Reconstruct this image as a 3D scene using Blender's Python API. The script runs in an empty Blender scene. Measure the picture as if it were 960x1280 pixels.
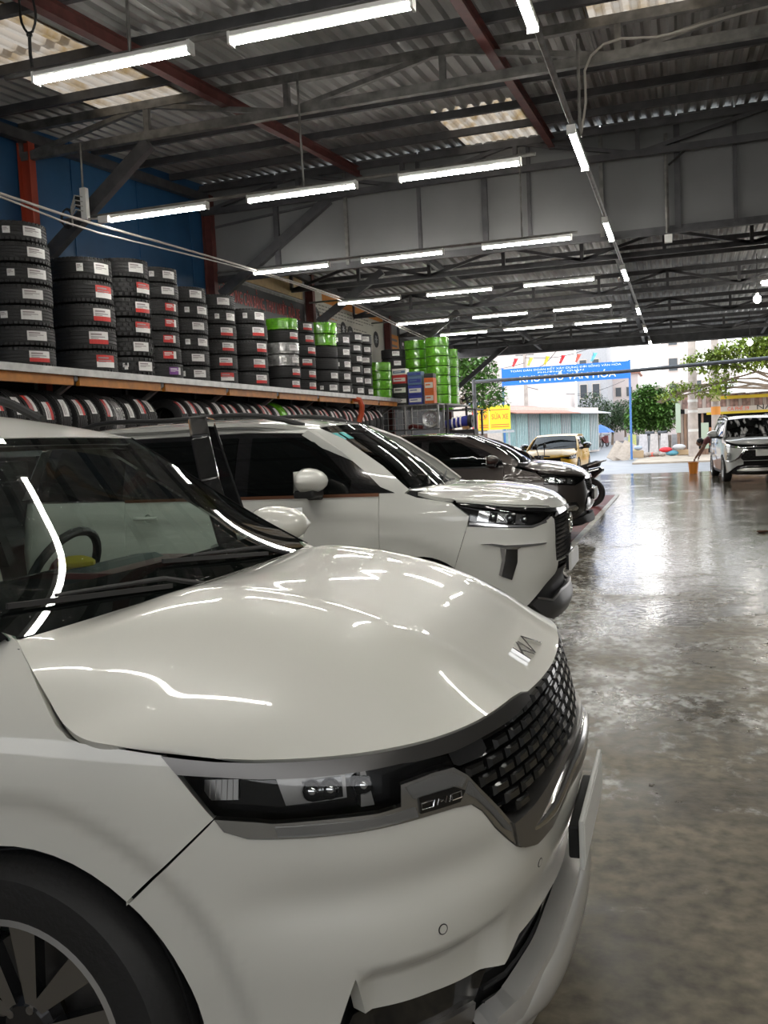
import bpy, math, random
import numpy as np
from mathutils import Vector, Matrix
from mathutils.geometry import delaunay_2d_cdt
PI = math.pi
random.seed(7)
SC = bpy.context.scene
COL = SC.collection

# ---------------------------------------------------------------- camera, sky, exposure
H = 1.55
def make_camera():
    f, cx, cy = 1137.0, 480.0, 640.0
    d = np.array([851 - cx, 531 - cy, f]); d /= np.linalg.norm(d)
    h = np.array([1, -0.047, 0.0]); up = np.cross(h, d); up /= np.linalg.norm(up)
    if up[1] > 0: up = -up
    right = np.cross(d, up)
    if right[0] < 0: right = -right
    R = np.stack([right, d, up])
    cam = bpy.data.cameras.new('camera'); o = bpy.data.objects.new('camera', cam); COL.objects.link(o)
    m = np.eye(4); m[:3, 0] = R[:, 0]; m[:3, 1] = -R[:, 1]; m[:3, 2] = -R[:, 2]; m[2, 3] = H
    o.matrix_world = Matrix(m.tolist())
    cam.sensor_fit = 'VERTICAL'; cam.sensor_height = 36.0; cam.lens = 36.0*f/1280.0
    cam.clip_start = 0.05; cam.clip_end = 500
    SC.camera = o
make_camera()
W = bpy.data.worlds.new('sky'); SC.world = W; W.use_nodes = True
_nt = W.node_tree; _bg = _nt.nodes['Background']
_tc = _nt.nodes.new('ShaderNodeTexCoord'); _sx = _nt.nodes.new('ShaderNodeSeparateXYZ'); _cr = _nt.nodes.new('ShaderNodeValToRGB')
_nt.links.new(_tc.outputs['Generated'], _sx.inputs[0]); _nt.links.new(_sx.outputs['Z'], _cr.inputs[0]); _nt.links.new(_cr.outputs[0], _bg.inputs[0])
_cr.color_ramp.elements[0].color = (1.0, 0.97, 0.95, 1); _cr.color_ramp.elements[1].color = (0.72, 0.86, 1.0, 1)
_bg.inputs[1].default_value = 3.0
TUBE_LIGHT = 58.0
SC.view_settings.view_transform = 'Standard'; SC.view_settings.look = 'None'
SC.view_settings.exposure = 0.22; SC.view_settings.gamma = 1.0; SC.view_settings.use_curve_mapping = False

# ---------------------------------------------------------------- materials
MATS = {}
def mat(name, col=(.5, .5, .5), rough=.5, metal=0.0, coat=0.0, emit=None, var=0.0, vscale=8.0, bump=0.0, bscale=40.0, stretch=(1, 1, 1),
        trans=0.0, spec=.5, coat_rough=.03):
    if name in MATS: return MATS[name]
    m = bpy.data.materials.new(name); m.use_nodes = True; nt = m.node_tree; b = nt.nodes['Principled BSDF']
    c = tuple(col) + (1,)
    b.inputs['Base Color'].default_value = c; b.inputs['Roughness'].default_value = rough; b.inputs['Metallic'].default_value = metal
    b.inputs['Coat Weight'].default_value = coat; b.inputs['Coat Roughness'].default_value = coat_rough
    b.inputs['Transmission Weight'].default_value = trans; b.inputs['Specular IOR Level'].default_value = spec
    if emit:
        b.inputs['Emission Color'].default_value = tuple(emit[0]) + (1,); b.inputs['Emission Strength'].default_value = emit[1]
    if var or bump:
        tc = nt.nodes.new('ShaderNodeTexCoord'); mp = nt.nodes.new('ShaderNodeMapping'); mp.inputs['Scale'].default_value = stretch
        nt.links.new(tc.outputs['Object'], mp.inputs[0])
    if var:
        n = nt.nodes.new('ShaderNodeTexNoise'); n.inputs['Scale'].default_value = vscale; n.inputs['Detail'].default_value = 5
        nt.links.new(mp.outputs[0], n.inputs['Vector'])
        mx = nt.nodes.new('ShaderNodeMix'); mx.data_type = 'RGBA'
        mx.inputs['A'].default_value = tuple(max(0, v*(1 - var)) for v in col) + (1,); mx.inputs['B'].default_value = tuple(min(1, v*(1 + var)) for v in col) + (1,)
        rp = nt.nodes.new('ShaderNodeMapRange'); rp.inputs[1].default_value = .3; rp.inputs[2].default_value = .7
        nt.links.new(n.outputs['Fac'], rp.inputs[0]); nt.links.new(rp.outputs[0], mx.inputs['Factor'])
        nt.links.new(mx.outputs['Result'], b.inputs['Base Color'])
    if bump:
        n2 = nt.nodes.new('ShaderNodeTexNoise'); n2.inputs['Scale'].default_value = bscale; n2.inputs['Detail'].default_value = 4
        nt.links.new(mp.outputs[0], n2.inputs['Vector'])
        bp = nt.nodes.new('ShaderNodeBump'); bp.inputs['Strength'].default_value = bump; bp.inputs['Distance'].default_value = .01
        nt.links.new(n2.outputs['Fac'], bp.inputs['Height']); nt.links.new(bp.outputs[0], b.inputs['Normal'])
    MATS[name] = m; return m

def glass(name, tint, rough=0.0, body=(.01, .012, .012), opaque=0.0, drops=0.0, ior=1.5):
    """Thin tinted pane: tinted see-through plus mirror reflection by Fresnel; 'opaque' blends in a dark film."""
    if name in MATS: return MATS[name]
    m = bpy.data.materials.new(name); m.use_nodes = True; nt = m.node_tree; nt.nodes.clear()
    out = nt.nodes.new('ShaderNodeOutputMaterial'); tr = nt.nodes.new('ShaderNodeBsdfTransparent'); tr.inputs[0].default_value = tuple(tint) + (1,)
    gl = nt.nodes.new('ShaderNodeBsdfGlossy'); gl.inputs['Roughness'].default_value = rough
    df = nt.nodes.new('ShaderNodeBsdfDiffuse'); df.inputs[0].default_value = tuple(body) + (1,)
    m1 = nt.nodes.new('ShaderNodeMixShader'); m1.inputs[0].default_value = opaque
    nt.links.new(tr.outputs[0], m1.inputs[1]); nt.links.new(df.outputs[0], m1.inputs[2])
    fr = nt.nodes.new('ShaderNodeFresnel'); fr.inputs[0].default_value = ior
    m2 = nt.nodes.new('ShaderNodeMixShader'); nt.links.new(fr.outputs[0], m2.inputs[0])
    nt.links.new(m1.outputs[0], m2.inputs[1]); nt.links.new(gl.outputs[0], m2.inputs[2]); nt.links.new(m2.outputs[0], out.inputs[0])
    if drops:
        add_drops(nt, gl.inputs['Normal'], drops, 90)
    MATS[name] = m; return m

def add_drops(nt, sock, strength, scale):
    tc = nt.nodes.new('ShaderNodeTexCoord'); v = nt.nodes.new('ShaderNodeTexVoronoi'); v.inputs['Scale'].default_value = scale
    nz = nt.nodes.new('ShaderNodeTexNoise'); nz.inputs['Scale'].default_value = 5
    nt.links.new(tc.outputs['Object'], v.inputs['Vector']); nt.links.new(tc.outputs['Object'], nz.inputs['Vector'])
    lt = nt.nodes.new('ShaderNodeMapRange'); lt.inputs[1].default_value = .0; lt.inputs[2].default_value = .32; lt.inputs[3].default_value = 1; lt.inputs[4].default_value = 0
    nt.links.new(v.outputs['Distance'], lt.inputs[0])
    sel = nt.nodes.new('ShaderNodeMath'); sel.operation = 'GREATER_THAN'; sel.inputs[1].default_value = .72
    sp = nt.nodes.new('ShaderNodeSeparateColor'); nt.links.new(v.outputs['Color'], sp.inputs[0]); nt.links.new(sp.outputs[0], sel.inputs[0])
    s2 = nt.nodes.new('ShaderNodeMath'); s2.operation = 'GREATER_THAN'; s2.inputs[1].default_value = .5; nt.links.new(nz.outputs['Fac'], s2.inputs[0])
    mu = nt.nodes.new('ShaderNodeMath'); mu.operation = 'MULTIPLY'; nt.links.new(lt.outputs[0], mu.inputs[0]); nt.links.new(sel.outputs[0], mu.inputs[1])
    m3 = nt.nodes.new('ShaderNodeMath'); m3.operation = 'MULTIPLY'; nt.links.new(mu.outputs[0], m3.inputs[0]); nt.links.new(s2.outputs[0], m3.inputs[1])
    bp = nt.nodes.new('ShaderNodeBump'); bp.inputs['Strength'].default_value = strength; bp.inputs['Distance'].default_value = .003
    nt.links.new(m3.outputs[0], bp.inputs['Height']); nt.links.new(bp.outputs[0], sock)

# ---------------------------------------------------------------- objects
def link(o, parent=None):
    COL.objects.link(o)
    if parent is not None: o.parent = parent
    return o
def tag(o, label=None, cat=None, group=None, kind=None):
    if label: o['label'] = label
    if cat: o['category'] = cat
    if group: o['group'] = group
    if kind: o['kind'] = kind
    return o
def thing(name, label, cat, loc=(0, 0, 0), rz=0.0, group=None):
    o = bpy.data.objects.new(name, None); COL.objects.link(o); o.empty_display_size = .2
    o.location = loc; o.rotation_euler = (0, 0, rz); return tag(o, label, cat, group)
def copy_tree(o, parent=None):
    c = o.copy(); COL.objects.link(c)
    if parent is not None:
        c.parent = parent
    for ch in o.children: copy_tree(ch, c)
    return c
def put(name, mesh, parent=None, loc=(0, 0, 0), rz=0.0):
    o = bpy.data.objects.new(name, mesh); link(o, parent); o.location = loc; o.rotation_euler = (0, 0, rz); return o

def frame_of(d, hint=(0, 0, 1)):
    d = Vector(d).normalized(); h = Vector(hint)
    if abs(d.dot(h)) > .98: h = Vector((1, 0, 0))
    a = d.cross(h).normalized(); b = a.cross(d).normalized(); return a, b

class MB:
    def __init__(self): self.v = []; self.f = []; self.m = []
    def add(self, vs, fs, mi=0):
        n = len(self.v); self.v += [tuple(x) for x in vs]; self.f += [tuple(i + n for i in f) for f in fs]; self.m += [mi]*len(fs); return self
    def box(self, c, s, mi=0, rz=0.0, rot=None):
        c = Vector(c); M = rot if rot is not None else Matrix.Rotation(rz, 3, 'Z')
        vs = [c + M @ Vector((sx*s[0]/2, sy*s[1]/2, sz*s[2]/2)) for sx in (-1, 1) for sy in (-1, 1) for sz in (-1, 1)]
        return self.add(vs, [(0, 1, 3, 2), (4, 6, 7, 5), (0, 4, 5, 1), (2, 3, 7, 6), (0, 2, 6, 4), (1, 5, 7, 3)], mi)
    def bar(self, p, q, w, h, mi=0, hint=(0, 0, 1)):
        p = Vector(p); q = Vector(q); a, b = frame_of(q - p, hint)
        vs = [e + a*sx*w/2 + b*sy*h/2 for e in (p, q) for sx, sy in ((-1, -1), (1, -1), (1, 1), (-1, 1))]
        return self.add(vs, [(0, 3, 2, 1), (4, 5, 6, 7), (0, 1, 5, 4), (1, 2, 6, 5), (2, 3, 7, 6), (3, 0, 4, 7)], mi)
    def channel(self, p, q, w, h, t=.006, mi=0, hint=(0, 0, 1)):
        p = Vector(p); q = Vector(q); a, b = frame_of(q - p, hint)
        for o, ww, hh in ((Vector((0, 0, 0)), t, h), (b*(h/2 - t/2) , w, t), (-b*(h/2 - t/2), w, t)):
            self.bar(p + o, q + o, ww, hh, mi, hint)
        return self
    def tube(self, pts, r, n=6, mi=0, cap=True):
        pts = [Vector(p) for p in pts]; rs = r if isinstance(r, (list, tuple)) else [r]*len(pts); vs = []; fs = []
        a = b = None
        for i, p in enumerate(pts):
            d = pts[min(i + 1, len(pts) - 1)] - pts[max(i - 1, 0)]
            if a is None: a, b = frame_of(d)
            else:
                d = d.normalized(); a = (a - d*a.dot(d)).normalized(); b = a.cross(d)
            vs += [p + (a*math.cos(2*PI*k/n) + b*math.sin(2*PI*k/n))*rs[i] for k in range(n)]
        for i in range(len(pts) - 1):
            fs += [(i*n + k, i*n + (k + 1) % n, (i + 1)*n + (k + 1) % n, (i + 1)*n + k) for k in range(n)]
        if cap: fs += [tuple(range(n))[::-1], tuple(range((len(pts) - 1)*n, len(pts)*n))]
        return self.add(vs, fs, mi)
    def lathe(self, prof, c=(0, 0, 0), axis='Z', n=24, mi=0, closed=False):
        M = {'Z': Matrix.Identity(3), 'Y': Matrix(((1, 0, 0), (0, 0, 1), (0, -1, 0))), 'X': Matrix(((0, 0, 1), (0, 1, 0), (-1, 0, 0)))}[axis]
        c = Vector(c); vs = []; fs = []; m = len(prof)
        for r, z in prof: vs += [c + M @ Vector((r*math.cos(2*PI*k/n), r*math.sin(2*PI*k/n), z)) for k in range(n)]
        for i in range(m if closed else m - 1):
            j = (i + 1) % m
            fs += [(i*n + k, i*n + (k + 1) % n, j*n + (k + 1) % n, j*n + k) for k in range(n)]
        return self.add(vs, fs, mi)
    def prism(self, poly, z0, z1, mi=0, M=None):
        n = len(poly); M = M or Matrix.Identity(4)
        vs = [M @ Vector((x, y, z)) for z in (z0, z1) for x, y in poly]
        return self.add(vs, [tuple(range(n))[::-1], tuple(range(n, 2*n))] + [(i, (i + 1) % n, n + (i + 1) % n, n + i) for i in range(n)], mi)
    def ball(self, c, r, n=10, m=7, mi=0, sq=(1, 1, 1)):
        c = Vector(c); vs = [c + Vector((0, 0, r*sq[2]))]; fs = []
        for i in range(1, m):
            t = PI*i/m; vs += [c + Vector((r*sq[0]*math.sin(t)*math.cos(2*PI*k/n), r*sq[1]*math.sin(t)*math.sin(2*PI*k/n), r*sq[2]*math.cos(t))) for k in range(n)]
        vs.append(c - Vector((0, 0, r*sq[2]))); e = len(vs) - 1
        fs += [(0, 1 + k, 1 + (k + 1) % n) for k in range(n)]
        for i in range(m - 2): fs += [(1 + i*n + k, 1 + (i + 1)*n + k, 1 + (i + 1)*n + (k + 1) % n, 1 + i*n + (k + 1) % n) for k in range(n)]
        fs += [(e, 1 + (m - 2)*n + (k + 1) % n, 1 + (m - 2)*n + k) for k in range(n)]
        return self.add(vs, fs, mi)
    def mesh(self, name, mats, smooth=False, angle=40):
        me = bpy.data.meshes.new(name); me.from_pydata(self.v, [], self.f)
        for m in (mats if isinstance(mats, (list, tuple)) else [mats]): me.materials.append(m)
        if any(self.m): me.polygons.foreach_set('material_index', self.m)
        me.update()
        if smooth:
            import bmesh
            bm = bmesh.new(); bm.from_mesh(me); bmesh.ops.recalc_face_normals(bm, faces=bm.faces); bm.to_mesh(me); bm.free()
            me.polygons.foreach_set('use_smooth', [True]*len(me.polygons)); me.set_sharp_from_angle(angle=math.radians(angle))
        return me
    def build(self, name, mats, parent=None, smooth=False, loc=(0, 0, 0), rz=0.0, angle=40):
        return put(name, self.mesh(name, mats, smooth, angle), parent, loc, rz)

def bevel(o, w=.01, seg=2):
    m = o.modifiers.new('bevel', 'BEVEL'); m.width = w; m.segments = seg; m.limit_method = 'ANGLE'; return o

def lettering(name, text, size, m, parent=None, M=None, extrude=.004, align='CENTER', width=None, bold=0.0):
    """Flat letters as a mesh; M places the text plane (x to the right, y up)."""
    cu = bpy.data.curves.new(name, 'FONT'); cu.body = text; cu.size = size; cu.extrude = extrude; cu.align_x = align; cu.align_y = 'CENTER'; cu.offset = bold; cu.resolution_u = 3
    t = bpy.data.objects.new(name + '_source', cu); COL.objects.link(t); bpy.context.view_layer.update()
    me = bpy.data.meshes.new_from_object(t.evaluated_get(bpy.context.evaluated_depsgraph_get())); bpy.data.objects.remove(t); bpy.data.curves.remove(cu)
    me.name = name; me.materials.clear(); me.materials.append(m)
    if width:
        xs = [v.co.x for v in me.vertices]; k = width/max(1e-6, max(xs) - min(xs)); c = (max(xs) + min(xs))/2 if align == 'CENTER' else 0
        for v in me.vertices: v.co.x = (v.co.x - c)*k
    o = put(name, me, parent)
    if M is not None: o.matrix_local = M
    return o
def plane_matrix(origin, xdir, ydir):
    x = Vector(xdir).normalized(); y = Vector(ydir).normalized(); z = x.cross(y)
    return Matrix(((x.x, y.x, z.x, origin[0]), (x.y, y.y, z.y, origin[1]), (x.z, y.z, z.z, origin[2]), (0, 0, 0, 1)))
ORD = ['first', 'second', 'third', 'fourth', 'fifth', 'sixth', 'seventh', 'eighth', 'ninth', 'tenth', 'eleventh', 'twelfth', 'thirteenth', 'fourteenth', 'fifteenth',
       'sixteenth', 'seventeenth', 'eighteenth', 'nineteenth', 'twentieth', 'twenty-first', 'twenty-second', 'twenty-third', 'twenty-fourth', 'twenty-fifth', 'twenty-sixth',
       'twenty-seventh', 'twenty-eighth', 'twenty-ninth', 'thirtieth', 'thirty-first', 'thirty-second', 'thirty-third', 'thirty-fourth', 'thirty-fifth', 'thirty-sixth', 'thirty-seventh', 'thirty-eighth', 'thirty-ninth', 'fortieth', 'forty-first', 'forty-second', 'forty-third', 'forty-fourth', 'forty-fifth', 'forty-sixth', 'forty-seventh', 'forty-eighth', 'forty-ninth', 'fiftieth']
# ---------------------------------------------------------------- building
WX = -7.15          # inner face of the left wall
GY = 13.3           # gable wall between the near and the far bay
XR = 9.5            # right end of the shed
EY = 30.5           # far eave, open to the street
def roof_z(y): return 4.55 + .085*y
M_STEEL = mat('dark_steel', (.085, .085, .09), .55, .35, var=.25, vscale=6)
M_STEEL2 = mat('grey_steel', (.20, .195, .185), .5, .5, var=.35, vscale=9)
M_RED = mat('red_oxide_steel', (.11, .03, .025), .6, 0, var=.3, vscale=7)
M_REDB = mat('bright_red_paint', (.40, .055, .025), .5)
M_SHEET = mat('zinc_sheet', (.30, .30, .29), .5, .35, var=.3, vscale=2.5, stretch=(1, .25, 1))
M_WHITE = mat('white_plastic', (.75, .75, .73), .4)
M_TUBE = mat('lit_tube', (.9, .9, .9), .4, emit=((1.0, .975, .90), TUBE_LIGHT))
M_BULB = mat('lit_bulb', (.9, .9, .9), .4, emit=((1.0, .95, .85), 60.0))
M_CABLE = mat('grey_cable', (.42, .40, .37), .6)
M_BLACKC = mat('black_cable', (.02, .02, .02), .5)

def floor_material():
    m = bpy.data.materials.new('wet_concrete'); m.use_nodes = True; nt = m.node_tree; b = nt.nodes['Principled BSDF']
    N = nt.nodes.new; L = nt.links.new
    tc = N('ShaderNodeTexCoord')
    mp = N('ShaderNodeMapping'); mp.inputs['Scale'].default_value = (1, 1, 1); L(tc.outputs['Object'], mp.inputs[0])
    n1 = N('ShaderNodeTexNoise'); n1.inputs['Scale'].default_value = 1.1; n1.inputs['Detail'].default_value = 8; n1.inputs['Roughness'].default_value = .62; L(mp.outputs[0], n1.inputs['Vector'])
    n2 = N('ShaderNodeTexNoise'); n2.inputs['Scale'].default_value = 14; n2.inputs['Detail'].default_value = 6; L(mp.outputs[0], n2.inputs['Vector'])
    c1 = N('ShaderNodeValToRGB'); L(n1.outputs['Fac'], c1.inputs[0])
    e = c1.color_ramp.elements; e[0].position = .36; e[0].color = (.060, .050, .034, 1); e[1].position = .66; e[1].color = (.225, .195, .145, 1)
    mx = N('ShaderNodeMix'); mx.data_type = 'RGBA'; mx.blend_type = 'MULTIPLY'; mx.inputs['Factor'].default_value = .75; L(c1.outputs[0], mx.inputs['A']); 
    c2 = N('ShaderNodeValToRGB'); L(n2.outputs['Fac'], c2.inputs[0]); c2.color_ramp.elements[0].position = .3; c2.color_ramp.elements[0].color = (.30, .29, .27, 1); c2.color_ramp.elements[1].position = .62; c2.color_ramp.elements[1].color = (1.3, 1.28, 1.22, 1)
    L(c2.outputs[0], mx.inputs['B'])
    # foam and shallow water
    mp3 = N('ShaderNodeMapping'); mp3.inputs['Scale'].default_value = (2.2, 1.5, 1); mp3.inputs['Rotation'].default_value = (0, 0, .35); L(tc.outputs['Object'], mp3.inputs[0])
    n3 = N('ShaderNodeTexNoise'); n3.inputs['Scale'].default_value = 1.6; n3.inputs['Detail'].default_value = 9; n3.inputs['Roughness'].default_value = .68; n3.inputs['Distortion'].default_value = .6; L(mp3.outputs[0], n3.inputs['Vector'])
    sx = N('ShaderNodeSeparateXYZ'); L(tc.outputs['Object'], sx.inputs[0])
    # more foam near the bays, a few metres ahead
    gx = N('ShaderNodeMapRange'); L(sx.outputs['X'], gx.inputs[0]); gx.inputs[1].default_value = -1.6; gx.inputs[2].default_value = 1.2; gx.inputs[3].default_value = .10; gx.inputs[4].default_value = -.06
    gy = N('ShaderNodeMapRange'); L(sx.outputs['Y'], gy.inputs[0]); gy.inputs[1].default_value = 2.6; gy.inputs[2].default_value = 5.0; gy.inputs[3].default_value = -.12; gy.inputs[4].default_value = .07
    ad = N('ShaderNodeMath'); L(n3.outputs['Fac'], ad.inputs[0]); L(gx.outputs[0], ad.inputs[1])
    ad2 = N('ShaderNodeMath'); L(ad.outputs[0], ad2.inputs[0]); L(gy.outputs[0], ad2.inputs[1])
    fo = N('ShaderNodeMapRange'); L(ad2.outputs[0], fo.inputs[0]); fo.inputs[1].default_value = .53; fo.inputs[2].default_value = .66
    nf = N('ShaderNodeTexNoise'); nf.inputs['Scale'].default_value = 7; nf.inputs['Detail'].default_value = 5; L(mp3.outputs[0], nf.inputs['Vector'])
    ff = N('ShaderNodeMapRange'); L(nf.outputs['Fac'], ff.inputs[0]); ff.inputs[1].default_value = .42; ff.inputs[2].default_value = .62
    fm = N('ShaderNodeMath'); fm.operation = 'MULTIPLY'; L(fo.outputs[0], fm.inputs[0]); L(ff.outputs[0], fm.inputs[1])
    fc = N('ShaderNodeMath'); fc.operation = 'MULTIPLY'; L(fm.outputs[0], fc.inputs[0]); fc.inputs[1].default_value = .75
    mf = N('ShaderNodeMix'); mf.data_type = 'RGBA'; L(fc.outputs[0], mf.inputs['Factor']); L(mx.outputs['Result'], mf.inputs['A']); mf.inputs['B'].default_value = (.62, .63, .62, 1)
    L(mf.outputs['Result'], b.inputs['Base Color'])
    # wetness: drier close to the camera, very wet farther on
    wy = N('ShaderNodeMapRange'); L(sx.outputs['Y'], wy.inputs[0]); wy.inputs[1].default_value = 2.5; wy.inputs[2].default_value = 11; wy.inputs[3].default_value = .16; wy.inputs[4].default_value = -.22
    wa = N('ShaderNodeMath'); L(n1.outputs['Fac'], wa.inputs[0]); L(wy.outputs[0], wa.inputs[1])
    wr = N('ShaderNodeMapRange'); L(wa.outputs[0], wr.inputs[0]); wr.inputs[1].default_value = .30; wr.inputs[2].default_value = .66; wr.inputs[3].default_value = .07; wr.inputs[4].default_value = .5
    L(wr.outputs[0], b.inputs['Roughness'])
    bp = N('ShaderNodeBump'); bp.inputs['Strength'].default_value = .35; bp.inputs['Distance'].default_value = .01; L(n2.outputs['Fac'], bp.inputs['Height']); L(bp.outputs[0], b.inputs['Normal'])
    return m

def structure(o): o['kind'] = 'structure'; return o

fl = MB(); fl.box(((WX + XR)/2, 12.25, -.05), (XR - WX, 38.5, .1)); structure(fl.build('floor', floor_material()))
# painted parking apron under the row of cars (red tiles with a pale edge strip)
M_REDF = mat('red_floor_paint', (.19, .03, .027), .5, var=.35, spec=.3, vscale=5)
M_EDGE = mat('pale_edge_paint', (.55, .53, .48), .4, var=.3, vscale=6)
ap = MB(); ap.box((-1.47 - 2.6, 14.6, .004), (5.2, 14.0, .008)); apron = structure(ap.build('trim_1', M_REDF))
ed = MB(); ed.box((-1.42, 14.6, .006), (.09, 14.0, .012)); structure(ed.build('trim_2', M_EDGE))
st = MB()
for yy in (8.9, 12.0, 15.4, 18.6): st.box((-2.6, yy, .0095), (2.4, .05, .003))
structure(st.build('trim_3', M_EDGE))

# left wall
M_BLUE = mat('blue_wall_sheet', (.018, .085, .20), .5, var=.15, vscale=2)
M_GREYW = mat('grey_panel', (.30, .305, .31), .55, var=.08, vscale=1.5)
M_CREAM = mat('cream_panel', (.50, .36, .17), .6, var=.15)
M_DARKW = mat('dark_wall', (.045, .045, .05), .7, var=.2)
wl = MB(); wl.box((WX - .1, 11.0, 1.2), (.2, 37.0, 2.4)); wall_l = structure(wl.build('wall_left', M_DARKW))
b = MB(); b.prism([(-7, 2.4), (13.4, 2.4), (13.4, roof_z(13.4) + .03), (-7, roof_z(-7) + .03)], WX - .12, WX, M=Matrix(((0, 0, 1, 0), (1, 0, 0, 0), (0, 1, 0, 0), (0, 0, 0, 1)))); structure(b.build('wall_left_upper', M_BLUE)); 
seam = MB()
for k in range(9): seam.box((WX + .006, 1.2 + 1.45*k, 3.9), (.012, .03, 3.0))
seam.build('rib', M_BLUE, bpy.data.objects['wall_left_upper'])
b = MB(); b.box((WX - .06, 21.4, 3.72), (.12, 16.0, 2.64)); wlf = structure(b.build('wall_left_rear', M_GREYW))
b = MB(); b.box((WX + .012, 15.2, 4.62), (.024, 3.8, .46)); b.build('cream_board', M_CREAM, wlf)
# other walls (out of the picture)
b = MB(); b.prism([(-7, 0), (30.6, 0), (30.6, 4.4), (13.4, 5.0), (13.4, 5.6), (-7, roof_z(-7))], XR, XR + .2, M=Matrix(((0, 0, 1, 0), (1, 0, 0, 0), (0, 1, 0, 0), (0, 0, 0, 1)))); structure(b.build('wall_right', M_GREYW))
b = MB(); b.box(((WX + XR)/2, -7.0, 1.3), (XR - WX + .4, .2, 2.6)); structure(b.build('wall_back', M_GREYW))

# roof sheets, near bay (slopes up away from the viewer), far bay nearly level
def corrugated(w, ln, y0z0, y1z1, pitch=.152, amp=.022, seg=6):
    n = int(round(w/pitch))*seg; mb = MB(); vs = []; fs = []
    for i in range(n + 1):
        x = w*i/n; a = (i % seg)/seg; zz = amp*(1 if .15 < a < .6 else -1)
        vs += [(x, 0, y0z0 + zz), (x, ln, y1z1 + zz)]
    fs = [(2*i, 2*i + 1, 2*i + 3, 2*i + 2) for i in range(n)]
    return mb.add(vs, fs).mesh('roof_sheet', M_SHEET)
ceil_near = structure(thing('ceiling', None, None)); del_me = None
SW = 1.064; NCOL = int(round((XR - WX)/SW))
sky_holes = []
def sheet_rows(root, ys, zf, skip, mm):
    for r in range(len(ys) - 1):
        y0, y1 = ys[r], ys[r+1] + .12
        me = corrugated(SW + .03, y1 - y0, 0, zf(y1) - zf(y0))
        for c in range(NCOL + 1):
            if (r, c) in skip: continue
            put('roof_sheet', me, root, (WX + c*SW, y0, zf(y0) + .012*(r % 2) + .004*(c % 3)))
NY = [-7, -3.6, -.2, 2.8, 5.6, 7.1, 9.3, 11.2, 13.4]
sheet_rows(ceil_near, NY, lambda y: roof_z(y) + .04, {(5, 1), (7, 4), (5, 6), (3, 9), (2, 3), (4, 1)}, M_SHEET)
M_SKYL = bpy.data.materials.new('translucent_sheet'); M_SKYL.use_nodes = True
_n = M_SKYL.node_tree; _n.nodes.clear(); _o = _n.nodes.new('ShaderNodeOutputMaterial'); _t = _n.nodes.new('ShaderNodeBsdfTranslucent'); _d = _n.nodes.new('ShaderNodeBsdfDiffuse'); _m = _n.nodes.new('ShaderNodeMixShader')
_z = _n.nodes.new('ShaderNodeTexNoise'); _z.inputs['Scale'].default_value = 2.5; _z.inputs['Detail'].default_value = 6; _r = _n.nodes.new('ShaderNodeValToRGB')
_r.color_ramp.elements[0].position = .35; _r.color_ramp.elements[0].color = (.20, .13, .06, 1); _r.color_ramp.elements[1].position = .55; _r.color_ramp.elements[1].color = (.30, .25, .20, 1)
_tc2 = _n.nodes.new('ShaderNodeTexCoord'); _n.links.new(_tc2.outputs['Object'], _z.inputs['Vector']); _n.links.new(_z.outputs['Fac'], _r.inputs[0]); _n.links.new(_r.outputs[0], _t.inputs[0]); _n.links.new(_r.outputs[0], _d.inputs[0])
_m.inputs[0].default_value = .25; _n.links.new(_t.outputs[0], _m.inputs[1]); _n.links.new(_d.outputs[0], _m.inputs[2]); _n.links.new(_m.outputs[0], _o.inputs[0])
for (r, c) in ((5, 1), (7, 4), (5, 6), (3, 9), (2, 3), (4, 1)):
    y0, y1 = NY[r], NY[r+1] + .12
    me = corrugated(SW + .03, y1 - y0, 0, .085*(y1 - y0)); me.materials.clear(); me.materials.append(M_SKYL)
    o = put('skylight_sheet', me, ceil_near, (WX + c*SW, y0, roof_z(y0) + .05)); o['label'] = 'translucent cream skylight sheet'
def far_z(y): return 5.02 - .034*(y - GY)
ceil_far = structure(thing('ceiling', None, None))
sheet_rows(ceil_far, [13.42, 16.8, 20.2, 23.7, 27.2, 30.7], lambda y: far_z(y) + .05, set(), M_SHEET)

# steelwork -------------------------------------------------
def truss(name, y, zb, zt, label, x0=WX + .05, x1=XR - .05, n=11, m=M_STEEL2, w=.07):
    t = thing(name, label, 'truss', (0, y, 0)); structure(t)
    MB().bar((x0, 0, zb), (x1, 0, zb), w, .09).build('bottom_chord', m, t)
    MB().bar((x0, 0, zt), (x1, 0, zt), w, .09).build('top_chord', m, t)
    L = (x1 - x0)/n
    for k in range(n + 1):
        MB().bar((x0 + k*L, 0, zb), (x0 + k*L, 0, zt), .06, .06, hint=(0, 1, 0)).build('post', m, t)
    for k in range(n):
        a, b2 = (zb, zt) if k % 2 == 0 else (zt, zb)
        MB().bar((x0 + k*L, .0, a), (x0 + (k + 1)*L, 0, b2), .05, .05).build('web', m, t)
    return t
truss('roof_truss', 8.95, 4.95, 5.27, 'grey steel roof truss crossing above the near cars', n=10)
truss('roof_truss', 13.1, 5.22, 5.58, 'dark steel truss along the top of the gable wall', m=M_STEEL, n=10)
truss('roof_truss', 4.9, 4.55, 4.88, 'grey steel truss nearest the camera, mostly above the picture', n=10)
truss('roof_truss', .6, 4.2, 4.5, 'grey steel truss behind the camera', n=10)
for k, y in enumerate((16.5, 20.0, 23.5, 27.0)):
    truss('far_truss', y, far_z(y) - .42, far_z(y) - .06, 'dark truss under the far roof, %s behind the gable wall' % ORD[k], m=M_STEEL, n=12, w=.05)
pr = structure(thing('purlins', None, None))
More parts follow.
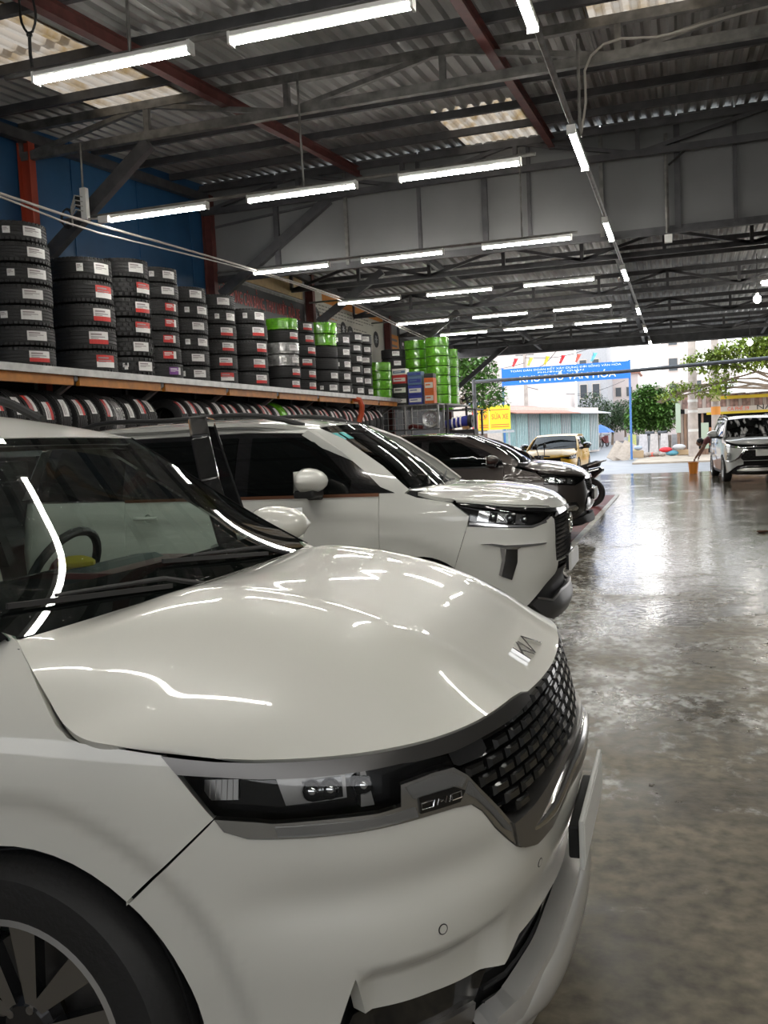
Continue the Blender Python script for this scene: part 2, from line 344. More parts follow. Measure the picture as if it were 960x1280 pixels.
for y in (-5.5, -3.7, -2.0, -.7, 2.0, 3.4, 6.2, 7.3, 8.3, 10.3, 11.25, 12.2):
    MB().bar((WX + .05, y, roof_z(y) - .045), (XR - .05, y, roof_z(y) - .045), .05, .09).build('purlin', M_STEEL, pr)
for y in (14.2, 15.3, 17.7, 18.8, 21.2, 22.3, 24.7, 25.8, 28.2, 29.3):
    MB().bar((WX + .05, y, far_z(y) - .03), (XR - .05, y, far_z(y) - .03), .05, .08).build('purlin', M_STEEL, pr)
rf = structure(thing('rafters', None, None))
for x in (-4.48, -1.62, 1.3, 4.2, 7.0):
    MB().channel((x, -6.5, roof_z(-6.5) - .15), (x, 13.2, roof_z(13.2) - .15), .09, .12).build('rafter', M_RED, rf)
for x in (-4.3, -1.05, 2.4, 5.6):
    MB().channel((x, 13.4, far_z(13.4) - .16), (x, 30.3, far_z(30.3) - .16), .08, .14).build('rafter', M_STEEL, rf)
eb = MB(); eb.bar((WX, EY, 4.30), (XR, EY, 4.30), .12, .26); structure(eb.build('trim_4', M_STEEL))
eb = MB(); eb.bar((WX, EY + .1, 4.17), (XR, EY + .1, 4.17), .04, .05); structure(eb.build('trim_5', M_STEEL2))
# gable wall panels
M_GABLE = mat('gable_panel', (.17, .172, .175), .5, var=.08, vscale=1.5)
gw = structure(thing('wall_gable', None, None, (0, GY, 0)))
xs = [WX, -5.9, -4.75, -3.6, -2.62, -1.98, -.98, .02, .75, 1.75, 2.8, 3.9, 5.0, 6.1, 7.2, 8.3, XR]
for i in range(len(xs) - 1):
    o = MB().box(((xs[i] + xs[i+1])/2, 0, 4.97), (xs[i+1] - xs[i] - .02, .03, 1.50)).build('panel', M_GABLE, gw)
for i, x in enumerate(xs):
    MB().bar((x, -.05, 4.2), (x, -.05, 5.62), .05 + .03*(i % 3 == 1), .05, hint=(0, 1, 0)).build('stud', M_STEEL2 if i % 4 == 2 else M_STEEL, gw)
MB().bar((WX, -.02, 4.2), (XR, -.02, 4.2), .07, .10).build('bottom_rail', M_STEEL, gw)
MB().bar((WX, -.04, 5.0), (-3.7, -.04, 5.3), .03, .03).build('tie', M_STEEL, gw)
# columns on the left wall with their knee braces
def column(y, m, label, zt=4.9, brace=None, bm=M_STEEL, w=.13):
    t = structure(thing('column', label, 'column', (WX + .1, y, 0)))
    MB().channel((0, 0, 0), (0, 0, zt), w, .16, .012, hint=(1, 0, 0)).build('shaft', m, t)
    if brace:
        (x0, z0), (x1, z1) = brace
        MB().bar((x0 - WX - .1, .02, z0), (x1 - WX - .1, .02, z1), .10, .14).build('knee_brace', bm, t)
    return t
column(8.95, M_REDB, 'bright red steel column on the blue wall with a dark knee brace', 5.1, ((-7.0, 3.72), (-5.45, 4.88)), w=.11)
column(13.2, M_RED, 'dark red column where the blue wall meets the gable wall', 5.5, ((-6.9, 3.95), (-5.0, 5.2)))
column(17.3, M_RED, 'dark red column between the black sign and the tyre poster', 4.9, ((-6.9, 3.95), (-5.5, 4.82)))
column(22.4, M_RED, 'dark red column beyond the tyre poster', 4.75, ((-6.9, 3.4), (-5.2, 4.62)))
column(28.6, M_RED, 'dark red column at the street end of the wall', 4.5, ((-6.9, 2.95), (-5.1, 4.32)))
MB().bar((-7.0, 8.97, 4.9), (-6.72, 8.97, 3.95), .05, .05).build('red_strut', M_REDB, bpy.data.objects['column'])
for y in (2.0, -4.5): column(y, M_REDB, 'red steel column on the blue wall %s' % ('beside the near white car' if y > 0 else 'behind the camera'), 4.7)
tr = MB(); tr.bar((WX + .1, -6.9, 4.62 - .5), (WX + .1, 13.2, 5.45), .1, .12); structure(tr.build('trim_6', M_STEEL))
tr = MB(); tr.bar((WX + .1, 13.3, far_z(13.3) - .08), (WX + .1, 30.4, far_z(30.4) - .08), .1, .12); structure(tr.build('trim_7', M_STEEL))

# ceiling lights --------------------------------------------
LZ = 4.1
proto = thing('tube_light', 'x', 'ceiling light', (0, 0, LZ), 0, 'white tube lights under the roof')
h = MB(); h.prism([(-.035, .035), (.035, .035), (.035, .01), (.028, -.005), (-.028, -.005), (-.035, .01)], -.60, .60, M=Matrix.Rotation(PI/2, 4, 'Y') @ Matrix.Rotation(-PI/2, 4, 'Z') if False else Matrix(((0, 0, 1, 0), (1, 0, 0, 0), (0, 1, 0, 0), (0, 0, 0, 1))))
h.build('housing', M_WHITE, proto)
d = MB(); d.prism([(.03*math.cos(a), -.008 + .028*math.sin(a)) for a in [PI + PI*k/8 for k in range(9)]], -.585, .585, M=Matrix(((0, 0, 1, 0), (1, 0, 0, 0), (0, 1, 0, 0), (0, 0, 0, 1))))
d.build('diffuser', M_TUBE, proto)
e = MB(); e.box((-.597, 0, 0), (.018, .074, .078)); e.build('end_cap', M_WHITE, proto)
e = MB(); e.box((.597, 0, 0), (.018, .074, .078)); e.build('end_cap', M_WHITE, proto)
rows = [(5.4, [(-3.53), (-2.05)]), (8.84, [-5.32, -3.64, -1.99]), (12.52, [-5.38, -3.68, -1.93]), (16.1, [-5.4, -3.7, -1.95]), (19.75, [-5.4, -3.66, -1.92]), (22.6, [-5.12, -3.5, -1.78])]
first = True; rods = []
for ri, (y, xs_) in enumerate(rows):
    side = ['leftmost', 'middle', 'right end'] if len(xs_) == 3 else ['leftmost', 'right end']
    for ci, x in enumerate(xs_):
        o = proto if first else copy_tree(proto)
        first = False; o.location = (x, y, LZ); o['label'] = 'white tube light, %s of the %s cross row under the roof' % (side[ci], ORD[ri])
    MB().tube([(-6.6 if ri else -4.4, y + .03, LZ + .06), (-1.25, y + .03, LZ + .06)], .018, 6).build('light_rail', M_STEEL2)
    tag(bpy.data.objects[[o.name for o in COL.objects if o.name.startswith('light_rail')][-1]], 'thin steel rail carrying the %s cross row of tube lights' % ORD[ri], 'rail', 'rails of the tube lights')
for k, y in enumerate((5.42, 8.72, 12.35, 15.9, 21.0, 25.1, 29.0)):
    o = copy_tree(proto); o.location = (-.84, y, LZ); o.rotation_euler = (0, 0, PI/2); o['label'] = 'white tube light, %s from the camera in the lengthwise line' % ORD[k]
rail = MB().tube([(-.84, 2.0, LZ + .06), (-.84, 29.8, LZ + .06)], .025, 6).build('light_rail', M_STEEL2); tag(rail, 'long steel rail carrying the lengthwise line of tube lights', 'rail', 'rails of the tube lights')
# added fill tubes, right and behind (outside the frame, to brighten the near car)
for k, (x, y) in enumerate(((-2.9, 1.9), (-1.4, 1.9), (-2.6, -1.6), (1.3, 1.9), (2.8, 1.9), (1.3, -1.6), (2.8, -1.6), (1.5, 5.4), (2.9, 5.4), (4.3, 1.9), (4.3, -1.6), (4.3, 5.4))):
    o = copy_tree(proto); o.location = (x, y, LZ); o['label'] = 'added fill tube light outside the picture, %s' % ['above the hood', 'over the aisle beside the hood', 'behind the camera', 'over the right aisle', 'over the right aisle farther out', 'behind the camera on the right', 'behind the camera farther right', 'right of the first cross row', 'farther right of the first cross row', 'far right beside the hood', 'far right behind the camera', 'far right end of the first cross row'][k]
rod = MB()
def hanger(name, p, q, label, r=.012):
    o = MB().tube([p, q], r, 6).build(name, M_STEEL2); return tag(o, label, 'rod', 'hanger rods of the lights')
hanger('hanger_rod', (-3.62, 8.84, 5.27), (-3.61, 8.84, 4.15), 'thin rod from the truss to the middle tube light of the second row')
hanger('hanger_rod', (-6.24, 8.84, 4.95), (-6.25, 8.84, 4.15), 'thin rod hanging above the cable junction by the blue wall')
hanger('hanger_rod', (-3.37, 5.4, 4.95), (-3.38, 5.4, 4.14), 'thin rod to the leftmost light of the first row')
hanger('hanger_rod', (-.80, 8.5, 4.98), (-.80, 8.5, 4.14), 'pale rod holding the lengthwise line of lights', .016)
hanger('hanger_rod', (-1.98, 12.5, 5.3), (-1.98, 12.52, 4.15), 'thin rod above the right light of the third row')
# conduit with a socket on the gable wall
c = thing('conduit', 'dark conduit down the gable wall ending in a white socket', 'conduit', (-.12, 13.18, 0))
MB().tube([(0, 0, 5.45), (0, 0, 4.14)], .03, 6).build('pipe', M_STEEL2, c)
MB().box((.01, -.03, 4.06), (.10, .05, .11)).build('socket', M_WHITE, c)
MB().tube([(.03, -.05, 5.02), (.25, -.06, 5.18), (.45, -.05, 5.2), (1.0, -.05, 5.22), (2.2, -.05, 5.3)], .015, 5).build('feed_cable', M_BLACKC, c)
# bulbs over the right aisle
for k, (x, y, z) in enumerate(((1.47, 19.5, 3.93), (1.75, 25.8, 3.6), (2.35, 24.7, 3.45))):
    t = thing('hanging_bulb', ['bright bulb hanging from the far roof, highest one right of the lengthwise lights', 'bright bulb below the higher bulb, beside the tree crown', 'bright bulb at the right edge of the picture'][k], 'bulb', (x, y, z), 0, 'bare bulbs over the right aisle')
    MB().ball((0, 0, 0), .075, 12, 8).build('bulb', M_BULB, t, True)
    MB().lathe([(.0, .12), (.035, .12), (.035, .06)], n=10).build('lamp_holder', M_WHITE, t)
    MB().tube([(0, 0, .12), (0, 0, far_z(y) - z)], .008, 5).build('wire', M_BLACKC, t)
t = thing('flood_lamp', 'bright square lamp just under the far roof above the highest bulb', 'lamp', (1.75, 18.6, 4.1))
MB().box((0, 0, 0), (.5, .3, .05)).build('lamp_face', M_BULB, t); MB().box((0, 0, .045), (.56, .36, .04)).build('housing', M_WHITE, t); MB().bar((0, 0, .06), (0, 0, .34), .03, .03).build('bracket', M_STEEL2, t)
# ---------------------------------------------------------------- smooth body surfaces (numpy)
def pchip(xs, ys, x):
    xs = np.asarray(xs, float); ys = np.asarray(ys, float); x = np.clip(np.asarray(x, float), xs[0], xs[-1])
    h = np.diff(xs); dl = np.diff(ys.T).T / h if ys.ndim == 1 else np.diff(ys, axis=0) / h[:, None]
    m = np.zeros_like(ys)
    m[0] = dl[0]; m[-1] = dl[-1]
    if len(xs) > 2:
        a, b = dl[:-1], dl[1:]
        w1 = (2*h[1:] + h[:-1]); w2 = (h[1:] + 2*h[:-1])
        if ys.ndim > 1: w1 = w1[:, None]; w2 = w2[:, None]
        with np.errstate(divide='ignore', invalid='ignore'):
            hm = (w1 + w2) / (w1/a + w2/b)
        m[1:-1] = np.where(a*b > 0, hm, 0.0)
    i = np.clip(np.searchsorted(xs, x, side='right') - 1, 0, len(xs) - 2)
    t = (x - xs[i]) / h[i]; hh = h[i]
    if ys.ndim > 1: t = t[..., None]; hh = hh[..., None]
    return (ys[i]*(2*t**3 - 3*t**2 + 1) + m[i]*hh*(t**3 - 2*t**2 + t) + ys[i+1]*(3*t**2 - 2*t**3) + m[i+1]*hh*(t**3 - t**2))

def catmull(pts, n=12):
    p = np.asarray(pts, float); out = []
    d = np.concatenate([[0], np.cumsum(np.maximum(np.linalg.norm(np.diff(p, axis=0), axis=1), 1e-6))])
    m = np.gradient(p, d, axis=0) if len(p) > 2 else np.tile((p[1]-p[0])/d[1], (2, 1))
    for k in range(len(p) - 1):
        h = d[k+1] - d[k]; t = np.linspace(0, 1, n, endpoint=False)[:, None]
        out.append(p[k]*(2*t**3-3*t**2+1) + m[k]*h*(t**3-2*t**2+t) + p[k+1]*(3*t**2-2*t**3) + m[k+1]*h*(t**3-t**2))
    out.append(p[-1:]); return np.concatenate(out)

class Body:
    """Skin of a car: P(s, z). s runs along the plan outline from the middle of the nose, positive down the
    car's right flank (-y), negative down its left flank; z is height; table D moves the skin inwards."""
    def __init__(self, plan, ss, zs, D, extra=None):
        q = [(x, y) for x, y in plan]
        full = catmull([(q[1][0], -q[1][1])] + q, 16)[16:]
        seg = np.linalg.norm(np.diff(full, axis=0), axis=1)
        self.S = np.concatenate([[0], np.cumsum(seg)]); self.X = full[:, 0]; self.Y = full[:, 1]
        tx = np.gradient(self.X, self.S); ty = np.gradient(self.Y, self.S); l = np.hypot(tx, ty)
        tx[0] = 0; ty[0] = 1; l[0] = 1
        self.nx = ty/l; self.ny = -tx/l           # outward normal in plan (half with +y)
        self.L = self.S[-1]; self.ss = [self.sx(v[1]) if isinstance(v, tuple) else v for v in ss]
        self.zs = zs; self.D = np.asarray(D, float).T    # rows of D: one profile per s station -> table[z, s]
        self.extra = extra
    def sx(self, x):
        i0 = int(np.argmax(self.Y > self.Y.max()*0.80)); i1 = len(self.X) - 1 - int(np.argmax((self.Y > self.Y.max()*0.75)[::-1]))
        xs = self.X[i0:i1][::-1]; return float(np.interp(x, xs, self.S[i0:i1][::-1]))
    def sy(self, y):
        i1 = int(np.argmax(self.Y)); return float(np.interp(y, self.Y[:i1+1], self.S[:i1+1]))
    def d(self, a, z):
        cols = pchip(self.zs, self.D, z)                 # (n, nss)
        ss = np.asarray(self.ss); out = np.zeros(len(a))
        a = np.clip(a, ss[0], ss[-1]); i = np.clip(np.searchsorted(ss, a, side='right') - 1, 0, len(ss) - 2)
        t = (a - ss[i]) / (ss[i+1] - ss[i]); t = t*t*(3 - 2*t); r = np.arange(len(a))
        out = cols[r, i]*(1 - t) + cols[r, i+1]*t
        if self.extra is not None: out = out + self.extra(a, z)
        return out
    def P(self, s, z, off=0.0):
        s = np.atleast_1d(np.asarray(s, float)); z = np.atleast_1d(np.asarray(z, float)); s, z = np.broadcast_arrays(s, z)
        a = np.abs(s); dd = self.d(a, z) - off
        nx = np.interp(a, self.S, self.nx); ny = np.interp(a, self.S, self.ny)
        x = np.interp(a, self.S, self.X) - nx*dd; y = np.interp(a, self.S, self.Y) - ny*dd
        y = np.maximum(y, 0)
        return np.stack([x, -np.sign(s)*y, z], axis=-1)
    def pt(self, s, z, off=0.0): return Vector(self.P(s, z, off)[0])
    def N(self, s, z, e=0.004):
        s = np.asarray(s, float); z = np.asarray(z, float)
        ds = self.P(s + e, z) - self.P(s - e, z); dz = self.P(s, z + e) - self.P(s, z - e)
        n = np.cross(dz, ds); l = np.linalg.norm(n, axis=1, keepdims=True); n = n/np.maximum(l, 1e-9)
        c = self.P(s, z); out = np.stack([np.interp(np.abs(s), self.S, self.nx), -np.sign(s)*np.interp(np.abs(s), self.S, self.ny), 0*z], -1)
        f = np.sign(np.sum(n*out, axis=1, keepdims=True)); f[f == 0] = 1
        return n*f
# ---------------------------------------------------------------- car building helpers
def refine(poly, h):
    out = []
    n = len(poly)
    for i in range(n):
        a = np.array(poly[i], float); b = np.array(poly[(i + 1) % n], float); L = np.linalg.norm(b - a)
        if L < 1e-6: continue
        k = max(1, int(math.ceil(L/h)))
        for j in range(k): out.append(a + (b - a)*j/k)
    return np.array(out)
def area2(p): x, y = p[:, 0], p[:, 1]; return np.sum(x*np.roll(y, -1) - np.roll(x, -1)*y)
def inset(p, g):
    if area2(p) < 0: p = p[::-1]
    d1 = p - np.roll(p, 1, 0); d2 = np.roll(p, -1, 0) - p
    n1 = np.stack([-d1[:, 1], d1[:, 0]], 1); n2 = np.stack([-d2[:, 1], d2[:, 0]], 1)
    n1 /= np.linalg.norm(n1, axis=1, keepdims=True) + 1e-9; n2 /= np.linalg.norm(n2, axis=1, keepdims=True) + 1e-9
    n = n1 + n2; n /= np.maximum(np.linalg.norm(n, axis=1, keepdims=True), .5)
    return p + n*g
def inside(pts, poly):
    x, y = pts[:, 0], pts[:, 1]; r = np.zeros(len(pts), bool); n = len(poly)
    for i in range(n):
        x1, y1 = poly[i]; x2, y2 = poly[(i + 1) % n]
        c = ((y1 > y) != (y2 > y)); 
        with np.errstate(divide='ignore', invalid='ignore'):
            r ^= c & (x < (x2 - x1)*(y - y1)/(y2 - y1 + 1e-12) + x1)
    return r
def edge_dist(pts, loop):
    a = loop; b = np.roll(loop, -1, 0); out = np.full(len(pts), 9.0)
    for i in range(len(a)):
        d = b[i] - a[i]; L = max(1e-9, d @ d); t = np.clip(((pts - a[i]) @ d)/L, 0, 1)
        out = np.minimum(out, np.linalg.norm(pts - a[i] - t[:, None]*d, axis=1))
    return out
def flat_patch(poly, holes, h):
    """Triangulate a polygon with holes with an inner grid of spacing h -> (points, tris, boundary edges)."""
    loops = [refine(poly, h)] + [refine(q, h) for q in holes]
    lo, hi = loops[0].min(0), loops[0].max(0)
    gx = np.arange(lo[0] + h*.5, hi[0], h); gy = np.arange(lo[1] + h*.5, hi[1], h)
    g = np.stack(np.meshgrid(gx, gy), -1).reshape(-1, 2) if len(gx) and len(gy) else np.zeros((0, 2))
    if len(g):
        k = inside(g, loops[0])
        for q in loops[1:]: k &= ~inside(g, q)
        g = g[k]
        for q in loops:
            if len(g): g = g[edge_dist(g, q) > h*.45]
    pts = []; edges = []
    for q in loops:
        n0 = len(pts); pts += [tuple(p) for p in q]; edges += [(n0 + i, n0 + (i + 1) % len(q)) for i in range(len(q))]
    pts += [tuple(p) for p in g]
    r = delaunay_2d_cdt([Vector(p) for p in pts], edges, [], 3 if len(loops) > 1 else 1, 1e-5)
    vs = np.array([tuple(v) for v in r[0]]); tris = [tuple(f) for f in r[2]]
    return vs, tris
def finish(name, P, Nrm, tris, mat_, parent, flange, outward=True, thick_mat=None):
    P = np.asarray(P, float); Nrm = np.asarray(Nrm, float); faces = []
    for t in tris:
        a, b, c = P[t[0]], P[t[1]], P[t[2]]
        if np.dot(np.cross(b - a, c - a), Nrm[t[0]] + Nrm[t[1]] + Nrm[t[2]]) < 0: t = (t[0], t[2], t[1])
        faces.append(tuple(t))
    cnt = {}
    for t in faces:
        for i in range(len(t)): cnt[(t[i], t[(i + 1) % len(t)])] = 1
    bd = [e for e in cnt if (e[1], e[0]) not in cnt]
    V = [tuple(p) for p in P]; ln = []
    for t in faces: ln += [tuple(Nrm[i]) for i in t]
    if flange and bd:
        mp = {}
        for a, b in bd:
            for i in (a, b):
                if i not in mp: mp[i] = len(V); V.append(tuple(P[i] - Nrm[i]*flange))
        for a, b in bd:
            q = (b, a, mp[a], mp[b]); faces.append(q)
            e1 = P[a] - P[b]; nn = np.cross(e1, -Nrm[b]); nn = nn/max(1e-9, np.linalg.norm(nn)); ln += [tuple(nn)]*4
    me = bpy.data.meshes.new(name); me.from_pydata(V, [], faces); me.materials.append(mat_); me.update()
    me.polygons.foreach_set('use_smooth', [True]*len(me.polygons))
    me.normals_split_custom_set([Vector(n) if (n[0]*n[0] + n[1]*n[1] + n[2]*n[2]) > .1 else Vector((0, 0, 1)) for n in ln])
    return put(name, me, parent)
def panel(B, name, poly, m, parent=None, holes=(), h=.05, off=0.0, flange=.02, gap=.0018, left=False):
    poly = np.array(poly, float)
    if left: poly = poly*np.array([-1, 1]); holes = [np.array(q)*np.array([-1, 1]) for q in holes]
    p = refine(poly, h)
    if gap: p = inset(p, gap)
    hs = [inset(refine(np.array(q, float), h), -gap) if gap else np.array(q, float) for q in holes]
    vs, tris = flat_patch(p, hs, h)
    P = B.P(vs[:, 0], vs[:, 1], off); N = B.N(vs[:, 0], vs[:, 1])
    return finish(name, P, N, tris, m, parent, flange)
def mirror_poly(half): return list(half) + [(-s, z) for s, z in reversed(half) if abs(s) > 1e-6]
def cross(name, E, C, m, parent, nu=24, gp=2.0, hp=2.2, front=None, extra=None, flange=.02, up=True, yoff=0.0, y0=None, y1=None, lift=0.0, frow=None):
    """Surface across the car: E (n,3) right-hand edge, C (n,2) centre line (x, z). front: plan exponent blended in at the last row."""
    E = np.asarray(E, float); C = np.asarray(C, float); n = len(E); us = np.linspace(-1 if y0 is None else y0, 1 if y1 is None else y1, nu*2 + 1)
    G = np.zeros((n, len(us), 3)); tt = np.linspace(0, 1, n)
    for i in range(n):
        a = np.abs(us); g = 1 - a**gp
        if front: w = tt[i]**2*(3 - 2*tt[i]); g = (1 - w)*g + w*(1 - a**front)
        hz = 1 - a**hp
        G[i, :, 0] = E[i, 0] + (C[i, 0] - E[i, 0])*g; G[i, :, 1] = E[i, 1]*us; G[i, :, 2] = E[i, 2] + (C[i, 1] - E[i, 2])*hz
        if extra is not None: G[i, :, 2] += extra(us, tt[i])
    if frow is not None:
        F = frow(us); d = F - G[-1]
        for i in range(n): G[i] += d*(tt[i]**4)
    du = np.gradient(G, axis=1); dt = np.gradient(G, axis=0); N = np.cross(du, dt); N /= np.maximum(np.linalg.norm(N, axis=2, keepdims=True), 1e-9)
    if np.mean(N[:, :, 2]) < 0: N = -N
    if lift: G = G + N*lift
    k = len(us); q = [(i*k + j, i*k + j + 1, (i + 1)*k + j + 1, (i + 1)*k + j) for i in range(n - 1) for j in range(k - 1)]
    return finish_quads(name, G.reshape(-1, 3), N.reshape(-1, 3), q, m, parent, flange), G, N
def finish_quads(name, P, N, quads, m, parent, flange):
    f = []
    for t in quads:
        a, b, c, d = (P[i] for i in t)
        if np.dot(np.cross(c - a, d - b), N[t[0]] + N[t[2]]) < 0: t = t[::-1]
        f.append(t)
    return finish_tri_safe(name, P, N, f, m, parent, flange)
def finish_tri_safe(name, P, N, faces, m, parent, flange):
    return finish(name, P, N, [t for q in faces for t in ((q[0], q[1], q[2]), (q[0], q[2], q[3]))], m, parent, flange)
def resample(pts, n):
    p = catmull(pts, 16); d = np.concatenate([[0], np.cumsum(np.linalg.norm(np.diff(p, axis=0), axis=1))]); t = np.linspace(0, d[-1], n)
    return np.stack([np.interp(t, d, p[:, k]) for k in range(p.shape[1])], 1)

M_TYRE = mat('tyre_rubber', (.018, .018, .019), .62, bump=.25, bscale=60)
M_RIM = mat('alloy_silver', (.62, .62, .63), .28, .9)
M_RIMB = mat('alloy_gloss_black', (.02, .02, .022), .2, .2, coat=.6)
M_BLACKG = mat('gloss_black_trim', (.010, .010, .011), .12, 0, coat=1.0)
M_BLACKP = mat('matt_black_plastic', (.018, .018, .019), .55)
M_CHROME = mat('chrome', (.82, .82, .82), .08, 1.0)
M_SATIN = mat('satin_grey_metal', (.33, .32, .31), .33, .9)
M_SILVERP = mat('silver_paint_trim', (.62, .61, .59), .3, .45, coat=.5)
M_CAVITY = mat('dark_cavity', (.006, .006, .006), .8)
M_LENS = glass('clear_lens', (.94, .95, .95))
M_LAMPI = mat('lamp_reflector', (.75, .76, .78), .12, .95)
M_PLATE = mat('plate_white', (.72, .72, .70), .4, bump=.1)
M_SEATB = mat('brown_leather', (.16, .085, .045), .5, bump=.2)
M_DASH = mat('dash_teal_plastic', (.030, .045, .045), .55)
M_MAROON = mat('maroon_trim', (.13, .02, .02), .5)
M_HEADL = mat('headliner', (.20, .20, .18), .9)

def wheel(name, r, w, parent, loc, spokes=5, rim_r=None, rim_mat=None, side=-1, detail=48):
    """Wheel with its axle along y; side -1 faces the car's right."""
    rr = rim_r or r*.66
    o = MB(); prof = [(rr, -w*.46), (rr + .02, -w*.5), (r*.93, -w*.5), (r*.985, -w*.40), (r, -w*.30)]
    for g in (-.15, 0, .15): prof += [(r, w*(g - .02)), (r - .008, w*(g - .015)), (r - .008, w*(g + .015)), (r, w*(g + .02))]
    prof += [(r, w*.30), (r*.985, w*.40), (r*.93, w*.5), (rr + .02, w*.5), (rr, w*.46)]
    o.lathe(prof, axis='Y', n=detail)
    t = o.build(name, M_TYRE, parent, True, loc, 0, 30)
    f = side*w*.36; b = MB()
    b.lathe([(rr + .006, side*w*.47), (rr - .008, side*w*.48), (rr - .018, side*w*.40), (rr - .03, side*w*.1), (rr - .02, -side*w*.45)], axis='Y', n=detail)
    b.build('rim_barrel', M_RIM, t, True)
    rm = MB()
    for k in range(spokes):
        a = 2*PI*k/spokes + PI/2 + .2
        for da in (-1, 1):
            q = [(.045, a + da*.25), (.055, a + da*.75), (rr - .012, a + da*.42), (rr - .012, a + da*.14)]
            vs = [(r_*math.cos(t_), f*(1.16 if r_ > .1 else 1.0) - dy, r_*math.sin(t_)) for dy in (0, side*.03) for r_, t_ in q]
            rm.add(vs, [(0, 1, 2, 3)], 1); rm.add(vs, [(7, 6, 5, 4), (0, 4, 5, 1), (1, 5, 6, 2), (2, 6, 7, 3), (3, 7, 4, 0)], 0)
    rm.lathe([(0, f*1.05), (.05, f*1.05), (.065, f*.9), (.065, f*.5)], axis='Y', n=20)
    for k in range(5): rm.lathe([(0, f*1.07), (.009, f*1.07), (.011, f*.95)], (.045*math.cos(2*PI*k/5), 0, .045*math.sin(2*PI*k/5)), 'Y', 8, 1)
    rm.build('spokes', [rim_mat or M_RIM, M_SATIN], t, False)
    d = MB(); d.lathe([(.05, f*.2), (rr*.72, f*.2), (rr*.72, f*.05), (.05, f*.05)], axis='Y', n=32); d.build('brake_disc', mat('brake_disc', (.22, .21, .20), .4, .9), t)
    return t
def mirror_unit(parent, base, cap_m, side=-1, k=1.0, name='side_mirror'):
    """Door mirror; base is where the arm meets the door; grows outwards in side*y."""
    o = MB(); pr = []
    n, m = 18, 9; vs = []; fs = []
    for i in range(m + 1):
        t = i/m; y = t*.235*k; s = (math.sin(PI*min(1, .08 + t*.94))**.42); s = max(.02, s)
        for j in range(n):
            a = 2*PI*j/n; ca, sa = math.cos(a), math.sin(a)
            x = (.135*ca*s if ca > 0 else .045*ca*s)*k; z = (.086*sa*s*(1 - .25*t))*k
            vs.append((base[0] + x + .0, base[1] + side*(.055*k + y), base[2] + .075*k + z))
    for i in range(m):
        for j in range(n): fs.append((i*n + j, i*n + (j + 1) % n, (i + 1)*n + (j + 1) % n, (i + 1)*n + j))
    fs += [tuple(range(n)), tuple(range(m*n, m*n + n))]
    o.add(vs, fs); t = o.build(name, cap_m, parent, True, angle=60)
    a = MB(); a.bar((base[0] - .01, base[1] - side*.03, base[2] - .03), (base[0] + .0, base[1] + side*.13*k, base[2] + .03), .10*k, .06*k)
    a.box((base[0] + .015, base[1] + side*.15*k, base[2] + .002), (.13*k, .16*k, .045*k)); bevel(a.build('mirror_arm', M_BLACKP, t), .015, 3)
    g = MB(); g.box((base[0] - .032*k, base[1] + side*.17*k, base[2] + .075*k), (.006, .18*k, .12*k)); g.build('mirror_glass', M_CHROME, t)
    return t
def wiper(parent, p, q, m=None):
    p = Vector(p); q = Vector(q)
    w = MB().tube([p, p.lerp(q, .3) + Vector((0, 0, .03)), q + Vector((0, 0, .018))], [.009, .007, .005], 6).build('wiper', M_BLACKP, parent)
    b = q - p; MB().bar(p.lerp(q, .25) + Vector((0, 0, .006)), p.lerp(q, 1.25) + Vector((0, 0, .006)), .007, .013).build('wiper_blade', M_BLACKP, w)
def seat(parent, loc, m, k=1.0):
    b = MB(); 
    pr = [(-.28, .0), (.26, .04), (.27, .14), (-.2, .10), (-.30, .12), (-.44, .62), (-.52, .62), (-.46, .05)]
    b.prism([(x, z) for x, z in pr], -.25, .25, M=Matrix(((1, 0, 0, 0), (0, 0, 1, 0), (0, 1, 0, 0), (0, 0, 0, 1))))
    s = b.build('seat', m, parent, False, loc); bevel(s, .045, 3)
    hr = MB(); hr.box((-.50, 0, .74), (.10, .26, .17)); hh = bevel(hr.build('head_rest', m, s), .04, 3)
    return s
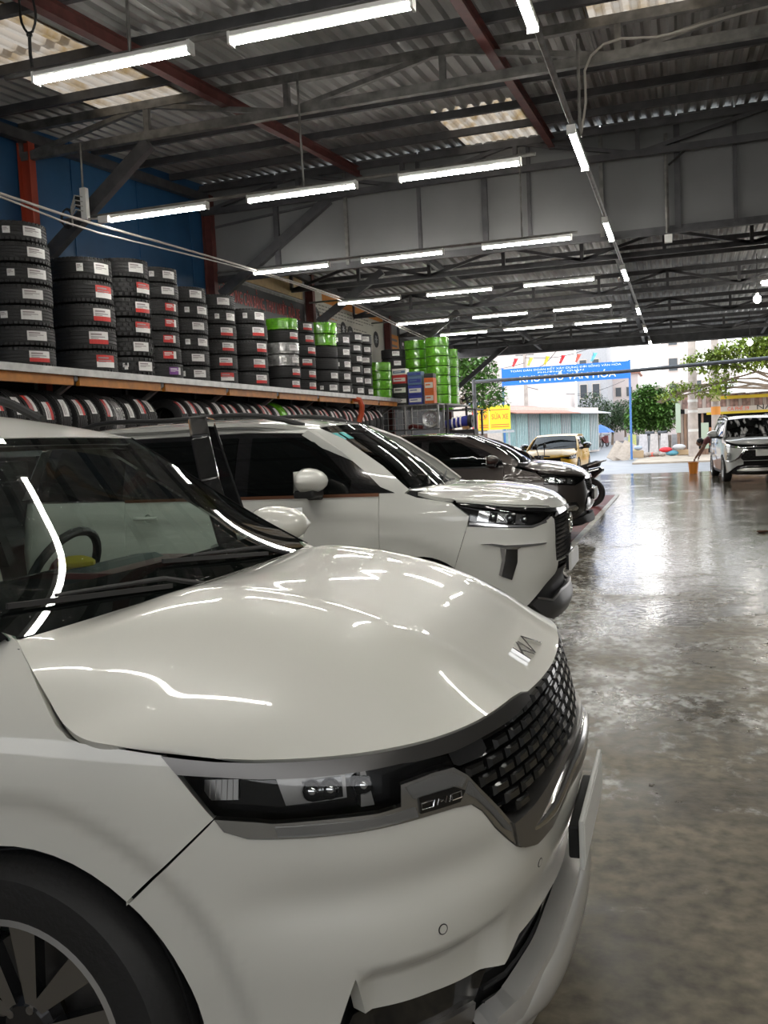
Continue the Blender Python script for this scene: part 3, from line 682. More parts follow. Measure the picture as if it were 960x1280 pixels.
# ---------------------------------------------------------------- near white people carrier
M_WPAINT = mat('white_pearl_paint', (.72, .71, .655), .32, 0, coat=.85)
add_drops(M_WPAINT.node_tree, M_WPAINT.node_tree.nodes['Principled BSDF'].inputs['Coat Normal'], .10, 80)
M_WS = glass('green_windscreen', (.62, .77, .70), drops=.15)
M_TINT = glass('dark_tinted_glass', (.10, .12, .13), opaque=.35)
def sstep(a, b, x): t = np.clip((x - a)/(b - a), 0, 1); return t*t*(3 - 2*t)
def make_carrier():
    ZS = [.18,.28,.42,.55,.66,.75,.85,.97,1.06,1.17,1.4,1.62]
    SS = [0,.45,.85,1.35,1.75,2.4,5.0,6.6]
    D = [[.06,.02,.03,-.010,-.030,-.010,.02,.06,.10,.15,.2,.3],
         [.06,.02,.03,.0,-.015,.0,.02,.06,.10,.15,.2,.3],
         [.07,.03,.015,.0,.0,.008,.02,.06,.10,.15,.2,.3],
         [.05,.02,.01,.0,.0,.004,.015,.045,.09,.15,.2,.3],
         [.05,.02,.01,.0,.0,.003,.012,.04,.085,.165,.2,.3],
         [.05,.02,.01,.0,.0,.003,.012,.03,.05,.08,.15,.27],
         [.05,.02,.01,.0,.0,.003,.012,.03,.05,.08,.15,.27],
         [.08,.03,.01,.0,.0,.003,.012,.03,.05,.08,.15,.27]]
    PLAN = [(0,0),(-.008,.2),(-.03,.38),(-.068,.52),(-.135,.66),(-.25,.79),(-.42,.885),(-.66,.95),(-1.0,.98),(-1.6,.99),(-3,.99),(-4.3,.985),(-4.8,.95),(-5.02,.86),(-5.12,.6),(-5.155,0)]
    HS, HZ = 1.66, .35
    def extra(a, z):
        w = sstep(.42, .62, a)*(1 - sstep(1.02, 1.25, a))
        d = .022*w*np.exp(-((z - .660)/.055)**2)
        w2 = sstep(.52, .60, a)*(1 - sstep(.90, .955, a)); d = d + .030*w2*(1 - sstep(.475, .515, z))
        for hs in (HS, HS + 3.11):
            r = np.hypot(a - hs, z - HZ)
            d = d + .020*(1 - sstep(.470, .535, r))*sstep(.1, .2, z)
        d = d + .010*np.exp(-((z - .70)/.07)**2)*sstep(2.3, 2.7, a)
        return d
    B = Body(PLAN, SS, ZS, D, extra)
    car = thing('white_people_carrier', 'large white people carrier nearest the camera with black block grille and open far door', 'car', (-.30, 2.42, 0))
    Wp = M_WPAINT; M_BRIGHT = mat('bright_silver', (.66, .65, .63), .16, 1.0); M_SATIN2 = mat('light_satin_metal', (.50, .49, .47), .24, .9); M_STRIP = mat('dark_satin_strip', (.15, .145, .14), .3, .9)
    arc = lambda r, a0, a1, n, cs=HS, cz=HZ: [(cs + r*math.cos(math.radians(a0 + (a1 - a0)*k/n)), cz + r*math.sin(math.radians(a0 + (a1 - a0)*k/n))) for k in range(n + 1)]
    AR = .405
    mould_lo = [(1.204,.836),(1.185,.812),(1.139,.798),(1.094,.795),(1.02,.792),(.92,.791),(.835,.793),(.763,.794),(.702,.793),(.654,.787),(.624,.764),(.586,.716),(.516,.650),(.499,.641),(.446,.628),(.359,.632),(.288,.655),(.216,.672),(0,.676)]
    # bumper cover
    seam_arc = [p for p in arc(AR, 180 - 8, 180 - 50, 8)]        # along the arch, from low front up to the fender seam
    top = [(-s, z) for s, z in mould_lo] ; 
    right_edge = [(1.204,.836)] + [(1.40,.655)] + [p for p in arc(AR, 130, 176, 9)] + [(1.25,.30),(1.22,.215),(1.06,.225),(.99,.37),(.945,.497),(.925,.405),(.754,.397),(.592,.38),(.53,.372),(.50,.385),(.45,.405),(.297,.402),(.096,.385),(0,.38)]
    half = mould_lo[::-1] + right_edge[1:]
    poly = half + [(-s, z) for s, z in reversed(half) if s > 1e-6]
    bumper = panel(B, 'front_bumper', poly, Wp, car, h=.02, flange=.03)
    # parking sensors
    for s in (.753, .389, -.389, -.753):
        z = .556; p = B.pt(s, z, .0005); n = Vector(B.N(np.array([s]), np.array([z]))[0]); a, b2 = frame_of(n)
        M = Matrix(((a.x, b2.x, n.x, p.x), (a.y, b2.y, n.y, p.y), (a.z, b2.z, n.z, p.z), (0, 0, 0, 1)))
        c = MB(); c.lathe([(0, .001), (.0085, .001), (.0088, -.003)], n=18); c.lathe([(.0092, .0006), (.0112, .0006), (.0112, -.003)], n=18, mi=1)
        o = c.build('parking_sensor', [Wp, M_BLACKP], bumper); o.matrix_local = M
    # lower grille, corner pockets, skid plate
    low = [(0,.40),(.096,.40),(.297,.415),(.45,.415),(.53,.385),(.60,.39),(.76,.41),(.93,.42),(.96,.52),(1.02,.42),(1.10,.21),(.6,.2),(0,.2)]
    panel(B, 'lower_intake', mirror_poly(low), M_CAVITY, car, h=.06, off=-.06, flange=0, gap=0)
    for k in range(4):
        z = .245 + .036*k; pts = [B.pt(s, z, -.035) for s in np.linspace(-.56, .56, 15)]
        MB().tube(pts, .006, 5).build('intake_slat', M_BLACKP, car)
    for sd in (1, -1):
        tr_ = [(sd*(.55), .36), (sd*.95, .40), (sd*1.0, .30), (sd*.60, .26)]
        panel(B, 'corner_trim', [(abs(a), b) for a, b in tr_], M_BLACKG, car, h=.05, off=-.03, flange=.02, left=sd < 0)
        panel(B, 'lower_valance', [(.59,.30),(.98,.31),(1.02,.22),(.60,.19)], M_SATIN, car, h=.05, off=-.018, flange=.02, left=sd < 0)
    sk = [(0,.345),(.179,.342),(.292,.331),(.40,.328),(.462,.322),(.545,.308),(.585,.280),(.60,.235),(.55,.178),(.443,.165),(.318,.165),(0,.185)]
    ske = lambda a, z: 0
    sp = panel(B, 'skid_plate', mirror_poly(sk), M_SILVERP, car, h=.03, off=.035, flange=.06, gap=0)
    SKID = sp
    # grille ---------------------------------------------------------
    gp_ = [(0,.926),(.122,.926),(.279,.922),(.306,.917),(.454,.909),(.566,.907),(.66,.898),(.69,.868),(.655,.845),(.621,.806),(.574,.755),(.523,.704),(.408,.722),(.298,.738),(.121,.748),(0,.75)]
    grille = panel(B, 'grille', mirror_poly(gp_), M_CAVITY, car, h=.05, off=-.055, flange=0, gap=0)
    # blocks: one bevelled mesh, placed along the skin
    bl = MB(); w_, h_, t_ = .060, .0225, .011
    bl.add([(-w_/2, -h_/2, -.03), (w_/2, -h_/2, -.03), (w_/2, h_/2, -.03), (-w_/2, h_/2, -.03), (-w_/2, -h_/2, t_*.3), (w_/2, -h_/2, t_*.3), (w_/2, h_/2, t_*.3), (-w_/2, h_/2, t_*.3),
            (-w_/2 + .009, -h_/2 + .005, t_), (w_/2 - .009, -h_/2 + .005, t_), (w_/2 - .009, h_/2 - .005, t_), (-w_/2 + .009, h_/2 - .005, t_)],
           [(0, 1, 5, 4), (1, 2, 6, 5), (2, 3, 7, 6), (3, 0, 4, 7), (4, 5, 9, 8), (5, 6, 10, 9), (6, 7, 11, 10), (7, 4, 8, 11), (8, 9, 10, 11)])
    bme = bl.mesh('grille_block', mat('grille_block', (.10, .10, .10), .14, .9, coat=.5))
    gpoly = np.array(mirror_poly(gp_)); row = 0; z = .728
    while z < .915:
        for k in range(-10, 11):
            s = k*.077 + (.0385 if row % 2 else 0)
            q = np.array([[s - .024, z], [s + .024, z], [s, z + .007], [s, z - .007]])
            if not inside(q, gpoly).all(): continue
            if .52 < abs(s) < .75 and z > .855: continue
            p = B.pt(s, z, -.012); n = Vector(B.N(np.array([s]), np.array([z]))[0]); up = Vector((0, 0, 1)); a = up.cross(n).normalized(); b2 = n.cross(a)
            o = put('grille_block', bme, grille); o.matrix_local = Matrix(((a.x, b2.x, n.x, p.x), (a.y, b2.y, n.y, p.y), (a.z, b2.z, n.z, p.z), (0, 0, 0, 1)))
        z += .0290; row += 1
    rods_ = MB()
    zz = .728 + .0145
    while zz < .92:
        ok = [s for s in np.linspace(-.62, .62, 41) if inside(np.array([[s, zz]]), gpoly)[0]]
        if len(ok) > 2: rods_.tube([B.pt(s, zz, -.022) for s in ok], .0045, 4)
        zz += .0290
    rods_.build('grille_bars', M_BLACKG, grille)
    bar_ = [(.530,.706),(.408,.722),(.298,.737),(.2,.744),(.121,.748),(0,.749)]
    chb = [(0,.676),(.216,.672),(.288,.655),(.359,.632),(.446,.628),(.499,.641),(.516,.650)]
    cb = panel(B, 'grille_moulding', mirror_poly(chb + bar_), M_SATIN, car, h=.02, off=.010, flange=.05, gap=0)
    def rounded(name, half, rz, rn, off, par, m=None):
        path = resample([(-s, z) for s, z in half[::-1]][:-1] + list(half), 60); vs = []; n = 12
        for i, (s, z) in enumerate(path):
            c = B.pt(s, z, off); e = min(1, .15 + 6*min(i, 59 - i)/59); nn = Vector(B.N(np.array([s]), np.array([z]))[0]); d = path[min(i + 1, 59)] - path[max(i - 1, 0)]; d = d/np.linalg.norm(d)
            up = B.pt(s - d[1]*.01, z + d[0]*.01, off) - B.pt(s, z, off); up.normalize()
            vs += [c + up*rz*e*math.cos(2*PI*k/n) + nn*rn*e*math.sin(2*PI*k/n) for k in range(n)]
        MB().add(vs, [(i*n + k, i*n + (k + 1) % n, (i + 1)*n + (k + 1) % n, (i + 1)*n + k) for i in range(59) for k in range(n)]).build(name, m or M_BRIGHT, par, True)
    rounded('bright_lip', [(0, .716), (.12, .713), (.21, .706), (.30, .690), (.40, .672), (.50, .668)], .025, .020, .002, cb)
    rounded('bright_lip', [(0, .285), (.18, .282), (.30, .272), (.42, .262), (.52, .245), (.575, .215)], .050, .026, .026, SKID, M_SILVERP)
    for sd in (1, -1):
        L = sd < 0
        # upper satin strip
        su = [(1.312,.953),(1.262,.947),(1.201,.941),(1.112,.936),(.99,.932),(.886,.931),(.809,.931),(.73,.931),(.57,.934),(.406,.941),(.341,.939),(.300,.930)]
        sl = [(.300,.915),(.454,.907),(.566,.905),(.676,.900),(.786,.902),(.815,.905),(.908,.903),(1.013,.903),(1.112,.907),(1.188,.913),(1.278,.919)]
        panel(B, 'lamp_strip', su + sl, M_STRIP, car, h=.02, off=.004, flange=.02, gap=0, left=L)
        # lamp housing and lens
        lp = [(1.278,.917),(1.188,.911),(1.112,.905),(1.013,.901),(.908,.901),(.815,.903),(.70,.897),(.69,.872),(.746,.872),(.825,.866),(.83,.825),(.88,.821),(.967,.823),(1.091,.824),(1.124,.829),(1.204,.836)]
        hl = panel(B, 'headlamp', lp, M_BLACKG, car, h=.03, off=-.05, flange=-.05, gap=0, left=L)
        panel(B, 'lamp_lens', lp, M_LENS, hl, h=.03, off=.002, flange=0, gap=0, left=L)
        for s0, s1, zb, zt, dd, mm in ((1.085, .935, .842, .893, -.045, M_SATIN), (1.03, .945, .85, .886, -.03, M_BLACKG)):
            panel(B, 'reflector_bezel', [(s1, zb), (s0 - .02, zb - .004), (s0, zt), (s1, zt + .002)], mm, hl, h=.03, off=dd, flange=.03, gap=0, left=L)
        for s in (.972, 1.01, .90):
            p = B.pt(s*sd, .868, -.03); MB().ball(p, .021, 14, 9).build('projector', M_LENS if False else M_LAMPI, hl, True)
        for k in range(6):
            s = 1.17 + .012*k; MB().bar(B.pt(s*sd, .856, -.04), B.pt(s*sd, .893, -.045), .004, .012, hint=(1, 0, 0)).build('lamp_rib', M_SATIN, hl)
        panel(B, 'lamp_divider', [(.91,.83),(.905,.897),(.893,.897),(.88,.83)], M_SATIN, hl, h=.03, off=-.02, flange=.03, gap=0, left=L)
        # lower satin / running-light unit (the hooked piece that runs down to the grille)
        dr = [(1.204,.836),(1.124,.829),(1.091,.824),(.967,.823),(.88,.821),(.83,.825),(.825,.866),(.746,.873),(.690,.871),(.655,.847),(.621,.808),(.574,.757),(.530,.706),(.516,.650),(.586,.716),(.624,.764),(.654,.787),(.702,.793),(.763,.794),(.835,.793),(.92,.791),(1.02,.792),(1.094,.795),(1.139,.798),(1.185,.812)]
        du = panel(B, 'running_light', dr, M_SATIN2, car, h=.02, off=.003, flange=.03, gap=0, left=L)
        panel(B, 'light_guide', [(1.085,.818),(.967,.816),(.88,.814),(.80,.818),(.795,.800),(.835,.798),(.92,.796),(1.02,.797),(1.08,.800)], glass('smoked_lens', (.75, .76, .76), opaque=.35, body=(.34, .34, .34)), du, h=.02, off=.008, flange=.006, gap=0, left=L)
        panel(B, 'light_guide', [(.815,.862),(.746,.867),(.697,.865),(.665,.845),(.68,.83),(.70,.838),(.79,.838),(.80,.835)], MATS['smoked_lens'], du, h=.02, off=.008, flange=.006, gap=0, left=L)
        panel(B, 'inner_lamp', [(.79,.836),(.70,.836),(.672,.822),(.69,.803),(.79,.804)], M_BLACKG, du, h=.02, off=.0075, flange=.006, gap=0, left=L)
        sg = MB()
        for s in (.775, .70):
            q = [B.pt(sd*(s + a), .819 + b_, .011) for a, b_ in ((-.013, -.006), (.013, -.006), (.013, .006), (-.013, .006), (-.013, -.006))]; sg.tube(q, .0012, 4)
        sg.tube([B.pt(sd*(.762 - .0052*k), .819 + (.006 if k % 2 else -.006)*(1 if k not in (4, 5) else .2), .011) for k in range(10)], .0012, 4)
        sg.build('signal_trace', M_CHROME, du)
        panel(B, 'light_guide', [(.652,.835),(.628,.802),(.583,.752),(.540,.703),(.535,.688),(.560,.705),(.600,.752),(.640,.795),(.67,.815)], MATS['smoked_lens'], du, h=.02, off=.006, flange=.006, gap=0, left=L)
        bx = panel(B, 'sensor_panel', [(.685,.897),(.575,.903),(.562,.895),(.555,.872),(.575,.862),(.66,.863),(.675,.870)], M_BLACKG, grille, h=.02, off=-.012, flange=.03, gap=0, left=L)
        # fender
        fe = [(1.204,.836),(1.278,.919),(1.312,.955),(1.40,.965),(1.494,.974),(1.522,.982),(1.555,1.005),(1.627,1.082),(1.691,1.141),(1.735,1.165),(1.80,1.18),(2.0,1.19)] + ([(2.05,1.17),(2.06,.95),(2.09,.6),(2.11,.35),(2.10,.26),(2.07,.26)] if L else [(2.24,1.16),(2.24,.95),(2.25,.6),(2.16,.35),(2.15,.26),(2.07,.26)]) + arc(AR, -12, 130, 22)
        panel(B, 'front_fender', fe, Wp, car, h=.022, flange=.03, left=L)
        ring = arc(AR + .003, 176, -12, 26); rin = MB(); vs = []; fs = []
        for i, (s, z) in enumerate(ring):
            p = B.pt(sd*s, z, -.018); vs += [p, Vector((p.x, p.y + sd*.20, p.z))]
        fs = [(2*i, 2*i + 1, 2*i + 3, 2*i + 2) for i in range(len(ring) - 1)]
        rin.add(vs, fs); rin.build('arch_liner', M_BLACKP, car)
        # flank
        dseam = B.sx(-1.6); hinge = dseam
        drs = [((2.246, 3.30), 'front_door'), ((3.306, 4.35), 'rear_door')]
        belt = 1.085
        for (s0, s1), nm in drs:
            if nm == 'front_door' and L: continue
            pl = [(s0, 1.16 if nm == 'front_door' else belt), (s0 + (.25 if nm == 'front_door' else 0), belt), (s1, belt), (s1, .30), (s0, .30)]
            dr_ = panel(B, nm, pl, Wp, car, h=.07, flange=.03, left=L)
            hx = B.pt(sd*(s1 - .16), .93, .02); MB().bar(hx, B.pt(sd*(s1 - .36), .93, .02), .03, .022, hint=(0, 1, 0)).build('door_handle', Wp, dr_)
            gl_ = [(s0 + (.30 if nm == 'front_door' else .04), belt), (s1 - .02, belt), (s1 - .02, 1.56), (s0 + (.95 if nm == 'front_door' else .04), 1.56)]
            if nm == 'front_door': gl_ = [(s0 + .27, belt), (s1 - .02, belt), (s1 - .02, 1.555), (2.90, 1.555), (2.70, 1.45)]
            panel(B, 'door_glass', gl_, M_TINT if nm == 'rear_door' else glass('door_glass', (.75, .82, .79)), dr_, h=.1, off=-.01, flange=.004, gap=0, left=L)
            if nm == 'front_door': mirror_unit(dr_, (B.pt(2.50, 1.10).x, -sd*.95, 1.10), Wp, -sd, 1.0)
        rq = [(4.356, belt), (5.85, belt), (5.9, .35), (5.35, .33)] + arc(AR, 12, 172, 20, HS + 3.11) + [(4.356, .30)]
        panel(B, 'rear_quarter', rq, Wp, car, h=.09, flange=.03, left=L)
        panel(B, 'quarter_glass', [(4.36, belt), (5.7, belt), (5.45, 1.55), (4.36, 1.56)], M_TINT, car, h=.1, off=-.008, flange=.004, gap=0, left=L)
        panel(B, 'sill', [(2.15, .30), (4.36, .30), (4.36, .19), (2.15, .19)], M_BLACKP, car, h=.1, flange=.03, left=L)
        wheel('wheel', .362, .235, car, (B.pt(HS, .35).x, -sd*.868, .362), 5, .243, M_RIMB, -sd, 64)
        wheel('wheel', .362, .235, car, (B.pt(HS, .35).x - 3.09, -sd*.868, .362), 5, .243, M_RIMB, -sd, 48)
    # rear
    panel(B, 'tailgate', [(5.92,.35),(5.86,1.08),(6.0,1.15),(-6.0,1.15),(-5.86,1.08),(-5.92,.35)] if False else [(5.95,.32),(5.88,1.08),(B.L,1.10),(B.L,.32)], Wp, car, h=.1, flange=.02)
    panel(B, 'tailgate', [(5.95,.32),(5.88,1.08),(B.L,1.10),(B.L,.32)], Wp, car, h=.1, flange=.02, left=True)
    # hood --------------------------------------------------------------
    edge = [(-1.075,-.825,1.152),(-1.02,-.860,1.110),(-.95,-.895,1.05),(-.885,-.925,1.000),(-.84,-.938,.984),(-.76,-.936,.972),(-.672,-.918,.957)]
    cen = [(-1.075,1.145),(-.85,1.192),(-.65,1.184),(-.48,1.150),(-.33,1.093),(-.20,1.024),(-.11,.965),(-.06,.936)]
    E = resample(edge, 44); C = resample(cen, 44)
    # the front edge follows the skin at the lamp strip; blend the plan exponent to it
    def creases(us, t):
        a = np.abs(us); w = np.sin(PI*min(1, t*1.02))**.6 if 0 < t < 1 else 0
        pos = .50 - .10*t
        q = us > 0; dome = .020*sstep(0, .30, t)*sstep(0, .35, 1 - t)
        return dome*np.exp(-((a - .58)/.30)**2) + .0055*w*np.exp(-((a - pos)/.065)**2)
    fz = lambda s_: np.interp(np.abs(s_), [0, .15, .30, .341, .406, .57, .73, .886, .99, 1.112, 1.201, 1.262, 1.312], [.926, .928, .932, .943, .945, .938, .935, .936, .937, .941, .947, .953, .959])
    sv = np.linspace(0, 1.316, 200); pv = B.P(sv, fz(sv), .002)
    def front(us):
        yy = -us*pv[-1, 1]*-1; a = np.abs(us)*abs(pv[-1, 1]); return np.stack([np.interp(a, -pv[:, 1], pv[:, 0]), -np.sign(us)*a, np.interp(a, -pv[:, 1], pv[:, 2])], -1)
    hood, G, N = cross('hood', E, C, Wp, car, 44, 2.0, 2.8, 4.6, creases, .025, frow=front)
    # emblem letters on the hood
    kx = int(np.argmin(np.abs(G[:, G.shape[1]//2, 0] + .108)))
    c0 = Vector(G[kx, G.shape[1]//2]); n0 = Vector(N[kx, G.shape[1]//2]); ax = Vector((0, 1, 0)); ay = n0.cross(ax)
    if ay.x > 0: ay = -ay
    em = MB(); Wl = .026
    strokes = [((-.088, -.022), (-.088, .022)), ((-.086, -.002), (-.032, .022)), ((-.066, .006), (-.034, -.022)), ((-.020, .022), (-.020, -.022)), ((-.020, -.022), (.034, .022)), ((.034, .022), (.086, -.022))]
    for p, q in strokes:
        P = c0 + ax*p[0]*1.1 + ay*p[1]*1.25 + n0*.006; Q = c0 + ax*q[0]*1.1 + ay*q[1]*1.25 + n0*.006
        em.bar(P, Q, .0085, .010, hint=tuple(n0))
    em.build('hood_emblem', M_CHROME, hood)
    # windscreen, cowl, pillars, roof --------------------------------------
    we = [(-1.09,-.835,1.155),(-1.28,-.80,1.268),(-1.50,-.765,1.415),(-1.76,-.70,1.598)]
    wc = [(-1.075,1.130),(-1.265,1.275),(-1.475,1.424),(-1.735,1.606)]
    Ew = resample(we, 24); Cw = resample(wc, 24)
    ws, Gw, Nw = cross('windscreen', Ew, Cw, M_WS, car, 20, 2.0, 2.0, None, None, .004)
    M_FRIT = mat('black_frit', (.006, .006, .007), .25)
    # frit band: dark border strips just inside the glass
    cross('frit_band', Ew[:5], Cw[:5], M_FRIT, ws, 20, 2.0, 2.0, None, None, 0, lift=-.004)
    cross('frit_band', Ew[-2:], Cw[-2:], M_FRIT, ws, 20, 2.0, 2.0, None, None, 0, lift=-.004)
    for a_, b_ in ((-1, -.945), (.945, 1)):
        cross('frit_band', Ew, Cw, M_FRIT, ws, 2, 2.0, 2.0, None, None, 0, lift=-.004, y0=a_, y1=b_)
    ce = [(-1.20,-.82,1.135),(-1.06,-.838,1.137)]; cc = [(-1.20,1.115),(-1.03,1.115)]
    cross('cowl', resample([ce[0], (-1.12,-.83,1.135), ce[1]], 5), resample([cc[0], (-1.13,1.112), cc[1]], 5), M_BLACKP, car, 16, 2.0, 3.0, None, None, .04)
    wiper(car, (-1.085, .64, 1.145), (-1.15, .06, 1.20)); wiper(car, (-1.085, .0, 1.138), (-1.145, -.60, 1.192))
    wiper_b = None
    for sd in (1, -1):
        pts = [Vector((x, y*sd*-1*-1 if sd > 0 else -y, z)) for x, y, z in we]
        outer = [Vector((p.x - .03, p.y*1.035, p.z - .012)) for p in pts]
        pl = MB(); vs = []
        for p, q in zip(resample([tuple(v) for v in pts], 16), resample([tuple(v) for v in outer], 16)):
            p = Vector(p); q = Vector(q); vs += [p + Vector((0, 0, .004)), q, q + Vector((-.05, -.02*(1 if q.y > 0 else -1), -.06)), p + Vector((-.06, -.05*(1 if q.y > 0 else -1), -.05))]
        fs = [(4*i + a, 4*i + (a + 1) % 4, 4*i + 4 + (a + 1) % 4, 4*i + 4 + a) for i in range(15) for a in range(4)]
        pl.add(vs, fs); pl.build('a_pillar', M_BLACKG, car, True)
    re = [(-1.765,-.70,1.600),(-2.0,-.712,1.650),(-2.4,-.722,1.695),(-3.0,-.725,1.715),(-3.7,-.725,1.71),(-4.5,-.71,1.66),(-4.95,-.68,1.61)]
    rc = [(-1.74,1.609),(-1.98,1.680),(-2.35,1.742),(-2.9,1.775),(-3.6,1.775),(-4.5,1.73),(-5.02,1.65)]
    roof, _, _ = cross('roof', resample(re, 30), resample(rc, 30), Wp, car, 16, 2.2, 2.6, None, None, .03)
    cross('headlining', resample(re, 12), resample(rc, 12), M_HEADL, roof, 8, 2.2, 2.6, None, None, 0, lift=-.045)
    for sd in (1, -1):
        pts = [(-2.15, sd*.665, 1.69), (-2.3, sd*.665, 1.765), (-3.2, sd*.67, 1.80), (-4.2, sd*.665, 1.765), (-4.35, sd*.66, 1.68)]
        MB().tube([tuple(v) for v in resample(pts, 16)], .019, 8).build('roof_rail', M_BLACKP, roof, True)
        # cant rail + B / C / D pillars close the body side above the belt
        cr = MB(); q1 = resample([(x, y*-sd*-1 if sd > 0 else -y, z) for x, y, z in re], 20)
        vs = []
        for p in q1: sg_ = 1 if p[1] > 0 else -1; vs += [(p[0], p[1], p[2]), (p[0], p[1] + sg_*.045, p[2] - .06), (p[0], p[1] + sg_*.02, p[2] - .10), (p[0], p[1] - sg_*.03, p[2] - .06)]
        fs = [(4*i + a, 4*i + (a + 1) % 4, 4*i + 4 + (a + 1) % 4, 4*i + 4 + a) for i in range(19) for a in range(4)]
        cr.add(vs, fs); cr.build('cant_rail', M_BLACKG, car, True)
        for x0 in (-2.62, -3.70, -4.85):
            MB().bar((x0, -sd*-1*-.90*1 if False else sd*.905, 1.06), (x0 - .06, sd*.755, 1.62), .13, .05, hint=(0, 1, 0)).build('pillar', M_BLACKP, car)
    rw_e = [(-4.96,-.68,1.60),(-5.06,-.78,1.30),(-5.10,-.82,1.09)]; rw_c = [(-5.03,1.64),(-5.13,1.30),(-5.15,1.09)]
    cross('rear_window', resample(rw_e, 8), resample(rw_c, 8), M_TINT, car, 8, 2.4, 3, None, None, .004)
    # plate ------------------------------------------------------------
    pb = MB(); pb.box((.025, 0, .515), (.03, .36, .085)); bevel(pb.build('plate_bracket', M_BLACKP, car), .006)
    pl = MB(); pl.box((.052, 0, .545), (.012, .52, .125)); o = pl.build('licence_plate', M_PLATE, car); bevel(o, .004)
    MB().box((.0585, 0, .545), (.002, .50, .105)).build('plate_face', mat('plate_face', (.78, .78, .76), .35), o)
    # platform and interior ------------------------------------------------
    ch = MB(); ch.box((-2.55, 0, .42), (4.6, 1.16, .42)); ch.box((-.62, 0, .55), (.6, 1.16, .5)); ch.box((-2.9, 0, .30), (2.1, 1.8, .14)); ch.build('underbody', M_CAVITY, car)
    fl_ = MB(); fl_.box((-3.1, 0, .44), (3.6, 1.74, .04)); fl_.build('cabin_floor', M_DASH, car)
    fw = MB(); fw.prism([(-1.10, .45), (-1.10, 1.07), (-1.28, 1.115), (-1.55, 1.10), (-1.78, 1.03), (-1.80, .85), (-1.66, .72), (-1.55, .45)], -.80, .80, M=Matrix(((1, 0, 0, 0), (0, 0, 1, 0), (0, 1, 0, 0), (0, 0, 0, 1))))
    dsh = fw.build('dashboard', M_DASH, car); bevel(dsh, .03, 3)
    bn = MB(); bn.prism([(-1.45, 1.09), (-1.62, 1.16), (-1.74, 1.15), (-1.76, 1.03), (-1.5, 1.03)], .16, .62, M=Matrix(((1, 0, 0, 0), (0, 0, 1, 0), (0, 1, 0, 0), (0, 0, 0, 1)))); bevel(bn.build('instrument_hood', M_DASH, dsh), .03, 3)
    MB().box((-1.73, .0, 1.10), (.02, .34, .12)).build('screen', M_BLACKG, dsh)
    MB().box((-1.60, .40, 1.135), (.26, .5, .02)).build('dash_trim', M_MAROON, dsh)
    sw = MB(); cpt = Vector((-1.90, .40, 1.10)); tilt = Matrix.Rotation(math.radians(-62), 3, 'Y')
    ring = [cpt + tilt @ Vector((.185*math.cos(2*PI*k/28), .185*math.sin(2*PI*k/28), 0)) for k in range(29)]
    sw.tube(ring, .017, 8, cap=False); swo = sw.build('steering_wheel', M_BLACKP, car, True)
    s3 = MB(); s3.ball(cpt, .07, 12, 8, sq=(.5, 1, 1))
    for a in (0, PI, PI*1.5): s3.bar(cpt, cpt + tilt @ Vector((.18*math.sin(a), .18*math.cos(a), 0)), .035, .02)
    s3.build('hub', M_MAROON, swo, True)
    for y in (.42, -.42): seat(car, (-2.35, y, .55), M_SEATB)
    for y in (.5, -.5, 0): seat(car, (-3.45, y, .55), M_SEATB)
    vi = MB(); vi.box((-1.86, -.32, 1.575), (.16, .42, .018)); vi.build('sun_visor', M_HEADL, car)
    vi = MB(); vi.box((-1.86, .38, 1.575), (.16, .42, .018)); vi.build('sun_visor', M_HEADL, car)
    rm = MB(); rm.box((-1.80, 0, 1.50), (.035, .24, .07)); bevel(rm.build('rear_view_mirror', M_BLACKP, car), .012, 2)
    # open front-left door -----------------------------------------------
    th = math.radians(-65)
    door = panel(B, 'front_door', [(-2.07,1.16),(-2.12,.36),(-2.16,.30),(-3.30,.30),(-3.30,1.085),(-2.45,1.085)], Wp, car, h=.07, flange=.05)
    fr_ = MB()
    def fp(s, z, y): p = B.pt(s, 1.1); return Vector((p.x, y, z))
    fpts = [fp(-2.09, 1.14, .90), fp(-2.22, 1.40, .83), fp(-2.38, 1.58, .79), fp(-2.60, 1.665, .765), fp(-3.24, 1.675, .76), fp(-3.285, 1.085, .92)]
    for i in range(len(fpts) - 1): fr_.bar(fpts[i], fpts[i+1], .055, .085, hint=(0, 1, 0))
    fr_.bar(fp(-2.42, 1.085, .91), fp(-2.46, 1.60, .785), .035, .03, hint=(0, 1, 0))
    fo = fr_.build('window_frame', M_BLACKG, door); bevel(fo, .01)
    ft = MB()
    for i in range(3): ft.bar(fpts[i] + Vector((.012, -.034, .0)), fpts[i+1] + Vector((.012, -.034, .0)), .006, .01, hint=(0, 1, 0))
    ft.build('chrome_line', M_SATIN, door)
    MB().bar(fp(-2.2, 1.08, .93), fp(-3.28, 1.08, .93), .04, .04, hint=(0, 1, 0)).build('belt_strip', M_BLACKP, door)
    mirror_unit(door, (B.pt(2.22, 1.10).x, .93, 1.12), Wp, 1, 1.1)
    tm = MB(); tm.box((-1.95, .90, .72), (.9, .05, .62)); bevel(tm.build('door_trim', M_MAROON, door), .02)
    hinge = Vector((B.pt(-2.07, .8).x - .01, .955, 0))
    door.matrix_local = Matrix.Translation(hinge) @ Matrix.Rotation(th, 4, 'Z') @ Matrix.Translation(-hinge)
    return car, B
CARRIER, KB = make_carrier()

tag(MB().ball((-2.03, 2.68, 1.165), .055, 10, 7, sq=(1.3, 1.0, .5)).build('cloth', mat('yellow_cloth', (.62, .42, .02), .8), None, True), 'small yellow cloth on the dashboard of the near white car', 'cloth')
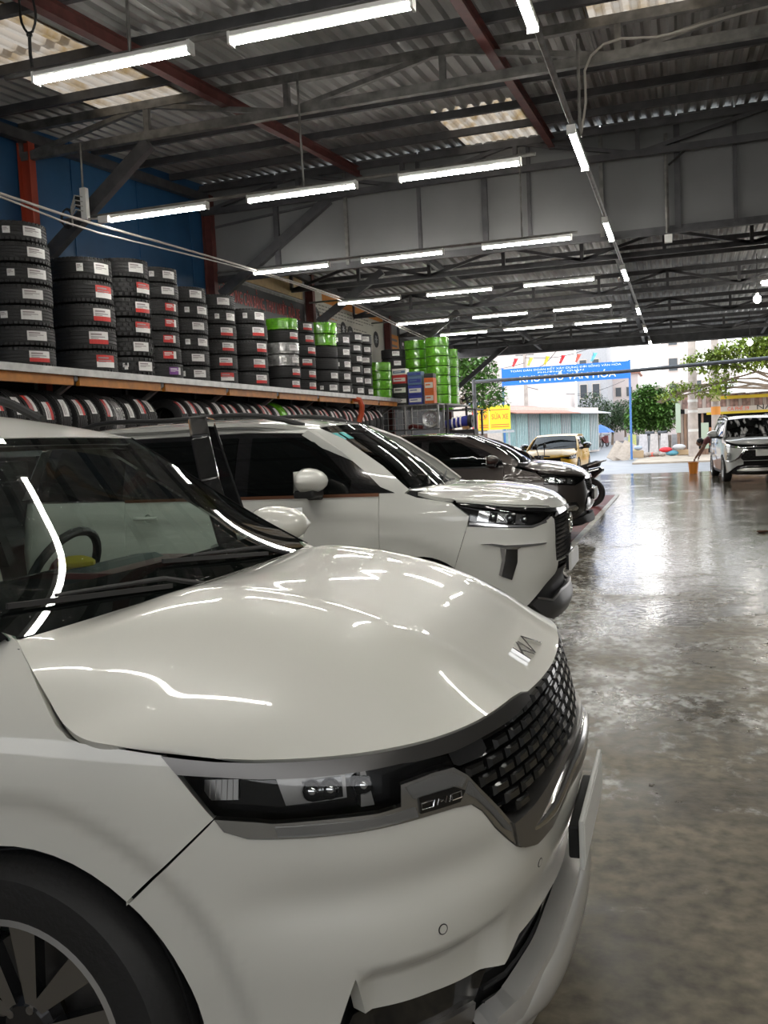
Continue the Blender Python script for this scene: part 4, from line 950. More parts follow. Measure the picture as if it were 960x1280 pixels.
# ---------------------------------------------------------------- the other cars, one builder
def lerp_pts(a, n): return resample(a, n)
def make_car(sp):
    B = Body(sp['plan'], sp['ss'], sp['zs'], sp['D'], sp.get('extra'))
    car = thing(sp['name'], sp['label'], 'car', sp['loc'], sp.get('rz', 0))
    W = sp['paint']; h = sp.get('h', .05); belt = sp['belt']; tint = sp.get('tint', M_TINT); sill = sp.get('sill', .28)
    S = lambda x: B.sx(x)
    wr = sp['wr']; ar = wr + .045; hx, wb = sp['axle'], sp['wb']; cs, cr_ = S(hx), S(hx - wb); cz = wr - .01
    arc = lambda c, a0, a1, n: [(c + ar*math.cos(math.radians(a0 + (a1 - a0)*k/n)), cz + ar*math.sin(math.radians(a0 + (a1 - a0)*k/n))) for k in range(n + 1)]
    sa, za = sp['seam_top']; ang = sp.get('seam_ang', 135)
    lower = sp['bumper_low']                                   # centre -> corner, below
    upper = sp['bumper_top']                                   # corner -> centre, above
    half = [(s, z) for s, z in upper[::-1]] + [(sa, za)] + arc(cs, ang, 176, 7) + [(cs - ar - .01, .30)] + lower[::-1]
    bumper = panel(B, 'front_bumper', half + [(-s, z) for s, z in reversed(half) if s > 1e-6], W, car, h=h*.8, flange=.03)
    panel(B, 'lower_intake', mirror_poly([(0, .72), (.5, .70), (.75, .55), (1.0, .45), (1.05, .22), (0, .2)]), M_CAVITY, car, h=.1, off=-.07, flange=0, gap=0)
    for it in sp['front']:                                     # name, half polygon, material, offset, flange, mode
        nm, poly, mm, off, fl_, mode = it[:6]; par = car
        if mode == 'centre': panel(B, nm, mirror_poly(poly), mm, par, h=h*.7, off=off, flange=fl_, gap=0)
        else:
            for L in (False, True):
                o = panel(B, nm, poly, mm, par, h=h*.7, off=off, flange=fl_, gap=0, left=L)
                if nm == 'headlamp':
                    panel(B, 'lamp_lens', poly, M_LENS, o, h=h*.7, off=.003, flange=0, gap=0, left=L)
                    for k, (s, z, r) in enumerate(sp.get('projectors', [])):
                        MB().ball(B.pt(-s if L else s, z, off*.5), r, 12, 8).build('projector', M_LAMPI, o, True)
                    for q in sp.get('reflectors', []): panel(B, 'reflector', q, M_LAMPI, o, h=h, off=off*.45, flange=.03, gap=0, left=L)
    g = sp.get('grille')
    if g:
        gr = panel(B, 'grille', mirror_poly(g['poly']), M_CAVITY, car, h=h, off=-.05, flange=0, gap=0); gp = np.array(mirror_poly(g['poly']))
        b = MB(); a_, b_ = g['size']; b.add([(-a_, 0, -.02), (0, -b_, -.02), (a_, 0, -.02), (0, b_, -.02), (0, 0, .016)], [(0, 1, 4), (1, 2, 4), (2, 3, 4), (3, 0, 4)]); me = b.mesh('grille_stud', g.get('mat', mat('grille_stud', (.10, .10, .105), .2, .7)))
        row = 0; z = gp[:, 1].min()
        while z < gp[:, 1].max():
            for k in range(-14, 15):
                s = k*g['step'][0] + (g['step'][0]/2 if row % 2 else 0)
                if not inside(np.array([[s - a_, z], [s + a_, z], [s, z + b_], [s, z - b_]]), gp).all(): continue
                p = B.pt(s, z, -.02); n = Vector(B.N(np.array([s]), np.array([z]))[0]); ax = Vector((0, 0, 1)).cross(n).normalized(); up = n.cross(ax)
                o = put('grille_stud', me, gr); o.matrix_local = Matrix(((ax.x, up.x, n.x, p.x), (ax.y, up.y, n.y, p.y), (ax.z, up.z, n.z, p.z), (0, 0, 0, 1)))
            z += g['step'][1]; row += 1
        if 'emblem' in g:
            z, ex, ez = g['emblem']; p = B.pt(0.0005, z, .012); e = MB()
            for rx, rz_, cz_ in ((ex, ez, 0), (ex*.38, ez*.9, 0), (ex*.72, ez*.38, ez*.36)):
                e.tube([(p.x, rx*math.cos(2*PI*k/24), p.z + cz_ + rz_*math.sin(2*PI*k/24)) for k in range(25)], .007, 6, cap=False)
            e.build('emblem', M_CHROME, gr, True)
    ds = sp['doors']                                           # x of the seams: fender/front, front/rear, rear/quarter
    s0, s1, s2 = (S(x) for x in ds); tail = S(sp['tail_x'])
    gb = sp['glass_top']
    for L in (False, True):
        fe = [(sa, za)] + sp['fender_top'] + [(s0, sp['fender_top'][-1][1] - .02), (s0, belt), (s0, sill + .1)] + [(cs + ar + .06, sill)] + arc(cs, -8, ang, 16)
        fen = panel(B, 'front_fender', fe, W, car, h=h, flange=.03, left=L)
        d1 = panel(B, 'front_door', [(s0, belt), (s1, belt), (s1, sill), (s0, sill)], W, car, h=h*1.6, flange=.03, left=L)
        d2 = panel(B, 'rear_door', [(s1, belt), (s2, belt), (s2, sill + .1), (cr_ - ar - .02, sill), (s1, sill)], W, car, h=h*1.6, flange=.03, left=L)
        rq = [(s2, belt), (tail, belt), (tail + .08, .34)] + [(cr_ + ar + .02, .30)] + arc(cr_, 6, 170, 16) + [(s2, sill + .1)] if cr_ - ar > s2 else [(s2, belt), (tail, belt), (tail + .08, .34), (cr_ + ar + .02, .30)] + [p for p in arc(cr_, 6, 170, 16) if p[0] > s2 - 1 and True]
        if cr_ - ar <= s2:
            rq = [(s2, belt), (tail, belt), (tail + .08, .34), (cr_ + ar + .02, .30)] + [p for p in arc(cr_, 6, 170, 24) if p[0] > s2]
            d2p = [(s1, belt), (s2, belt)] + [p for p in arc(cr_, 6, 176, 24) if p[0] < s2] + [(cr_ - ar - .01, sill), (s1, sill)]
            me = d2.data; bpy.data.objects.remove(d2); d2 = panel(B, 'rear_door', d2p, W, car, h=h*1.6, flange=.03, left=L)
        panel(B, 'rear_quarter', rq, W, car, h=h*1.6, flange=.03, left=L)
        sg = -1 if L else 1
        for dd, sb in ((d1, s1), (d2, s2)):
            p, q = B.pt(sg*(sb - .30), belt - .13, .022), B.pt(sg*(sb - .10), belt - .13, .022)
            MB().tube([p, p.lerp(q, .2) + Vector((0, -sg*.012, 0)), p.lerp(q, .8) + Vector((0, -sg*.012, 0)), q], .014, 8).build('door_handle', sp.get('handle', W), dd, True)
            c_ = p.lerp(q, .45); MB().lathe([(0, .004), (.03, .002), (.036, -.01)], (c_.x, c_.y + sg*.024, c_.z - .006), 'Y', 16).build('handle_cup', W, dd, True)
        gl = [(S(x), z) for x, z in gb]
        # window surround (roof-rail side panel with the openings cut out)
        holes = []
        for xa, xb in ((gb[1][0] - .0, ds[1] - .045), (ds[1] - .075, ds[2] - .04), (ds[2] - .10, sp['tail_x'] + .22)):
            pass
        panel(B, 'window_surround', [(S(x), z) for x, z in sp['side_frame']], M_BLACKG if sp.get('black_frame', True) else W, car, h=h*1.6, off=-.012, flange=.01, gap=0, left=L)
        for nm, pl, par in (('front_window', sp['win'][0], d1), ('rear_window', sp['win'][1], d2), ('quarter_window', sp['win'][2], car)):
            if pl: panel(B, nm, [(S(x), z) for x, z in pl], tint, par, h=h*2, off=-.004, flange=.004, gap=0, left=L)
        panel(B, 'belt_strip', [(s0 - .0, belt + .012), (s2, belt + .012), (s2, belt - .010), (s0, belt - .010)], sp.get('belt_mat', M_BLACKP), car, h=.1, off=.006, flange=.01, gap=0, left=L)
        rp_ = [(S(x), z) for x, z in sp['cant']]; panel(B, 'cant_rail', rp_, W, car, h=h, off=.0, flange=.03, gap=0, left=L)
        mb = B.pt(sg*(s0 + sp.get('mirror_ds', .12)), belt + .03); mirror_unit(car, (mb.x, mb.y, mb.z), sp.get('mirror_mat', W), -sg, sp.get('mirror_k', 1.0))
        panel(B, 'sail_panel', [(s0 - .12, belt + .01), (s0 + .22, belt + .01), (s0 + .20, belt + .14)], M_BLACKG, car, h=h, off=.002, flange=.01, gap=0, left=L)
        ring = arc(cs, 176, -10, 20); vs = []
        for s_, z_ in ring: p = B.pt(sg*s_, z_, -.015); vs += [p, Vector((p.x, p.y + sg*.2, p.z))]
        MB().add(vs, [(2*i, 2*i + 1, 2*i + 3, 2*i + 2) for i in range(len(ring) - 1)]).build('arch_liner', M_BLACKP, car)
        for x in (hx, hx - wb): wheel('wheel', wr, .205, car, (x, -sg*(sp['hw'] - .115), wr), 5, wr*.64, sp.get('rim', M_RIM), -sg, sp.get('wd', 36))
        panel(B, 'tailgate', [(tail, .34), (tail - .02, belt), (B.L, belt), (B.L, .34)], W, car, h=.12, flange=.02, left=L)
        panel(B, 'sill_trim', [(cs + ar + .02, sill), (cr_ - ar - .02, sill), (cr_ - ar - .02, sill - .08), (cs + ar + .02, sill - .08)], M_BLACKP, car, h=.15, flange=.03, gap=0, left=L)
    # hood, glass, roof
    E = resample(sp['hood_e'], 34); C = resample(sp['hood_c'], 34)
    fr = sp['hood_front']; sv = np.linspace(0, fr[-1][0], 150); pv = B.P(sv, pchip([q[0] for q in fr], np.array([q[1] for q in fr]), sv), .002)
    def front(us):
        a = np.abs(us)*abs(pv[-1, 1]); return np.stack([np.interp(a, -pv[:, 1], pv[:, 0]), np.sign(us)*a*-np.sign(E[-1, 1]) * -1 if False else np.sign(us)*E[-1, 1]/abs(E[-1, 1])*a, np.interp(a, -pv[:, 1], pv[:, 2])], -1)
    cz_ = sp.get('crease', (.55, .006))
    def creases(us, t):
        a = np.abs(us); w = math.sin(PI*min(1, max(0, t)))**.6 if 0 < t < 1 else 0
        return cz_[1]*w*np.exp(-((a - cz_[0])/.06)**2)
    hood, G, N = cross('hood', E, C, W, car, 32, 2.0, 2.6, 4.0, creases, .025, frow=front)
    we, wc = resample(sp['we'], 18), resample(sp['wc'], 18)
    ws, _, _ = cross('windscreen', we, wc, sp.get('ws', M_WS), car, 16, 2.2, 2.4, None, None, .004)
    M_FRIT = mat('black_frit', (.006, .006, .007), .25)
    cross('frit_band', we[:3], wc[:3], M_FRIT, ws, 16, 2.2, 2.4, None, None, 0, lift=-.004)
    cross('frit_band', we[-2:], wc[-2:], M_FRIT, ws, 16, 2.2, 2.4, None, None, 0, lift=-.004)
    for u0 in sp.get('stickers', []): cross('inspection_sticker', we[13:16], wc[13:16], mat('sticker_teal', (.06, .42, .42), .5), ws, 2, 2.2, 2.4, None, None, 0, lift=.003, y0=u0, y1=u0 + .10)
    cw = np.array([we[0] + (.0, 0, -.005), we[0] + (.06, 0, -.012), we[0] + (.14, 0, -.02)]); cc_ = np.array([wc[0] + (.0, -.005), wc[0] + (.06, -.02), wc[0] + (.13, -.03)])
    cross('cowl', cw, cc_, M_BLACKP, car, 14, 2.2, 2.4, None, None, .05)
    y0 = we[0][1]; zc = wc[0][1]; xc = wc[0][0]
    wiper(car, (xc + .03, -.02, zc + .015), (xc - .06, .42, zc + .06)); wiper(car, (xc + .03, y0*.62, zc + .02), (xc - .07, -.12, zc + .06))
    for sg in (1, -1):
        vs = []; n = len(we)
        for p in we: p = Vector((p[0], p[1]*sg, p[2])); o = 1 if p.y > 0 else -1; vs += [p + Vector((.004, 0, .005)), p + Vector((-.03, o*.035, -.004)), p + Vector((-.08, o*.03, -.04)), p + Vector((-.05, -o*.02, -.04))]
        MB().add(vs, [(4*i + a, 4*i + (a + 1) % 4, 4*i + 4 + (a + 1) % 4, 4*i + 4 + a) for i in range(n - 1) for a in range(4)]).build('a_pillar', W, car, True)
    re, rc = resample(sp['re'], 22), resample(sp['rc'], 22)
    roof, _, _ = cross('roof', re, rc, W, car, 14, 2.2, 2.8, None, None, .03)
    cross('headlining', re[::2], rc[::2], M_HEADL, roof, 6, 2.2, 2.8, None, None, 0, lift=-.05)
    if sp.get('rails'):
        for sg in (1, -1):
            pts = [(x, sg*y, z) for x, y, z in sp['rails']]; MB().tube([tuple(v) for v in resample(pts, 14)], .02, 8).build('roof_rail', M_BLACKP, roof, True)
    bw_e, bw_c = resample(sp['bwe'], 8), resample(sp['bwc'], 8)
    cross('back_window', bw_e, bw_c, tint, car, 8, 2.2, 2.8, None, None, .004)
    if 'deck' in sp: cross('boot_lid', resample(sp['deck'][0], 8), resample(sp['deck'][1], 8), W, car, 8, 2.2, 2.8, None, None, .03)
    if sp.get('plate'):
        x, z, w_, h_ = sp['plate']; o = MB().box((x, 0, z), (.015, w_, h_)).build('licence_plate', M_PLATE, car); MB().box((x + .009, 0, z), (.004, w_*.96, h_*.88)).build('plate_face', mat('plate_face', (.78, .78, .76), .35), o)
        MB().box((x - .02, 0, z - .01), (.03, w_*.8, h_*.9)).build('plate_bracket', M_BLACKP, car)
    L_ = -sp['plan'][-1][0]; hw = sp['hw']
    ch = MB(); ch.box((-L_/2, 0, .45), (L_ - .7, (hw - .30)*2, .5)); ch.box((-L_/2 - .1, 0, .30), (wb - .95, hw*1.8, .12)); ch.build('underbody', M_CAVITY, car)
    db = MB(); x1 = wc[0][0]; db.box((x1 - .32, 0, belt - .16), (.62, hw*1.62, .28)); bevel(db.build('dashboard', M_DASH, car), .05, 2)
    for y in (.38, -.38): seat(car, (x1 - 1.15, y, .45), M_BLACKP)
    for y in (.38, -.38): seat(car, (x1 - 2.0, y, .45), M_BLACKP)
    return car, B

# crossover people carrier behind the near one ------------------------------
M_WP2 = mat('white_paint', (.68, .68, .64), .30, 0, coat=1.0)
PZ = [.2,.3,.45,.6,.75,.9,1.0,1.08,1.2,1.4,1.62,1.74]
VD = [[.06,.02,.05,.0,.0,.015,.04,.08,.16,.2,.3,.36],
      [.06,.02,.05,.0,.0,.015,.04,.08,.16,.2,.3,.36],
      [.07,.03,.02,.01,.01,.02,.04,.07,.15,.2,.3,.36],
      [.06,.03,.02,.01,.01,.02,.03,.05,.13,.2,.3,.36],
      [.06,.03,.02,.01,.0,.01,.02,.04,.07,.14,.25,.34],
      [.06,.03,.02,.01,.0,.01,.02,.035,.06,.12,.21,.30],
      [.06,.03,.02,.01,.0,.01,.02,.035,.06,.12,.21,.30],
      [.08,.04,.02,.01,.0,.01,.02,.035,.06,.12,.21,.30]]
def vext(a, z):
    r = np.hypot(a - 1.68, z - .34); d = .014*(1 - sstep(.45, .56, r))*sstep(.1, .2, z)
    return d + .012*np.exp(-((z - .93)/.05)**2)*sstep(1.5, 1.9, a)
VEL = (dict(name='white_crossover', label='white crossover people carrier parked behind the near white car, black studded grille', loc=(-.80, 6.85, 0), hw=.87,
    plan=[(0,0),(-.01,.2),(-.035,.38),(-.09,.55),(-.2,.69),(-.38,.79),(-.62,.845),(-1.0,.865),(-1.6,.87),(-3,.87),(-3.9,.855),(-4.25,.81),(-4.42,.6),(-4.475,0)],
    zs=PZ, ss=[0,.45,.8,1.2,1.6,2.1,4.4,5.6], D=VD, extra=vext, paint=M_WP2, h=.045, belt=1.16, sill=.30, wr=.345, axle=-.93, wb=2.75, seam_top=(1.165,.935), seam_ang=128,
    bumper_top=[(1.158,.93),(.693,.893),(.45,.955),(.41,.93),(.455,.76),(.445,.64),(.41,.632)],
    bumper_low=[(.41,.632),(.445,.545),(.674,.414),(.80,.33),(1.05,.25),(1.20,.24)],
    fender_top=[(1.148,1.001),(1.27,1.092),(1.52,1.135),(1.66,1.19),(1.80,1.215),(1.96,1.235)],
    front=[('headlamp', [(1.27,1.087),(1.148,1.001),(1.156,.939),(.693,.897),(.45,.96),(.40,.985),(.446,1.008),(.62,1.025),(.89,1.048),(1.088,1.074)], M_BLACKG, -.05, -.05, 'pair'),
           ('lamp_chrome', [(1.15,.955),(1.10,.949),(.70,.912),(.55,.935),(.54,.920),(.693,.897),(1.156,.938)], M_CHROME, .004, .01, 'pair'),
           ('lamp_brow', [(1.25,1.090),(1.088,1.077),(.89,1.050),(.446,1.010),(.2,.995),(0,.99),(0,.965),(.2,.970),(.446,.985),(.89,1.028),(1.1,1.055)], M_BLACKG, .004, .02, 'pair'),
           ('fog_chrome', [(1.08,.806),(1.0,.808),(.913,.792),(.586,.786),(.60,.776),(.80,.772),(.825,.76),(.905,.766),(.95,.782),(1.02,.797)], M_CHROME, .016, .03, 'pair'),
           ('fog_insert', [(.905,.766),(.825,.76),(.83,.67),(.872,.55),(.945,.58),(.917,.69)], M_BLACKG, .010, .03, 'pair'),
           ('fog_edge', [(.945,.775),(.915,.768),(.917,.69),(.945,.58),(.962,.59),(.935,.69)], M_SATIN, .014, .03, 'pair'),
           ('lower_mesh', [(0,.56),(.40,.56),(.43,.53),(.64,.41),(.62,.34),(0,.32)], M_BLACKP, -.03, 0, 'centre'),
           ('bumper_lip', [(0,.40),(.30,.40),(.50,.36),(.66,.40),(.72,.36),(.60,.26),(.45,.22),(0,.22)], mat('dark_grey_trim', (.07, .07, .072), .35, .3), .014, .05, 'centre'),
           ('lip_edge', [(0,.415),(.30,.415),(.50,.375),(.655,.412),(.66,.398),(.50,.358),(.30,.398),(0,.398)], M_SATIN, .022, .02, 'centre'),
           ('grille_frame', [(0,.985),(.36,.975),(.415,.952),(.395,.945),(.34,.955),(0,.965)], M_CHROME, .01, .02, 'centre')],
    grille=dict(poly=[(0,.955),(.36,.95),(.40,.935),(.445,.76),(.435,.64),(.38,.60),(.2,.575),(0,.57)], size=(.024, .014), step=(.062, .030), emblem=(.865, .10, .07)),
    projectors=[(.98,.985,.028),(.86,.97,.028),(.74,.955,.028)], reflectors=[[(1.10,.965),(1.08,1.03),(1.0,1.02),(1.02,.95)],[(.96,.945),(.94,1.01),(.86,1.0),(.88,.935)],[(.82,.93),(.80,.995),(.72,.985),(.74,.92)]],
    doors=(-1.22, -2.32, -3.28), tail_x=-4.18, glass_top=[(-1.2, 1.2), (-1.5, 1.5)], mirror_ds=.47, mirror_k=1.2,
    side_frame=[(-1.14,1.16),(-1.30,1.30),(-1.60,1.54),(-1.74,1.615),(-2.3,1.645),(-3.3,1.64),(-4.05,1.60),(-4.18,1.17)],
    win=([(-1.34,1.175),(-1.66,1.49),(-1.78,1.585),(-2.24,1.60),(-2.24,1.175)], [(-2.36,1.175),(-2.36,1.605),(-3.2,1.60),(-3.2,1.175)], [(-3.32,1.175),(-3.32,1.595),(-3.95,1.56),(-4.02,1.175)]),
    cant=[(-1.00,1.19),(-1.20,1.36),(-1.50,1.56),(-1.74,1.665),(-2.3,1.715),(-3.3,1.715),(-4.0,1.68),(-4.05,1.60),(-3.3,1.64),(-2.3,1.645),(-1.74,1.615),(-1.60,1.54),(-1.30,1.30),(-1.16,1.165),(-1.05,1.155)],
    belt_mat=mat('bronze_strip', (.20,.09,.05), .3, .6),
    hood_e=[(-1.02,-.70,1.185),(-.92,-.745,1.155),(-.78,-.785,1.13),(-.60,-.80,1.112),(-.53,-.795,1.095)], hood_c=[(-.98,1.185),(-.70,1.178),(-.45,1.155),(-.25,1.115),(-.12,1.06),(-.06,1.01)],
    hood_front=[(0,.995),(.2,1.0),(.446,1.014),(.62,1.030),(.89,1.054),(1.088,1.080),(1.24,1.093)], crease=(.5,.010),
    we=[(-1.10,-.735,1.195),(-1.40,-.70,1.42),(-1.76,-.645,1.645)], wc=[(-.98,1.185),(-1.28,1.43),(-1.66,1.675)],
    re=[(-1.77,-.645,1.648),(-2.1,-.66,1.700),(-3.0,-.66,1.715),(-3.9,-.64,1.68),(-4.15,-.62,1.62)], rc=[(-1.665,1.678),(-2.0,1.730),(-2.8,1.755),(-3.8,1.72),(-4.22,1.65)],
    rails=[(-1.85,.60,1.675),(-2.05,.60,1.735),(-3.0,.605,1.765),(-3.8,.60,1.735),(-3.95,.6,1.68)],
    bwe=[(-4.15,-.62,1.62),(-4.33,-.72,1.18)], bwc=[(-4.22,1.65),(-4.44,1.18)], stickers=[.62,.76], plate=(.02,.60,.50,.12)))

make_car(VEL)
def remap(sp, xm, zm, over, ky=1.0):
    """A new body from an existing one: x and z through piecewise-linear maps, y scaled."""
    xm = sorted(xm); zm = sorted(zm); fx = lambda x: float(np.interp(x, [a for a, b in xm], [b for a, b in xm])); fz = lambda z: float(np.interp(z, [a for a, b in zm], [b for a, b in zm]))
    o = dict(sp)
    o['plan'] = [(fx(x), y*ky) for x, y in sp['plan']]; o['zs'] = [fz(z) for z in sp['zs']]; o['hw'] = sp['hw']*ky
    for k in ('bumper_top', 'bumper_low', 'fender_top', 'hood_front'): o[k] = [(s, fz(z)) for s, z in sp[k]]
    o['seam_top'] = (sp['seam_top'][0], fz(sp['seam_top'][1])); o['belt'] = fz(sp['belt']); o['sill'] = fz(sp['sill'])
    o['doors'] = tuple(fx(x) for x in sp['doors']); o['tail_x'] = fx(sp['tail_x'])
    for k in ('glass_top', 'side_frame', 'cant', 'hood_c', 'wc', 'rc', 'bwc'): o[k] = [(fx(x), fz(z)) for x, z in sp[k]]
    o['win'] = tuple([(fx(x), fz(z)) for x, z in w] for w in sp['win'])
    for k in ('hood_e', 'we', 're', 'bwe'): o[k] = [(fx(x), y*ky, fz(z)) for x, y, z in sp[k]]
    o['axle'] = fx(sp['axle']); o['wb'] = fx(sp['axle']) - fx(sp['axle'] - sp['wb'])
    o['front'] = [(n, [(s, fz(z)) for s, z in p], m, a, b, c) for n, p, m, a, b, c in sp['front']]
    if 'grille' in sp and sp['grille']: o['grille'] = dict(sp['grille'], poly=[(s, fz(z)) for s, z in sp['grille']['poly']])
    o['projectors'] = [(s, fz(z), r) for s, z, r in sp['projectors']]; o['reflectors'] = [[(s, fz(z)) for s, z in p] for p in sp['reflectors']]
    o.pop('stickers', None); o.pop('rails', None); o.pop('extra', None); o.update(over); return o
M_DARKP = mat('brown_grey_metallic', (.060, .050, .045), .30, .45, coat=1.0)
M_YELP = mat('yellow_paint', (.68, .37, .003), .35, 0, coat=.5)
M_SILP = mat('silver_white_paint', (.60, .61, .60), .32, .15, coat=1.0)
keep = [f for f in VEL['front'] if f[0] in ('headlamp',)]
DZ = [(0,0),(.3,.26),(.64,.54),(.897,.79),(1.09,.98),(1.16,1.085),(1.2,1.145),(1.645,1.505),(1.755,1.60),(2,1.8)]
DX = [(0,0),(-.6,-.56),(-.93,-.86),(-1.10,-.99),(-1.76,-1.77),(-2.32,-2.30),(-4.475,-4.32)]
dk = remap(VEL, DX, DZ, dict(name='brown_hatchback', label='dark brown hatchback parked third in the row, beyond the two white cars', loc=(-1.22, 13.35, 0), paint=M_DARKP, h=.06, wd=28, wr=.33,
    mirror_mat=M_DARKP, belt_mat=M_CHROME, black_frame=True, handle=M_CHROME, mirror_k=.95, mirror_ds=.16, ws=glass('grey_windscreen', (.35, .42, .40)), tint=glass('green_dark_glass', (.14, .18, .17), opaque=.25)), 1.0)
dk['front'] = [f for f in dk['front'] if f[0] == 'headlamp'] + [
    ('grille_chrome', [(0,.90),(.38,.90),(.43,.88),(.40,.865),(0,.86)], M_CHROME, .012, .03, 'centre'),
    ('lower_grille', [(0,.60),(.42,.60),(.50,.50),(.40,.42),(0,.42)], M_BLACKG, .006, .01, 'centre'),
    ('fog_recess', [(.98,.56),(.70,.56),(.58,.42),(.80,.34),(.98,.42)], M_BLACKG, .006, .02, 'pair'),
    ('fog_chrome', [(.95,.50),(.72,.52),(.66,.47),(.70,.44),(.90,.45)], M_CHROME, .012, .02, 'pair'),
    ('bumper_lip', [(0,.36),(.45,.36),(.80,.31),(.80,.26),(.45,.25),(0,.25)], M_BLACKP, .03, .06, 'centre')]
dk['grille'] = dict(poly=[(0,.85),(.39,.85),(.42,.80),(.40,.72),(.2,.68),(0,.68)], size=(.05, .008), step=(.11, .026)); dk['plate'] = (.04, .64, .33, .16)
dk['bumper_top'] = [(s, z) for s, z in dk['bumper_top'] if s > .6] + [(.44,.86),(.43,.75),(.40,.70)]
dk['bumper_low'] = [(.40,.665),(.44,.62),(.52,.50),(.44,.40),(.70,.33),(1.05,.25),(1.20,.22)]
make_car(dk)
YZ = [(0,0),(.3,.22),(.64,.46),(.897,.64),(1.09,.79),(1.16,.93),(1.2,.975),(1.645,1.35),(1.755,1.43),(2,1.6)]
YX = [(0,0),(-.93,-.90),(-1.10,-1.25),(-1.76,-2.05),(-2.32,-2.5),(-3.28,-3.3),(-4.475,-4.45)]
ye = remap(VEL, YX, YZ, dict(name='yellow_car', label='yellow car facing the camera at the street end of the shed', loc=(-4.0, 28.7, 0), rz=math.radians(-91), paint=M_YELP, h=.09, wd=24, wr=.325,
    ws=glass('dark_windscreen', (.10, .11, .08), opaque=.3, ior=1.22), mirror_mat=M_BLACKG, belt_mat=M_BLACKP, rim=M_RIMB), 1.03)
ye['front'] = [f for f in ye['front'] if f[0] == 'headlamp'] + [
    ('lower_grille', [(0,.46),(.50,.46),(.62,.36),(.55,.27),(0,.27)], M_BLACKG, .004, .01, 'centre'), ('fog_recess', [(.98,.48),(.78,.46),(.74,.34),(.98,.32)], M_BLACKG, .004, .02, 'pair')]
ye['grille'] = dict(poly=[(0,.70),(.38,.70),(.40,.60),(.34,.53),(0,.53)], size=(.03, .010), step=(.07, .03)); ye['plate'] = (.03, .50, .5, .11)
make_car(ye)
XZ = [(0,0),(2,1.965)]
xp = remap(VEL, [(0,0),(-5,-5)], XZ, dict(name='silver_people_carrier', label='silver white people carrier with soapy windscreen on the right, facing the camera', loc=(1.94, 24.75, 0), rz=math.radians(-86), paint=M_SILP, h=.08, wd=28,
    rails=[(-1.85,.60,1.65),(-2.05,.60,1.70),(-3.0,.605,1.73),(-3.8,.60,1.70),(-3.95,.6,1.66)], belt_mat=M_CHROME, mirror_mat=M_SILP), 1.0)
xp['front'] = [('headlamp', [(1.02,.77),(.80,.78),(.76,.66),(.80,.585),(.96,.565),(1.03,.62)], M_BLACKG, -.03, -.03, 'pair'),
    ('light_strip', [(1.22,1.03),(.95,.99),(.46,.915),(.44,.89),(.50,.885),(.98,.945),(1.2,.985)], M_LAMPI, .008, .02, 'pair'),
    ('shield_chrome', [(1.05,.555),(.78,.535),(.62,.57),(.50,.66),(.44,.78),(.40,.86),(.43,.87),(.50,.76),(.56,.67),(.66,.60),(.79,.565),(1.05,.58)], M_CHROME, .02, .03, 'pair'),
    ('upper_bar', [(0,.93),(.44,.925),(.44,.895),(0,.895)], M_CHROME, .012, .02, 'centre'), ('middle_bar', [(0,.86),(.42,.855),(.43,.83),(0,.835)], M_CHROME, .012, .02, 'centre'),
    ('lower_grille', [(0,.43),(.42,.43),(.60,.40),(.80,.29),(.60,.25),(0,.25)], M_BLACKG, .01, .02, 'centre'), ('skid_bar', [(0,.38),(.42,.38),(.62,.34),(.60,.31),(0,.30)], M_SILVERP, .03, .03, 'centre')]
xp['projectors'] = [(.95,.72,.035), (.86,.72,.035), (.93,.64,.035)]; xp['reflectors'] = []
xp['grille'] = dict(poly=[(0,.82),(.40,.815),(.44,.74),(.52,.64),(.45,.57),(0,.56)], size=(.06, .010), step=(.13, .05)); xp['plate'] = (.05, .76, .33, .16)
xp['bumper_top'] = [(1.19,.93),(.98,.93),(.47,.875),(.41,.86),(.44,.76),(.53,.645),(.45,.56)]; xp['bumper_low'] = [(.45,.56),(.46,.47),(.62,.44),(.85,.32),(1.05,.25),(1.20,.24)]
soap = bpy.data.materials.new('soapy_glass'); soap.use_nodes = True; _n = soap.node_tree; _n.nodes.clear()
_o = _n.nodes.new('ShaderNodeOutputMaterial'); _t = _n.nodes.new('ShaderNodeBsdfTransparent'); _t.inputs[0].default_value = (.16, .18, .18, 1); _d = _n.nodes.new('ShaderNodeBsdfDiffuse'); _d.inputs[0].default_value = (.6, .6, .6, 1)
_z = _n.nodes.new('ShaderNodeTexNoise'); _z.inputs['Scale'].default_value = 7; _z.inputs['Detail'].default_value = 7; _mp = _n.nodes.new('ShaderNodeMapping'); _mp.inputs['Scale'].default_value = (.35, 1.2, .35); _tc = _n.nodes.new('ShaderNodeTexCoord')
_n.links.new(_tc.outputs['Object'], _mp.inputs[0]); _n.links.new(_mp.outputs[0], _z.inputs['Vector']); _r = _n.nodes.new('ShaderNodeMapRange'); _r.inputs[1].default_value = .52; _r.inputs[2].default_value = .66; _n.links.new(_z.outputs['Fac'], _r.inputs[0])
_m = _n.nodes.new('ShaderNodeMixShader'); _n.links.new(_r.outputs[0], _m.inputs[0]); _n.links.new(_t.outputs[0], _m.inputs[1]); _n.links.new(_d.outputs[0], _m.inputs[2])
_g = _n.nodes.new('ShaderNodeBsdfGlossy'); _g.inputs['Roughness'].default_value = .02; _m2 = _n.nodes.new('ShaderNodeMixShader'); _f = _n.nodes.new('ShaderNodeFresnel'); _n.links.new(_f.outputs[0], _m2.inputs[0]); _n.links.new(_m.outputs[0], _m2.inputs[1]); _n.links.new(_g.outputs[0], _m2.inputs[2]); _n.links.new(_m2.outputs[0], _o.inputs[0])
xp['ws'] = soap
make_car(xp)
